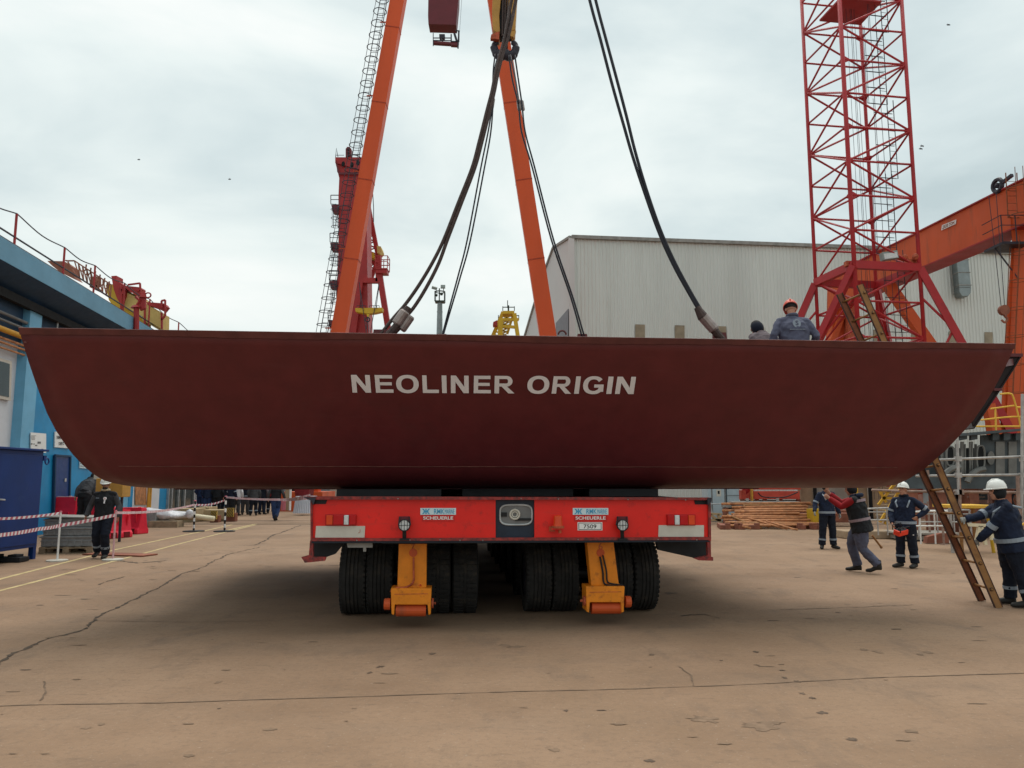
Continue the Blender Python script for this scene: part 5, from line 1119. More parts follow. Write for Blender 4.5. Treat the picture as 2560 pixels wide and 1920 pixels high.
o = MB(); p = G(112, 1385); o.box(p + Vector((0, .9, .25)), (.9, .4, .1)); o.box(p + Vector((0, .9, .12)), (.7, .3, .2)); tag(o.build('dark_girder', 'navy_steel', org=p), 'dark steel girder lying between cabinet and grey crates', 'girder')
# yellow box on the wall side
yb2 = thing('electrical_box', 'yellow electrical box on a stand behind the walking man', 'electrical box', G(278, 1345)); c = G(278, 1345)
a, b = U(240, 1196, 22.5), U(305, 1243, 22.5); MB().span(a, b + Vector((0, .5, 0))).build('box', 'hook_yellow', yb2, bevel=.02)
mb = MB(); 
for x in (a.x + .1, b.x - .1): mb.beam((x, 22.7, 0), (x, 22.7, b.z), .06)
mb.tube(spline([U(290, 1243, 22.5), U(296, 1262, 22.4), U(288, 1275, 22.4), U(293, 1290, 22.3)], 5), .02, 5); mb.tube([U(296, 1243, 22.5), U(297, 1290, 22.5)], .02, 5); mb.build('stand', 'dark_steel', yb2)
mb = MB(); mb.span(U(237, 1152, 23.2), U(262, 1198, 23.2) + Vector((0, .2, 0))); mb.build('back_panel', 'refl_white', yb2)
# ================================================================ TAPE POSTS AND TAPE
def post(label, px, py, h, striped=False, r=.022, disc=.22):
    p = G(px, py); t_ = thing('tape_post', label, 'post', p, 'posts carrying the warning tape')
    if striped:
        m1, m2 = MB(), MB(); n = 9
        for k in range(n): (m1 if k % 2 else m2).tube([p + Vector((0, 0, h * k / n)), p + Vector((0, 0, h * (k + 1) / n))], r, 8)
        m1.build('pole', 'white', t_); m2.build('dark_band', 'black', t_)
    else: MB().tube([p, p + Vector((0, 0, h))], r, 8).build('pole', 'pinkish' if px > 200 else 'white', t_)
    MB().tube([p, p + Vector((0, 0, .03)), p + Vector((0, 0, .045))], [disc, disc, .05], 20).build('base_disc', 'refl_white' if not striped else 'black', t_)
    MB().tube([p + Vector((0, 0, h)), p + Vector((0, 0, h + .03))], [r * 1.5, r], 8).build('cap', 'tape_red', t_); return p + Vector((0, 0, h))
P1 = post('white tape post in front of the grey crates, leftmost', 143, 1403, 1.07); P2 = post('pinkish white tape post just right of the walking man', 282, 1401, 1.08)
P3 = post('black and white banded tape post, left of the striped pair', 484, 1329, 1.05, True, .035, .36); P4 = post('black and white banded tape post, right of the striped pair', 561, 1329, 1.2, True, .035, .36)
def tape(label, pts, w_=.07, sag=.06, n=60):
    pts = [Vector(p) for p in pts]; root = None; a_, b_ = MB(), MB(); seg = []
    L = sum((q - p).length for p, q in zip(pts, pts[1:]))
    for p, q in zip(pts, pts[1:]):
        m_ = max(4, int((q - p).length / .055)); 
        for k in range(m_): t = k / m_; seg.append(p.lerp(q, t) - Vector((0, 0, sag * 4 * t * (1 - t))))
    seg.append(pts[-1])
    for i, (p, q) in enumerate(zip(seg, seg[1:])):
        tw_ = .25 * sin(i * .13); d = (q - p); s_ = Vector((0, -sin(tw_), cos(tw_))) * w_ / 2
        sk = d * .5
        a_.add([p - s_ - sk * .5, q - s_ - sk * .5, q + s_ + sk * .5, p + s_ + sk * .5], [(0, 1, 2, 3)], i % 2)
    t_ = thing('warning_tape', label, 'warning tape', pts[0], 'red and white warning tapes'); ORG[t_.name] = Vector(pts[0])
    o_ = a_.build('tape_strip', ['tape_red', 'tape_white'], t_, weld=True); s_ = o_.modifiers.new('t', 'SOLIDIFY'); s_.thickness = .003
tape('red and white tape from the left edge to the leftmost white post', [U(-80, 1302, 15.5), U(0, 1297, 16), P1 - Vector((0, 0, .02))], .055, .02)
tape('wide red and white tape running in front of the walking man to the right post', [U(-80, 1347, 13.6), U(0, 1338, 14.2), U(100, 1322, 15.5), U(150, 1314, 16.3), P2 - Vector((0, 0, .08))], .07, .01)
tape('red and white tape from the right post towards the striped posts', [P2 - Vector((0, 0, .03)), P3 - Vector((0, 0, .12)), P4 - Vector((0, 0, .1))], .06, .08)
tape('red and white tape from the striped posts to the transporter', [P4 - Vector((0, 0, .02)), U(700, 1249, 21), TF(776, 1241, .2)], .06, .02)
# ================================================================ MIDDLE DISTANCE, LEFT
wr = thing('wrapped_bundle', 'bundle in white plastic wrap with a cream pipe end lying behind the tape', 'bundle', G(400, 1318)); Yb = G(400, 1318).y
mb = MB(); pp(mb, [(346, 1278), (392, 1280), (388, 1315), (350, 1316)], Yb, 1.2); mb.build('crate', 'grey_plastic', wr, bevel=.04)
mb = MB()
for i in range(9): t = i / 8; mb.ball(U(362 + 72 * t, 1280 + 10 * t, Yb + .3), (.36, .32, .16 + .06 * sin(i * 2.3)), 8)
mb.tube([U(395, 1285, Yb + .4), U(480, 1288, Yb + .5)], [.2, .12], 10); mb.ball(U(474, 1285, Yb + .3), (.18, .12, .2), 8); mb.build('plastic_wrap', 'plastic_wrap', wr, remesh=.05)
MB().tube([U(470, 1289, Yb + .5), U(535, 1297, Yb + .4)], .1, 10).build('pipe', 'cream', wr, smooth=True)
mb = MB(); mb.box(G(400, 1320) + Vector((0, .5, .12)), (1.1, .6, .24)); mb.box(G(440, 1302) + Vector((0, 0, .1)), (2.5, .2, .1)); mb.build('bearer', 'wood', wr)
for i, (x0, x1, y0, y1, lb_) in enumerate(((488, 522, 1268, 1283, 'small plywood box behind the left striped post'), (500, 562, 1275, 1298, 'long plywood box with hazard striped end between the striped posts'), (430, 490, 1272, 1296, 'low tan plinth in front of the workshop glass door'))):
    Yq = 33 + (2 - i) * .8; a = U(x0, y0, Yq); c = G(x0, y1 + 6); mb = MB(); b_ = U(x1, y1, Yq); mb.span(a, Vector((b_.x, Yq + 1, max(0, b_.z - .0))))
    if b_.z > .05: mb.span((a.x + .1, Yq + .1, 0), (b_.x - .1, Yq + .9, b_.z))
    tag(mb.build('wooden_box', 'crate_wood', org=(a.x, Yq, 0), bevel=.01), lb_, 'box', 'boxes by the workshop front')
def hazard(label, x0, x1, y0, y1, Yq):
    a, b = U(x0, y0, Yq), U(x1, y1, Yq); z0 = max(.02, b.z); t_ = thing('hazard_board', label, 'hazard sign', (a.x, Yq, 0), 'yellow and black striped hazard boards')
    MB().span((a.x, Yq, z0), (b.x, Yq + .08, a.z)).build('board', 'stripe_yellow', t_); mb = MB(); W2, H2 = b.x - a.x, a.z - z0
    for k in range(-3, 5):
        q = []
        for u_, v_ in ((k / 4, 0), (k / 4 + .13, 0), (k / 4 + .13 + .7, 1), (k / 4 + .7, 1)): q.append((u_, v_))
        # clip to board
        poly = q
        for s_, lim in ((1, 0.), (-1, -1.)):
            out = []
            for i in range(len(poly)):
                (x_, y_), (x2, y2) = poly[i], poly[(i + 1) % len(poly)]; d1, d2 = s_ * x_ - lim, s_ * x2 - lim
                if d1 >= 0: out.append((x_, y_))
                if d1 * d2 < 0: tt = d1 / (d1 - d2); out.append((x_ + (x2 - x_) * tt, y_ + (y2 - y_) * tt))
            poly = out
            if not poly: break
        if len(poly) > 2: mb.prism([Vector((a.x + u_ * W2, Yq - .012, z0 + v_ * H2)) for u_, v_ in poly], (0, .012, 0))
    mb.build('stripe', 'black', t_); 
    MB().span((a.x - .05, Yq + .08, 0), (b.x + .05, Yq + .4, z0 + .15)).build('foot', 'rust_plate', t_)
hazard('striped hazard board at the end of the long plywood box', 527, 541, 1277, 1298, 32.8); hazard('striped hazard board on a rusty foot right of the second striped post', 567, 583, 1270, 1292, 33.5)
rp_ = thing('flower_stand', 'red draped stand next to a white pleated table cloth behind the walking crowd', 'stand', U(748, 1275, 40)); ORG[rp_.name] = Vector(rp_.location)
mb = MB(); pp(mb, [(735, 1215), (775, 1215), (770, 1242), (740, 1256)], 40, 1); mb.build('drape', 'cl_dkred', rp_)
tb_ = thing('table', 'table with white pleated cloth left of the transporter', 'table', U(757, 1272, 39)); ORG[tb_.name] = Vector(tb_.location)
mb = MB(); vs = []; 
a, b = U(739, 1243, 39), U(778, 1243, 39); zb = .12; n = 40
for i in range(n + 1): x = a.x + (b.x - a.x) * i / n; y = 39 + .06 * sin(i * 1.6); vs += [Vector((x, y, a.z)), Vector((x - .1 + .2 * i / n, y - .05, zb))]
mb.add(vs, [(2 * i, 2 * i + 2, 2 * i + 3, 2 * i + 1) for i in range(n)]); mb.build('cloth', 'tent_white', tb_); MB().span(a, (b.x, 40.2, a.z + .04)).build('table_top', 'tent_white', tb_)
kp = thing('metal_post', 'tan square post with red striped guards behind the person walking away', 'post', U(717, 1278, 38)); ORG[kp.name] = Vector(kp.location)
mb = MB(); mb.span(U(714, 1200, 38), U(722, 1276, 38) + Vector((0, .3, 0))); mb.build('post', 'tan_wall', kp); mb = MB(); mb.span(U(724, 1200, 38), U(726, 1276, 38) + Vector((0, .1, 0))); mb.build('pipe', 'white', kp)
mb = MB()
for x in (706, 710, 713): mb.beam(U(x, 1248, 37.8), U(x - 1, 1276, 37.8), .06)
mb.build('guard', 'tape_red', kp)
sh = thing('far_shed', 'low tan industrial shed in the far background beyond the crowd', 'building', (-28, 75, 0))
mb = MB(); mb.span((-34, 75, 0), (-9.0, 85, 3.0)); mb.build('wall', 'shed', sh); mb = MB(); mb.span((-34, 74.8, 3.0), (-8.8, 85, 3.25)); mb.build('roof', 'beam_grey', sh)
mb = MB()
for k in range(6): mb.span((-30 + 3.6 * k, 74.9, .1), (-28.4 + 3.6 * k, 74.97, 2.2))
mb.each('door', 'door_grey', sh)
# ================================================================ PEOPLE
def V(*a): return Vector(a)
def person(label, pos, rz, J=None, scale=1., jacket='cl_navy', sleeves=None, trousers='cl_navy2', helmet=None, hood=None, hair=True, skin='skin', lean=0., twist=0., head=(0, 0), bands=True, tband=True, gloves=False, vox=.014, hood_down=None, beard=False, extra=None, collar=None, long=0., group=None, bandm='refl', wide=1., name='person'):
    """faces local -Y; +x is to the right of the picture when rz = 0"""
    pr = thing(name, label, 'person', pos, group, rz, True); pr.scale = (scale,) * 3
    j = dict(pelvis=V(0, 0, .95), hl=V(-.095, 0, .92), hr=V(.095, 0, .92), kl=V(-.115, -.02, .50), kr=V(.115, -.02, .50), al=V(-.13, .02, .10), ar=V(.13, .02, .10), tl=V(-.15, -.17, .035), tr=V(.15, -.17, .035))
    up = dict(chest=V(0, 0, 1.26), sl=V(-.172 * wide, .01, 1.40), sr=V(.172 * wide, .01, 1.40), neck=V(0, .01, 1.47), head=V(0, -.015, 1.62), el=V(-.26 * wide, .03, 1.15), er=V(.26 * wide, .03, 1.15), wl=V(-.27 * wide, -.06, .90), wr=V(.27 * wide, -.06, .90))
    Rl = Matrix.Rotation(twist, 3, 'Z') @ Matrix.Rotation(lean, 3, 'X'); pv = j['pelvis']
    for k, v in up.items(): up[k] = pv + Rl @ (v - pv)
    j.update(up)
    if J: j.update({k: Vector(v) for k, v in J.items() if k != 'curl'})
    X_, Y_, Z_ = Rl @ V(1, 0, 0), Rl @ V(0, 1, 0), Rl @ V(0, 0, 1)
    W = wide
    # --- head frame
    Hm = Rl @ Matrix.Rotation(head[0], 3, 'Z') @ Matrix.Rotation(head[1], 3, 'X'); hc = j['head']
    def h(x, y, z): return hc + Hm @ V(x, y, z)
    b = MB()
    b.ball(hc + Hm @ V(0, .01, .03), (.076, .095, .095), 14, R=Hm); b.ball(h(0, -.022, -.045), (.056, .066, .07), 12, R=Hm); b.ball(h(0, -.05, -.09), (.035, .035, .03), 10, R=Hm)
    b.loft([(h(0, -.085, .02), Hm @ V(.01, 0, 0), Hm @ V(0, .01, 0)), (h(0, -.103, -.02), Hm @ V(.017, 0, 0), Hm @ V(0, .016, 0)), (h(0, -.09, -.035), Hm @ V(.014, 0, 0), Hm @ V(0, .012, 0))], 8)
    for s in (-1, 1): b.ball(h(s * .078, .012, -.005), (.012, .02, .032), 8, R=Hm); b.ball(h(s * .03, -.078, .035), (.026, .012, .008), 8, R=Hm)
    b.ball(h(0, -.085, -.062), (.024, .012, .009), 8, R=Hm)
    b.tube([h(0, .02, -.04), j['neck'] - Z_ * .05], [.055, .062], 12)
    # trunk and limbs inside the clothes
    b.loft([(j['pelvis'] - V(0, 0, .06), X_ * .12, Y_ * .09), (j['pelvis'] + Z_ * .1, X_ * .12, Y_ * .09), (j['chest'], X_ * .14, Y_ * .1), (j['neck'] - Z_ * .05, X_ * .1, Y_ * .07)], 12)
    for s in 'lr':
        b.tube([j['s' + s], j['e' + s], j['w' + s]], [.045, .036, .027], 10); b.tube([j['h' + s], j['k' + s], j['a' + s]], [.075, .05, .04], 10)
        b.tube([j['neck'] - Z_ * .04, j['s' + s]], [.06, .05], 8)
    hands = MB(); gm = MB()
    for s, sg in (('l', -1), ('r', 1)):
        w_ = j['w' + s]; d = (w_ - j['e' + s]).normalized(); side = (X_ * sg); side = (side - d * side.dot(d)).normalized(); nrm_ = d.cross(side).normalized() * sg
        palm = w_ + d * .05; trg = gm if gloves else b
        trg.loft([(w_ - d * .01, nrm_ * .026, side * .018), (w_ + d * .03, nrm_ * .04, side * .017), (w_ + d * .085, nrm_ * .042, side * .014)], 10)
        curl = (J or {}).get('curl', .5)
        for f_, (o_, l_) in enumerate(((-.031, .062), (-.011, .075), (.010, .07), (.030, .055))):
            p0 = w_ + d * .08 + nrm_ * o_; p1 = p0 + (d * cos(curl) - side * sin(curl)) * l_ * .5; p2 = p1 + (d * cos(curl * 2.2) - side * sin(curl * 2.2)) * l_ * .45
            trg.tube([p0, p1, p2], [.0095, .009, .007], 6)
        p0 = w_ + d * .03 - nrm_ * .032; p1 = p0 - nrm_ * .026 + d * .022 - side * .012; trg.tube([p0, p1, p1 + d * .03 - side * .012], [.012, .0105, .008], 6)
    b.build('body', skin, pr, smooth=True, remesh=.0085 if vox < .016 else .014)
    if gloves: gm.build('glove', 'glove', pr, remesh=.008)
    # --- eyes, hair, beard
    e_ = MB()
    for s in (-1, 1): e_.ball(h(s * .03, -.082, .017), (.012, .008, .007), 8, R=Hm)
    e_.build('eye', 'black', pr)
    if hair: MB().ball(h(0, .022, .045), (.082, .092, .088), 14, lo=-.35, R=Hm @ Matrix.Rotation(-.35, 3, 'X')).build('hair', 'hair', pr, smooth=True)
    if beard:
        q = MB(); q.ball(h(0, -.038, -.072), (.058, .06, .045), 12, R=Hm); q.ball(h(0, -.094, -.046), (.03, .012, .008), 8, R=Hm); q.build('beard', 'hair', pr, smooth=True)
    if hood: MB().ball(h(0, .025, .0), (.096, .1, .125), 14, R=Hm).build('balaclava', hood, pr, smooth=True)
    # --- jacket
    hem = j['pelvis'] - Z_ * (.10 + long) if lean < .5 else j['pelvis'] - V(0, 0, .05)
    jk = MB()
    jk.loft([(hem, X_ * .205 * W, Y_ * .150 * W), (j['pelvis'] + Z_ * .02, X_ * .195 * W, Y_ * .145 * W), (j['pelvis'] + Z_ * .14, X_ * .19 * W, Y_ * .14 * W), (j['chest'], X_ * .205 * W, Y_ * .145 * W), (j['chest'] + Z_ * .09, X_ * .19 * W, Y_ * .135 * W), (j['neck'] - Z_ * .045, X_ * .13, Y_ * .1), (j['neck'] + Z_ * .035, X_ * .076, Y_ * .08)], 20)
    sv = MB()
    for s in 'lr':
        S_, E_, W2 = j['s' + s], j['e' + s], j['w' + s]
        sv.tube([S_ + (S_ - E_).normalized() * .01, S_.lerp(E_, .3), S_.lerp(E_, .75), E_, E_.lerp(W2, .35), E_.lerp(W2, .9), W2], [.066, .074, .066, .064, .062, .052, .048], 12)
        jk.ball(S_, .070, 10); jk.tube([j['neck'] - Z_ * .03, S_ + Z_ * .0], [.07, .068], 10)
        if sleeves is None: pass
    if sleeves is None: jk.v, jk.f, jk.m = jk.v + sv.v, jk.f + [tuple(i + len(jk.v) for i in f) for f in sv.f], jk.m + sv.m
    o_ = jk.build('jacket' if sleeves is None else 'vest', jacket, pr, remesh=vox)
    if sleeves: sv.build('sleeve', sleeves, pr, remesh=vox)
    if vox < .02:
        tx = bpy.data.textures.get('folds') or bpy.data.textures.new('folds', 'CLOUDS'); tx.noise_scale = .085; tx.noise_depth = 2
        dm = o_.modifiers.new('folds', 'DISPLACE'); dm.texture = tx; dm.strength = .034; dm.mid_level = .5
    # --- trousers
    tr_ = MB(); P0 = j['pelvis']
    tr_.loft([(P0 + V(0, 0, .08), X_ * .165 * W, Y_ * .13 * W), (P0, X_ * .18 * W, Y_ * .14 * W), (P0 - V(0, 0, .1), V(.175 * W, 0, 0), V(0, .13 * W, 0))], 16)
    for s in 'lr':
        Hh_, K, A_ = j['h' + s], j['k' + s], j['a' + s]; d = (K - Hh_).normalized()
        tr_.tube([Hh_ + V(0, 0, .03), Hh_.lerp(K, .25), Hh_.lerp(K, .7), K, K.lerp(A_, .3), K.lerp(A_, .8), A_ + V(0, 0, .0)], [.1 * W, .11 * W, .098 * W, .092, .092, .086, .088], 12)
    o_ = tr_.build('trousers', trousers, pr, remesh=vox)
    if vox < .02: dm = o_.modifiers.new('folds', 'DISPLACE'); dm.texture = tx; dm.strength = .03; dm.mid_level = .5
    # --- boots
    for s in 'lr':
        A_, T_ = j['a' + s], j['t' + s]; f = (T_ - A_); f.z = 0; f.normalize(); sd_ = V(-f.y, f.x, 0); q = MB()
        d = (T_ - A_); tz = T_.z - .035; az = A_.z - .1
        heel = A_ - f * .07 + V(0, 0, -.06 - 0)
        q.loft([(A_ + V(0, 0, .1), f * .06, sd_ * .055), (A_ + V(0, 0, .0), f * .065, sd_ * .052), (A_ + V(0, 0, -.045) + f * .01, f * .08, sd_ * .05)], 12)
        q.loft([(A_ - f * .065 + V(0, 0, -.045), V(0, 0, .045), sd_ * .04), (A_ + f * .03 + V(0, 0, -.04), V(0, 0, .055), sd_ * .047), (T_ - f * .03 + V(0, 0, .01), V(0, 0, .042), sd_ * .052), (T_ + f * .04 + V(0, 0, .005), V(0, 0, .033), sd_ * .042), (T_ + f * .065, V(0, 0, .02), sd_ * .02)], 12)
        q.build('boot', 'boot', pr, remesh=.012)
    # --- bands
    if bands:
        q = MB()
        for s in 'lr':
            S_, E_ = j['s' + s], j['e' + s]; a, c = S_.lerp(E_, .72), S_.lerp(E_, .88); q.tube([a, c], [.077, .075], 14)
        hz = j['pelvis'] - Z_ * .01
        q.loft([(hz - Z_ * .028, X_ * .212 * W, Y_ * .162 * W), (hz + Z_ * .028, X_ * .211 * W, Y_ * .161 * W)], 24)
        for s in (-1, 1): q.tube([j['chest'] + X_ * s * .09 * W - Y_ * .14 * W + Z_ * .0, j['chest'] + X_ * s * .125 * W - Y_ * .122 * W + Z_ * .1, j['neck'] + X_ * s * .12 * W - Z_ * .03, j['chest'] + X_ * s * .12 * W + Y_ * .145 * W + Z_ * .1], .018, 6)
        q.build('reflective_band', bandm, pr)
    if tband:
        q = MB()
        for s in 'lr': K, A_ = j['k' + s], j['a' + s]; q.tube([K.lerp(A_, .58), K.lerp(A_, .69)], [.096, .095], 14)
        q.build('trouser_band', bandm, pr)
    if collar: 
        q = MB(); q.ring(j['neck'] + Z_ * .035, X_ * .07, Y_ * .075, .03, 16, 8); q.build('collar', collar, pr, smooth=True)
    if helmet:
        q = MB(); R2 = Hm @ Matrix.Rotation(.08, 3, 'X')
        q.ball(h(0, .0, .05), (.112, .134, .132), 20, lo=0, R=R2)
        q.loft([(h(0, .0, .040), R2 @ V(.114, 0, 0), R2 @ V(0, .136, 0)), (h(0, .0, .062), R2 @ V(.113, 0, 0), R2 @ V(0, .135, 0))], 20)
        q.loft([(h(0, -.06, .040), R2 @ V(.095, 0, 0), R2 @ V(0, .118, 0)), (h(0, -.055, .052), R2 @ V(.092, 0, 0), R2 @ V(0, .108, 0))], 20)
        q.tube([h(0, -.122, .085), h(0, -.1, .137), h(0, -.045, .178), h(0, .03, .18), h(0, .092, .15), h(0, .125, .09)], .014, 8)
        q.build('helmet', helmet, pr, smooth=True)
        q = MB(); q.ring(h(0, .01, .045), Hm @ V(.095, 0, 0), Hm @ V(0, .11, 0), .012, 18, 6); q.build('helmet_strap', 'black', pr)
    if extra: extra(pr, j, h, X_, Y_, Z_)
    return pr
# --- walking man, left
def ex_walk(pr, j, h, X_, Y_, Z_):
    q = MB(); c = j['chest'] + X_ * .05 - Y_ * .16 + Z_ * .06; q.tube([c, c - Y_ * .012], .035, 14); q.beam(c, c + V(-.01, -.01, -.11), .03, .006); q.build('rosette', 'tape_white', pr)
    q = MB(); q.tube([c - Y_ * .012, c - Y_ * .016], .016, 10); q.build('rosette_centre', 'pinkish', pr)
    q = MB(); q.box(j['chest'] + X_ * -.11 - Y_ * .152 + Z_ * .07, (.07, .01, .012)); q.build('chest_mark', 'refl', pr)
person('bearded man in white helmet and black charcoal workwear walking towards the camera', G(253, 1396), radians(10), J=dict(kl=(-.12, -.06, .5), kr=(.10, -.16, .52), al=(-.13, .14, .16), ar=(.09, -.02, .10), tl=(-.14, -.03, .05), tr=(.10, -.21, .035), el=(-.31, .08, 1.16), wl=(-.36, -.02, .93), er=(.28, .06, 1.15), wr=(.30, -.02, .9)),
       jacket='cl_black', sleeves='cl_grey', trousers='cl_navy2', helmet='helmet_white', skin='skin2', head=(.1, .12), bands=False, collar='cl_beige', beard=True, vox=.012, extra=ex_walk, scale=1.03, wide=1.05, hood='cl_beige' if False else None)
# --- bent pair by the workshop door, standing on a step
PX = Vector((U(205, 1300, 24.6).x, 24.6, 0)); step = MB(); p = PX; step.box(p + V(0, .2, .17), (1.8, 1.0, .34)); tag(step.build('concrete_step', 'grey_wall', org=p, bevel=.02), 'low concrete step against the workshop wall behind the barriers', 'step')
p = PX + V(0, 0, .34)
def ex_back(pr, j, h, X_, Y_, Z_): q = MB(); q.box(j['chest'] + Y_ * .155 + Z_ * .08, (.2, .012, .014)); q.build('back_mark', 'refl', pr)
person('man in charcoal jacket bending forward with his back turned, by the workshop door', p + V(.15, -.2, 0), radians(175), jacket='cl_grey', trousers='cl_black', lean=.62, bands=False, tband=False, hood='cl_black', extra=ex_back, scale=1.05, wide=1.1, J=None)
person('man in black with white cap stooping beside the charcoal jacket man', p + V(-.12, .35, 0), radians(150), jacket='cl_black', trousers='cl_black', lean=.45, bands=False, tband=False, hair=True, helmet='helmet_white', scale=1.08, wide=1.1)
# --- two workers on the hull
DZ = 2.83
def ex_logo(pr, j, h, X_, Y_, Z_):
    c = j['chest'] + Z_ * .06 + Y_ * .172; q = MB(); q.loft([(c - Y_ * .01, X_ * .062, Z_ * .07), (c + Y_ * .006, X_ * .062, Z_ * .07)], 24); e_ = q.build('emblem', 'refl', pr)
    m0 = text_mb('S', lambda x, y: c + X_ * (-x) * .105 * -1 * -1 + Z_ * y * .105 + Y_ * .009, bold=.03); m0.build('lettering', 'cl_slate', e_)
    q = MB(); 
    for k in range(11): q.box(c + Z_ * -.1 + X_ * (-.11 + .022 * k) + Y_ * .004, (.014, .01, .012))
    q.build('back_print', 'refl', pr)
person('worker in slate blue jacket and orange red helmet seen from behind on the hull', Vector((U(1985, 800, 11.55).x, 11.55, DZ)), radians(180), jacket='cl_slate', trousers='cl_slate', helmet='helmet_orange', lean=.16, head=(-.25, .35), bands=False, tband=False, wide=1.22, scale=.97, extra=ex_logo, collar='cl_slate', J=dict(el=(-.33, .02, 1.17), er=(.33, .02, 1.17), wl=(-.34, -.16, .95), wr=(.36, -.12, .93)), vox=.013)
person('worker in mauve grey jacket and dark cap crouching left of the orange helmet', Vector((U(1932, 800, 12.3).x, 12.3, DZ - .13)), radians(205), jacket='cl_mauve', trousers='cl_grey', lean=.55, bands=False, tband=False, hood='cl_navy2', wide=1.15, scale=1.05)
# --- right hand group
# man A holding ladder
LF1, LF2 = G(2498, 1520), G(2455, 1503)
LT1 = U(2150, 712, 12.3); LT2 = U(2098, 735, 12.55)
def on_ladder(py_t): return LF1.lerp(LT1, py_t)
hA = G(2540, 1516); rzA = radians(-108)
def wl_(p, pos, rz, sc=1.): q = Matrix.Rotation(-rz, 3, 'Z') @ (Vector(p) - Vector(pos)); return q / sc
tg1 = LF1.lerp(LT1, .245) + V(.05, -.03, 0); tg2 = LF1.lerp(LT1, .17) + V(.06, .1, -.06)
SA = 1.0
w1 = wl_(tg1, hA, rzA, SA); w2 = wl_(tg2, hA, rzA, SA)
sh1 = V(.19, -.17, 1.41); sh2 = V(-.19, -.17, 1.41)
def mid(a, b, drop): return a.lerp(b, .5) + V(0, 0, -drop)
def pull(s, w, L=.56):
    d = w - s; return s + d.normalized() * min(d.length, L)
# his near arm (picture side) is local -x for a man facing left
wa, wb = pull(sh2, w1, .58), pull(sh1, w2, .58)
person('man in white helmet, black balaclava and navy workwear holding the ladder', hA, rzA, J=dict(wl=wa, el=mid(sh2, wa, .06), wr=wb, er=mid(sh1, wb, .1), kl=(-.13, -.02, .5), kr=(.12, .05, .5), al=(-.14, -.02, .10), ar=(.13, .14, .10), tl=(-.16, -.2, .035), tr=(.14, -.04, .035), curl=.9), jacket='cl_navy', trousers='cl_navy2', helmet='helmet_white', lean=.17, head=(.1, -.15), hood='cl_black', gloves=True, wide=1.32, long=.08, vox=.011, scale=SA, beard=False)
# man B with remote control
def ex_b(pr, j, h, X_, Y_, Z_): q = MB(); q.box(j['kr'].lerp(j['hr'], .45) - Y_ * .09 + X_ * .03, (.09, .008, .018)); q.build('trouser_mark', 'white', pr)
hB = G(2270, 1419)
person('man in white helmet and navy workwear looking up, holding a red remote control box', hB, radians(-42), J=dict(kl=(-.12, 0, .5), kr=(.12, -.02, .5), al=(-.13, -.02, .1), ar=(.14, .02, .1), tl=(-.2, -.2, .035), tr=(.12, -.18, .035), er=(.40, .14, 1.2), wr=(.24, -.02, 1.06), el=(-.27, -.02, 1.14), wl=(-.2, -.2, .93)), jacket='cl_navy', trousers='cl_navy2', helmet='helmet_white', head=(-.2, -.22), hair=False, hood_down=None, wide=1.05, vox=.012, extra=ex_b, collar='cl_navy2', scale=.97)
p = U(2252, 1330, hB.y - .32); rc = thing('remote_control', 'bright red remote control box with black handles held by the man looking up', 'remote control', p, None, radians(25), True)
Rr = Matrix.Rotation(radians(18), 3, 'X') @ Matrix.Rotation(radians(-10), 3, 'Y')
MB().box((0, 0, 0), (.26, .15, .11), Rr).build('case', 'remote_red', rc, bevel=.018)
mb = MB(); mb.tube([Rr @ V(x, y, z) for x, y, z in ((-.12, -.09, .04), (-.14, -.1, .14), (.10, -.1, .14), (.12, -.09, .04))], .011, 6); mb.tube([Rr @ V(x, y, z) for x, y, z in ((-.12, .09, .04), (-.14, .1, .14), (.10, .1, .14), (.12, .09, .04))], .011, 6)
for x in (-.06, .05): mb.tube([Rr @ V(x, 0, .05), Rr @ V(x, 0, .1)], .018, 8)
mb.build('handle_frame', 'black', rc)
MB().box(Rr @ V(0, 0, .057), (.2, .12, .006), Rr).build('control_panel', 'plate_text', rc)
# man C standing
person('man in navy workwear standing with arms apart under the hull, head hidden by it', G(2072, 1372), radians(8), J=dict(kl=(-.14, 0, .5), kr=(.13, 0, .5), al=(-.17, .02, .1), ar=(.15, .02, .1), tl=(-.27, -.13, .035), tr=(.17, -.16, .035), el=(-.31, .02, 1.16), wl=(-.40, -.1, .97), er=(.29, .03, 1.13), wr=(.31, -.06, .9)), jacket='cl_navy', trousers='cl_navy2', hair=True, hood='cl_black', gloves=True, wide=1.05, vox=.013, scale=1.0)
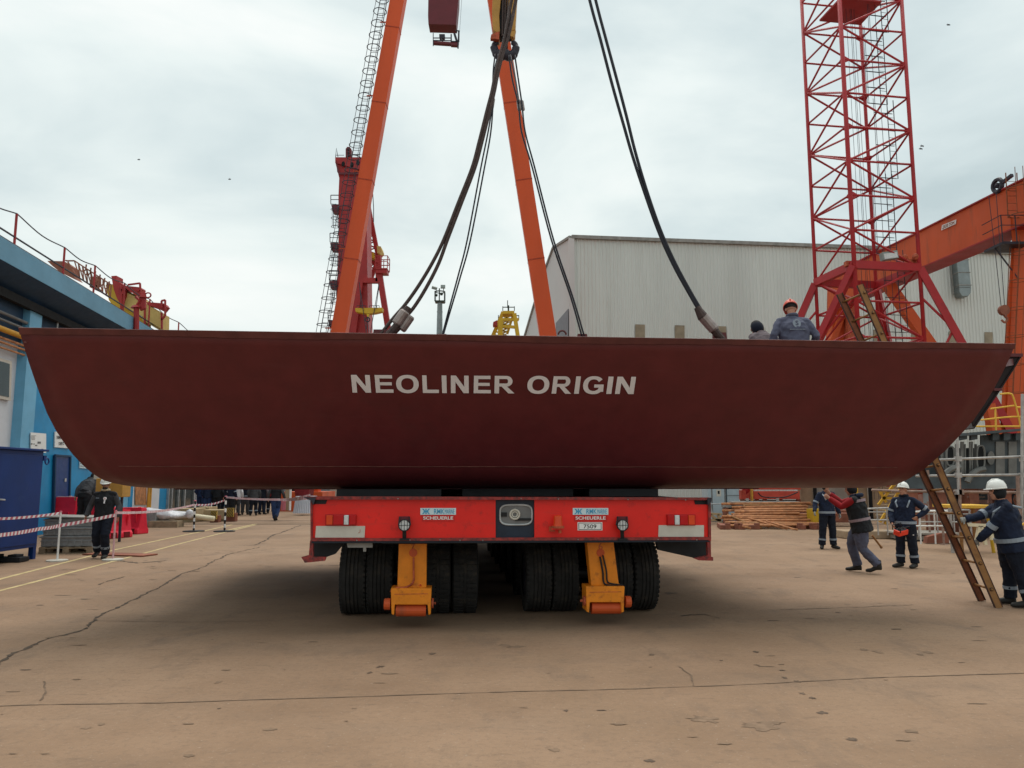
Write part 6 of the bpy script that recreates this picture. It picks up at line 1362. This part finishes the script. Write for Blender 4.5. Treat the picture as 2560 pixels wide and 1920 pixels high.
# man D pushing, red sleeves
hD = G(2158, 1432)
def ex_d(pr, j, h, X_, Y_, Z_):
    q = MB(); 
    for s_, o_ in ((.36, .01), (.0, .012)):
        c = j['pelvis'] + Z_ * (.06 + s_); q.loft([(c - Z_ * .026, X_ * .222 * 1.2, Y_ * .168 * 1.2), (c + Z_ * .026, X_ * .222 * 1.2, Y_ * .168 * 1.2)], 24)
    q.build('reflective_band', 'refl_dirty', pr)
    q = MB(); q.ring(j['neck'] + Y_ * .05, X_ * .1, Y_ * .09, .045, 16, 8); q.build('hood', 'cl_navy', pr, smooth=True)
    m0 = text_mb('C', lambda x, y: j['chest'] + X_ * -.09 + Y_ * .165 + X_ * x * .12 + Z_ * (.06 + y * .12), bold=0); m0.build('back_print', 'cl_grey', pr)
person('worker in black vest with red sleeves and grey trousers stepping left with arms raised', hD, radians(-120), J=dict(kl=(-.12, -.20, .52), kr=(.11, .02, .47), al=(-.13, -.10, .12), ar=(.12, .28, .17), tl=(-.14, -.27, .04), tr=(.13, .12, .06), el=(-.22, -.36, 1.33), wl=(-.2, -.55, 1.5), er=(.20, -.30, 1.26), wr=(.16, -.52, 1.42)), jacket='cl_black', sleeves='cl_red', trousers='cl_slate', lean=.2, bands=False, tband=False, hood='cl_black', wide=1.34, vox=.013, extra=ex_d, scale=1.0, long=.08)
o = MB(); a = U(2180, 1338, hD.y + .15); b_ = U(2203, 1368, hD.y + .2); o.tube([a, b_], .02, 8); o.ball(b_, .03, 8); tag(o.build('wooden_stick', 'ladder_brown', org=a), 'short brown stick poking out behind the red sleeved worker', 'stick')
# ---- ladder
ldr = thing('ladder', 'long rusty ladder leaning up behind the hull, held by the rightmost man', 'ladder', LF1)
up_ = (LT1 - LF1).normalized()
for k, (a, b_) in enumerate(((LF1, LT1), (LF2, LT2))):
    mb = MB(); d = (b_ - a); side = (LF1 - LF2).normalized() * (1 if k == 0 else -1); fw = d.normalized().cross(side).normalized()
    L = d.length; z = d.normalized()
    mb.beam(a, b_, .088, .012, up=side)          # web of the channel
    rl_ = mb.build('rail', 'ladder_brown' if k == 0 else 'ladder_red', ldr)
    for s in (-1, 1): MB().beam(a + fw * s * .046 - side * .012, b_ + fw * s * .046 - side * .012, .012, .045, up=side).build('rail_flange', 'ladder_dark', rl_)
n = 14
for k in range(n):
    t = .05 + .92 * k / (n - 1) * 1.0; a, b_ = LF1.lerp(LT1, t), LF2.lerp(LT2, t); d = (a - b_).normalized(); MB().tube([b_ - d * .03, a + d * .035], .017, 8).build('rung', 'ladder_brown', ldr, smooth=True)
mb = MB()
for k in range(n): t = .05 + .92 * k / (n - 1); a, b_ = LF1.lerp(LT1, t), LF2.lerp(LT2, t); d = (a - b_).normalized(); mb.tube([a + d * .012, a + d * .0165], .026, 10)
mb.each('rung_socket', 'black', ldr)
# ---- crowd on the left far side (heads hidden by the hull)
crowd = [  # px, feet py, rz, jacket, sleeves, trousers, helmet, bands, label
 (500, 1284, 170, 'cl_jean', None, 'cl_jean', None, False, 'person in denim blue standing furthest left of the crowd'),
 (516, 1287, 195, 'cl_navy', None, 'cl_jean', None, False, 'person in dark blue jeans second from the left of the crowd'),
 (541, 1287, 180, 'cl_black', None, 'cl_black', None, False, 'person all in black standing behind the long plywood box'),
 (577, 1290, 150, 'cl_navy', None, 'cl_black', None, True, 'worker in navy jacket with silver bands leaning by the hazard board'),
 (612, 1287, 185, 'cl_navy2', None, 'cl_grey', None, True, 'worker with silver waist bands and grey trousers right of the hazard board'),
 (633, 1289, 200, 'cl_grey', None, 'cl_navy2', None, False, 'person in charcoal jacket, dark trousers with silver ankle bands, mid crowd'),
 (654, 1286, 170, 'cl_navy2', 'cl_mauve', 'cl_navy', None, False, 'person with mauve sleeves and navy trousers left of the small gap'),
 (676, 1284, 185, 'cl_dkred', None, 'cl_navy2', None, False, 'person in dark red jacket partly behind the one walking away'),
 (727, 1272, 180, 'cl_black', None, 'cl_black', None, False, 'person in black beside the red draped stand'),
 (528, 1282, 190, 'cl_grey', None, 'cl_black', None, False, 'person in grey jacket half hidden between denim and black clad neighbours'),
 (560, 1284, 165, 'cl_navy2', None, 'cl_navy2', None, False, 'person in very dark navy behind the left end of the hazard board'),
 (600, 1281, 185, 'cl_black', None, 'cl_jean', None, False, 'person in black jacket and blue jeans in the back row behind the banded workers'),
 (644, 1280, 175, 'cl_mauve', None, 'cl_black', None, False, 'person in mauve grey jacket in the back row of the crowd'),
 (664, 1279, 200, 'cl_navy', None, 'cl_black', None, False, 'person in navy jacket in the back row left of the dark red jacket'),
 (589, 1289, 175, 'cl_white', None, 'cl_grey', None, False, 'person in pale top and grey trousers glimpsed between the banded workers'),
]
for i, (px, py, rz, jk, sl, trs, hm, bd, lb_) in enumerate(crowd):
    person(lb_, G(px, py), radians(rz), J=dict(kl=(-.11, random.uniform(-.06, .02), .5), er=(.3, random.uniform(-.1, .08), 1.15), wr=(.24, random.uniform(-.2, -.05), .95)), jacket=jk, sleeves=sl, trousers=trs, helmet='helmet_white' if i % 3 == 0 else None, bands=bd, tband=(i in (5, 7)), vox=.022, wide=1.12, scale=random.uniform(.98, 1.04), lean=random.uniform(0, .12), group='onlookers standing by the workshop')
person('person in black vest with grey sleeves and blue jeans walking away across the rails', G(688, 1302), radians(188), J=dict(kl=(-.09, -.12, .52), kr=(.08, .0, .5), al=(-.05, .16, .17), ar=(.03, -.02, .1), tl=(-.06, .02, .05), tr=(.03, -.2, .035), el=(-.3, .08, 1.17), wl=(-.36, .0, .95), er=(.3, .04, 1.15), wr=(.34, -.08, .92)), jacket='cl_black', sleeves='cl_grey', trousers='cl_jean', bands=False, tband=False, vox=.018, wide=1.1, scale=1.03, helmet='helmet_white')
# ================================================================ RIGHT SIDE BACKGROUND
def slab(x0, y0, x1, y1, Y, dep, m, name, parent=None, to_ground=False, bevel=0):
    a, b = U(x0, y0, Y), U(x1, y1, Y); z1 = 0 if to_ground else max(0, b.z); return MB().span((a.x, Y, z1), (b.x, Y + dep, a.z)).build(name, m, parent, bevel=bevel)
def bthing(name, label, cat, px, Y, group=None):
    p = Vector((U(px, 1200, Y).x, Y, 0)); t_ = thing(name, label, cat, p, group); return t_
# electric cabinet
Y = 33.5; c = bthing('electric_cabinet', 'pale blue grey electrical cabinet with warning sticker right of the transporter', 'electrical cabinet', 1810, Y)
slab(1766, 1150, 1814, 1300, Y, 1, 'cab_blue', 'body', c, True, .02); slab(1815, 1165, 1850, 1296, Y + .05, 1, 'cab_blue', 'body', c, True, .02)
mb = MB(); a = U(1782, 1200, Y - .02); mb.span(U(1779, 1160, Y - .012), U(1779.8, 1296, Y)); mb.span(U(1812, 1160, Y - .012), U(1812.8, 1296, Y)); mb.span(U(1815, 1238, Y + .03), U(1848, 1239.2, Y + .06)); mb.build('door_gap', 'pipe_grey', c)
st_ = MB().span(U(1791, 1224, Y - .012), U(1803, 1241, Y)).build('warning_sticker', 'refl_white', c); MB().span(U(1794, 1227, Y - .016), U(1799, 1235, Y)).build('warning_mark', 'black', st_)
mb = MB(); a = U(1776, 1262, Y - 1.2); b = U(1826, 1305, Y - 1.2); 
for q in ([(1776, 1262), (1782, 1286), (1778, 1300)], [(1776, 1260), (1826, 1258), (1850, 1262)], [(1782, 1286), (1808, 1284)]): mb.tube([U(x, y, Y - 1.2) for x, y in q], .025, 5)
mb.build('hand_rail', 'galv', c)
o = thing('trestle', 'low yellowish steel trestle in front of the electrical cabinet', 'trestle', G(1790, 1304)); mb = MB()
for a_, b_ in (((1775, 1284), (1772, 1303)), ((1795, 1286), (1800, 1304)), ((1775, 1286), (1798, 1303)), ((1770, 1300), (1804, 1300)), ((1772, 1284), (1804, 1286))): mb.beam(U(a_[0], a_[1], 31), U(b_[0], b_[1], 31), .09)
mb.build('frame', 'crate_wood', o); 
# salmon red steel machine frame
Y = 34.5; c = bthing('red_steel_frame', 'salmon red steel frame with yellow post behind the pipe stacks', 'steel frame', 1925, Y)
slab(1853, 1226, 1885, 1249, Y, .5, 'salmon', 'beam', c); slab(1884, 1228, 2000, 1248, Y - .3, .5, 'salmon', 'beam', c); slab(1852, 1140, 2002, 1224, Y + .6, .4, 'salmon', 'upper_frame', c)
slab(1876, 1150, 1884, 1262, Y - .6, .2, 'pipe_yellow', 'post', c, True); mb = MB()
for x in (1856, 1892, 1912, 1950, 1996): mb.beam(U(x, 1248, Y), (U(x, 1248, Y).x, Y, 0), .16)
mb.each('leg', 'rust_plate', c)
mb = MB(); mb.tube(spline([U(x, y, Y - .5) for x, y in ((1895, 1232), (1905, 1241), (1930, 1244), (1965, 1242), (1995, 1230))], 5), .025, 5); mb.build('cable', 'black', c)
slab(1855, 1250, 2000, 1280, Y + 1, .3, 'void', 'shade_slab', c, True)  # black slab stands in for the shade beneath the frame
# grey beams stacked
Y = 32; c = bthing('beam_rack', 'steel rack posts carrying stacked grey beams', 'rack', 1890, Y)
mb = MB()
for x in (1868, 1944): mb.beam((U(x, 1200, Y - .6).x, Y - .6, 0), U(x, 1246, Y - .6), .09)
mb.each('post', 'scaf', c)
for i, (x0, x1, y0, y1, lb_) in enumerate(((1824, 1990, 1253, 1262, 'long grey steel beam on top of the beam stack'), (1806, 1978, 1262, 1268, 'thin grey steel beam in the middle of the beam stack'), (1808, 1992, 1269, 1276, 'pale grey steel beam lowest in the beam stack'))):
    a, b = U(x0, y0, Y), U(x1, y1, Y); mb = MB(); mb.span((a.x, Y - .4 + .2 * i, b.z), (b.x, Y + .2, a.z)); mb.span((a.x + .1, Y - .42 + .2 * i, b.z - .02), (b.x - .2, Y - .35 + .2 * i, b.z + .03)); tag(mb.build('steel_beam', 'beam_grey', org=(a.x, Y, b.z), bevel=.01), lb_, 'steel beam', 'grey beams stacked behind the rusty pipes')
mb = MB(); a = U(1812, 1277, Y); b = U(1990, 1292, Y)
for k in range(6): x = a.x + (b.x - a.x) * k / 5; mb.box((x, Y - .1, b.z / 2 + .2), (.12, .5, b.z + .35))
tag(mb.build('bearer_block', 'rust_plate', org=(a.x, Y, 0)), 'row of rusty bearer blocks under the grey beams', 'bearer')
# rusty pipe heap: countable frames of pipe
def ordn(i): return ['first', 'second', 'third', 'fourth', 'fifth', 'sixth', 'seventh', 'eighth', 'ninth', 'tenth', 'eleventh', 'twelfth', 'thirteenth', 'fourteenth', 'fifteenth', 'sixteenth', 'seventeenth', 'eighteenth', 'nineteenth', 'twentieth', 'twenty-first', 'twenty-second', 'twenty-third', 'twenty-fourth', 'twenty-fifth', 'twenty-sixth', 'twenty-seventh', 'twenty-eighth', 'twenty-ninth', 'thirtieth', 'thirty-first', 'thirty-second', 'thirty-third', 'thirty-fourth'][i]
for i in range(34):
    t = i / 33; x0 = 1806 + random.uniform(-8, 60); x1 = 2056 - random.uniform(0, 70); 
    if i % 6 == 5: x0, x1 = random.uniform(1800, 1950), 0; x1 = x0 + random.uniform(35, 60)
    Yp = 31 - 2.6 * t; z = .12 + .78 * (1 - t) ** 1.2 * random.uniform(.7, 1.05); xa, xb = U(x0, 1290, Yp).x, U(x1, 1290, Yp).x
    tl = random.uniform(-.05, .05)
    mb = MB(); 
    if i % 6 == 5: pts = [(xa, Yp, z + .1), (xb, Yp - 1.2, max(.06, z - .35)), (xb + .1, Yp - 1.3, .05)]
    elif i % 7 == 2: pts = [(xa + .3, Yp - .9, .08), (xa, Yp, z), (xb, Yp, z + tl)]
    else: pts = [(xa, Yp, z), (xb, Yp, z + tl)]
    mb.tube(pts, random.choice((.035, .045, .04)), 8)
    where = ['at the back and top', 'in the middle', 'at the front and bottom'][min(2, int(t * 3))]
    o = mb.build('rusty_pipe', random.choice(('pipe_rust', 'pipe_rust', 'ladder_brown')), org=pts[0], smooth=True)
    tag(o, ('long rusty steel pipe, %s of the straight ones counting from the back of the heap' if i % 7 != 2 else 'rusty pipe bent down at its left end, %s pipe counting from the back') % ordn(i) if i % 6 != 5 else 'short rusty pipe slanting across the heap, %s counting from the back' % ordn(i // 6), 'pipe', 'rusty pipes heaped under the hull on the right')
for k, px in enumerate((1812, 1835, 1842, 1884, 1990, 2020, 2040)):
    p = G(px, 1322); mb = MB(); mb.box(p + V(0, .3, .08), (.28, 1.6, .16), Matrix.Rotation(random.uniform(-.2, .2), 3, 'Z')); mb.box(p + V(0, -.4, .12), (.16, .18, .22)); tag(mb.build('bearer_block', 'rust_plate', org=p, bevel=.01), 'rusty bearer block under the pipe heap, number %s from its left end' % ['one', 'two', 'three', 'four', 'five', 'six', 'seven'][k], 'bearer', 'bearer blocks under the pipes')
# walls behind
Y = 36; c = bthing('boundary_wall', 'tan and grey panel wall running behind the men under the hull', 'wall', 2100, Y)
for x0, x1, m_, y0 in ((2000, 2034, 'tan_wall', 1180), (2037, 2128, 'grey_wall', 1180), (2130, 2172, 'tan_wall', 1170), (2175, 2250, 'tan_wall', 1150), (2252, 2330, 'pink_plate', 1150), (2333, 2700, 'tan_wall', 1190)):
    slab(x0, y0, x1, 1282, Y, .4, m_, 'panel', c, True)
mb = MB()
for x in (2035.5, 2128, 2173): a = U(x, 1170, Y - .1); mb.span((a.x - .06, Y - .12, 0), (a.x + .06, Y, a.z))
mb.build('panel_joint', 'void', c)
slab(1996, 1276, 2140, 1302, 33, .8, 'rust_plate', 'ledge', c, True)
o = MB(); a, b = U(1985, 1282, 30), U(2140, 1302, 30); o.span((a.x, 30, .22), (b.x, 30.8, .5)); tag(o.build('rusty_beam', 'rust_plate', org=(a.x, 30, 0)), 'rusty beam lying behind the legs of the man with arms apart', 'beam')
o = MB(); a = U(2032, 1284, 29); o.span((a.x, 29, .1), (U(2060, 1284, 29).x, 29.6, .7)); tag(o.build('yellow_offcut', 'crane_yellow', org=a), 'small yellow steel offcut at the right end of the pipe heap', 'offcut')
# yellow stair
Y = 27; c = bthing('yellow_staircase', 'yellow steel staircase with handrails behind the man holding the remote', 'staircase', 2220, Y); mb = MB()
for a_, b_ in (((2200, 1305), (2262, 1205)), ((2212, 1310), (2274, 1212)), ((2196, 1262), (2240, 1205)), ((2205, 1228), (2258, 1228)), ((2140, 1180), (2143, 1300)), ((2205, 1245), (2240, 1246)), ((2250, 1180), (2254, 1260)), ((2198, 1225), (2215, 1256))): mb.beam(U(a_[0], a_[1], Y), U(b_[0], b_[1], Y), .08)
mb.build('stringer', 'rail_yellow', c); mb = MB()
for k in range(8): p = U(2206 + 8 * k, 1302 - 13 * k, Y); mb.box(p + V(.1, .3, 0), (.3, .7, .03))
mb.each('tread', 'crate_wood', c)
# white tube barriers
for i, (x0, x1, Y, lb_, m_) in enumerate(((2168, 2240, 21.5, 'white tubular barrier left of the man holding the remote', 'scaf'), (2262, 2372, 20.5, 'white tubular barrier with curved end behind the leaning ladder', 'white'), (2300, 2425, 22.5, 'white tubular rail standing behind the ladder, farther back', 'scaf'))):
    c = bthing('tube_barrier', lb_, 'barrier', (x0 + x1) / 2, Y, 'tubular barriers behind the men'); mb = MB(); yt = (1270, 1278, 1275)[i]; yb_ = (1330, 1352, 1335)[i]
    base = G(x0, yb_).z
    def q(x, y): v = U(x, y, Y); v.z = max(v.z, .02); return v
    mb.tube(spline([q(x0, yt + 2), q(x1 - 12, yt), q(x1 - 2, yt + 6), q(x1, yt + 22), q(x1 + 4, yb_ + 6)], 4), .026, 6); mb.tube([q(x0, yt + 10), q(x1 - 4, yt + 10)], .02, 6) if i != 1 else None
    mb.tube([q(x0, (yt + yb_) / 2), q(x1, (yt + yb_) / 2)], .024, 6); mb.tube([q(x0, yt + 2), q(x0 - 3, yb_ + 8)], .026, 6)
    for k in range(1, 3): x = x0 + (x1 - x0) * k / 3; mb.tube([q(x, yt), q(x + 4, yb_ + 8)], .02, 6)
    mb.build('frame', m_, c)
# concrete slab, board with rusty plate
o = MB(); a = G(2170, 1350); o.box(a + V(.6, .8, .12), (2.2, .9, .24)); tag(o.build('concrete_block', 'tan_wall', org=a, bevel=.03), 'low tan concrete block between the red sleeved worker and the remote holder', 'concrete block')
o = MB(); a = G(2300, 1352); o.box(a + V(.2, .3, .22), (1.7, 1.2, .05)); o.box(a + V(.2, .3, .1), (1.5, 1.0, .12)); tag(o.build('deck_board', 'grey_wall', org=a), 'grey decking board raised on a dark base behind the remote holder', 'board')
mb = MB(); a = G(2330, 1360); mb.prism([a + V(-.15, 0, .02), a + V(-.1, 0, .2), a + V(.3, 0, .3), a + V(.7, 0, .28), a + V(.75, 0, .02)], (0, .2, 0)); tag(mb.build('curved_plate', 'rust_plate', org=a), 'curved rusty plate standing on the ground behind the ladder', 'metal plate')
# yellow topped table
Y = 19.5; c = bthing('work_table', 'steel work table with yellow edged top behind the ladder foot', 'table', 2420, Y); a, b = U(2368, 1262, Y), U(2470, 1270, Y)
MB().span((a.x, Y - .3, b.z), (b.x, Y + .7, a.z)).build('table_top', 'rail_yellow', c, bevel=.01)
for x, m_ in ((2374, 'scaf'), (2398, 'ladder_brown'), (2432, 'ladder_brown'), (2466, 'crane_yellow')): p = U(x, 1270, Y - .2); MB().tube([p, (p.x + (.1 if x > 2450 else 0), p.y, 0)], .04, 8).build('leg', m_, c)
c = bthing('trestle', 'cream and yellow splayed trestle between ladder and the man holding it', 'trestle', 2450, 18.5); mb = MB()
for a_, b_ in (((2448, 1315), (2438, 1372)), ((2452, 1315), (2464, 1362)), ((2420, 1312), (2476, 1314)), ((2478, 1318), (2480, 1350))): p, q_ = U(a_[0], a_[1], 18.5), U(b_[0], b_[1], 18.5); q_.z = max(0.02, q_.z); mb.beam(p, q_, .07)
mb.build('frame', 'cream', c)
for k, (x, yb_, lb_) in enumerate(((2360, 1362, 'thin rusty prop with foot plate just left of the ladder'), (2326, 1352, 'thin rusty prop behind the deck board'))):
    p = G(x, yb_); mb = MB(); mb.tube([p, p + V(0, 0, 1.15)], .03, 8); mb.tube([p, p + V(0, 0, .02)], .1, 10); tag(mb.build('steel_prop', 'scaf_rust', org=p), lb_, 'prop', 'props behind the ladder')
# yellow A frames at the right edge
for k, (dx, lb_) in enumerate(((0, 'yellow folding frame at the right edge, behind the man at the ladder'),)):
    c = thing('folding_frame', lb_, 'trestle', G(2558, 1400)); mb = MB(); Yq = G(2558, 1400).y
    for a_, b_ in (((2574, 1300), (2540, 1322)), ((2540, 1322), (2580, 1324)), ((2574, 1300), (2590, 1400)), ((2545, 1352), (2600, 1352)), ((2546, 1352), (2556, 1372)), ((2556, 1372), (2560, 1398)), ((2572, 1310), (2548, 1396))): mb.beam(U(a_[0], a_[1], Yq), U(b_[0], b_[1], Yq), .035)
    mb.build('frame', 'rail_yellow', c)
# ---- grey ship block on the right
Y = 24; c = bthing('ship_block', 'dark grey ship block with oval openings standing behind scaffolding on the right', 'ship block', 2450, Y)
def bl(mb, pts, Y0, th): return mb.prism([U(x, y, Y0) for x, y in pts], (0, th, 0))
slab(2255, 1120, 2700, 1222, Y + 1.2, .1, 'block_grey', 'inner_bulkhead', c)
mb = MB(); bl(mb, [(2404, 1083), (2590, 1068), (2590, 1074), (2404, 1090)], Y - .3, 2); mb.build('deck_plate', 'block_grey', c)
mb = MB(); bl(mb, [(2440, 1088), (2500, 1084), (2500, 1124), (2462, 1124), (2455, 1130), (2455, 1190), (2590, 1200), (2590, 1222), (2440, 1222), (2250, 1222), (2250, 1196), (2330, 1180), (2455, 1190)], Y, .08)
mb = MB(); bl(mb, [(2452, 1088), (2590, 1080), (2590, 1222), (2452, 1222)], Y + .1, .05); bl(mb, [(2250, 1190), (2452, 1190), (2452, 1222), (2250, 1222)], Y + .1, .05); mb.build('web_plate', 'block_grey', c)
for x0, x1, y0 in ((2404, 1102 - 0, 1088), ): pass
mb = MB()
for x in (2402, 2428, 2482, 2510, 2540, 2570): bl(mb, [(x, 1084), (x + 3, 1084), (x + 3, 1102), (x + 18, 1104), (x + 18, 1098), (x + 3, 1096)] if False else [(x, 1083), (x + 16, 1082), (x + 16, 1098), (x, 1101)], Y - .1, .12)
mb.each('frame_bracket', 'block_grey', c)
mb = MB()
for x, w_ in ((2402, 8), (2424, 9), (2490, 22), (2522, 20)): bl(mb, [(x, 1104), (x + w_, 1104), (x + w_, 1186), (x, 1186)], Y + .05, .04)
mb.each('stiffener', 'block_light', c)
mb = MB()
def ell(cx, cy, rx, ry, k=3.): return oval(cx, cy, rx, ry, 24, k)
bl(mb, ell(2452, 1144, 8, 28), Y - .02, .04); bl(mb, ell(2376, 1140, 8, 22), Y - .02, .04); mb.each('oval_opening', 'void', c)
mb = MB(); bl(mb, ell(2478, 1145, 9, 17, 2.), Y - .01, .05); mb.each('round_plate', 'block_light', c)
mb = MB()
for cx, cy, rx, ry in ((2452, 1144, 9.5, 30), (2376, 1140, 9.5, 24)): pt = [U(x, y, Y - .03) for x, y in ell(cx, cy, rx, ry)]; mb.tube(pt + [pt[0]], .03, 5)
mb.each('opening_rim', 'block_light', c)
mb = MB()
for x in (2356, 2366, 2392, 2412, 2430, 2440): bl(mb, [(x, 1110), (x + 3, 1110), (x + 3, 1190), (x, 1190)], Y + .02, .1)
mb.each('rib', 'block_light', c)
mb = MB()
for pts in ([(2358, 1192), (2368, 1180), (2384, 1170), (2400, 1167)], [(2418, 1205), (2428, 1188), (2445, 1176), (2462, 1172)]): mb.tube(spline([U(x, y, Y - .15) for x, y in pts], 4), .09, 6)
mb.each('curved_pipe', 'block_light', c)
mb = MB()
for x in (2270, 2340, 2420, 2500, 2580): a = U(x, 1222, Y + .6); mb.span((a.x - .15, Y + .3, 0), (a.x + .15, Y + .8, a.z))
mb.each('support_stool', 'rust_plate', c)
# yellow railing on the block
mb = MB(); Y2 = Y - .2
for q in ([(2440, 1066), (2590, 1066)], [(2452, 1050), (2530, 1042), (2590, 1044)], [(2476, 1022), (2535, 1014)], [(2500, 985), (2525, 984), (2534, 995), (2546, 1040), (2552, 1068)], [(2488, 1020), (2490, 1076)], [(2540, 1018), (2590, 1020)]): mb.tube(spline([U(x, y, Y2) for x, y in q], 4) if len(q) > 2 else [U(x, y, Y2) for x, y in q], .028, 6)
mb.build('yellow_railing', 'rail_yellow', c)
# clutter under the block: rusty machinery / pink plates
c = bthing('rusty_machinery', 'rusty machinery and pinkish plates under the grey ship block', 'machinery', 2450, 26)
for i, (x0, y0, x1, y1, Yq, m_) in enumerate(((2270, 1185, 2325, 1235, 25.5, 'salmon'), (2325, 1205, 2345, 1260, 25, 'cab_blue'), (2345, 1232, 2390, 1262, 25, 'grey_wall'), (2380, 1205, 2405, 1262, 26, 'tan_wall'), (2405, 1210, 2470, 1265, 26.2, 'pink_plate'), (2400, 1240, 2440, 1258, 25.2, 'tan_wall'), (2520, 1222, 2600, 1290, 26, 'rust_plate'), (2470, 1220, 2520, 1290, 27, 'pink_plate'), (2330, 1262, 2480, 1330, 27, 'rust_plate'), (2520, 1290, 2620, 1330, 27, 'tan_wall'))):
    slab(x0, y0, x1, y1, Yq, .5, m_, 'plate', c, y1 > 1300, .02)
mb = MB()
for i in range(46):
    x, y = random.uniform(2330, 2600), random.uniform(1215, 1320); L = random.uniform(8, 46); an = random.choice((0, 0, pi / 2, pi / 2, .8, -.7)); a, b = U(x, y, 25.2 - random.random()), U(x + L * cos(an), y + L * sin(an), 25); a.z, b.z = max(a.z, .03), max(b.z, .03); mb.tube([a, b], random.choice((.02, .03, .045)), 6)
mb.build('pipework', 'scaf_rust', c)
mb = MB()
for i in range(16):
    x, y = random.uniform(2340, 2590), random.uniform(1208, 1320); p = U(x, y, 25.3); p.z = max(p.z, .15); mb.box(p, (random.uniform(.15, .5), .2, random.uniform(.1, .3)))
mb.each('fitting', 'block_grey', c)
mb = MB()
for pts in ([(2415, 1210), (2425, 1224), (2432, 1240), (2438, 1262)], [(2395, 1228), (2420, 1240), (2450, 1236)], [(2540, 1225), (2530, 1250), (2545, 1280)]): mb.tube(spline([U(x, y, 24.6) for x, y in pts], 5), .035, 6)
mb.build('hose', 'black', c)
# scaffolding in front
Y = 18.8; c = bthing('scaffold', 'grey tube scaffold with three long horizontal rails on the right', 'scaffold', 2470, Y)
mb = MB()
for y0, y1, x0 in ((1150, 1138, 2340), (1190, 1186, 2290), ): mb.tube([U(x0, y0, Y), U(2640, y1, Y)], .03, 8)
mb.build('ledger', 'scaf', c, smooth=True)
mb = MB()
for y0, y1, x0 in ((1228, 1232, 2230), (1272, 1276, 2480)): mb.tube([U(x0, y0, Y), U(2640, y1, Y)], .03, 8)
mb.tube([U(2180, 1225, Y + 1), U(2260, 1228, Y)], .03, 8); mb.build('ledger', 'scaf_rust', c, smooth=True)
for x, yt, yb_ in ((2393, 1100, 1235), (2556, 985, 1460), (2398, 1190, 1330), (2552, 1270, 1330)):
    a, b = U(x, yt, Y - .08), U(x + 4, yb_, Y - .08); b.z = max(0, b.z); mb = MB(); mb.tube([a, b], .035, 8)
    for y in (1147, 1188, 1230): 
        if yt < y < yb_: mb.box(U(x + 2, y, Y - .05), (.12, .14, .12))
    mb.build('standard', 'scaf' if yt < 1150 else 'scaf_rust', c)
mb = MB(); mb.tube([U(2544, 1190, Y - .4), U(2551, 1400, Y - .4)], .04, 8); mb.tube([U(2319, 1175, Y), U(2321, 1200, Y)], .03, 6); mb.build('standard', 'scaf_rust', c)
# small lamp on the hull edge
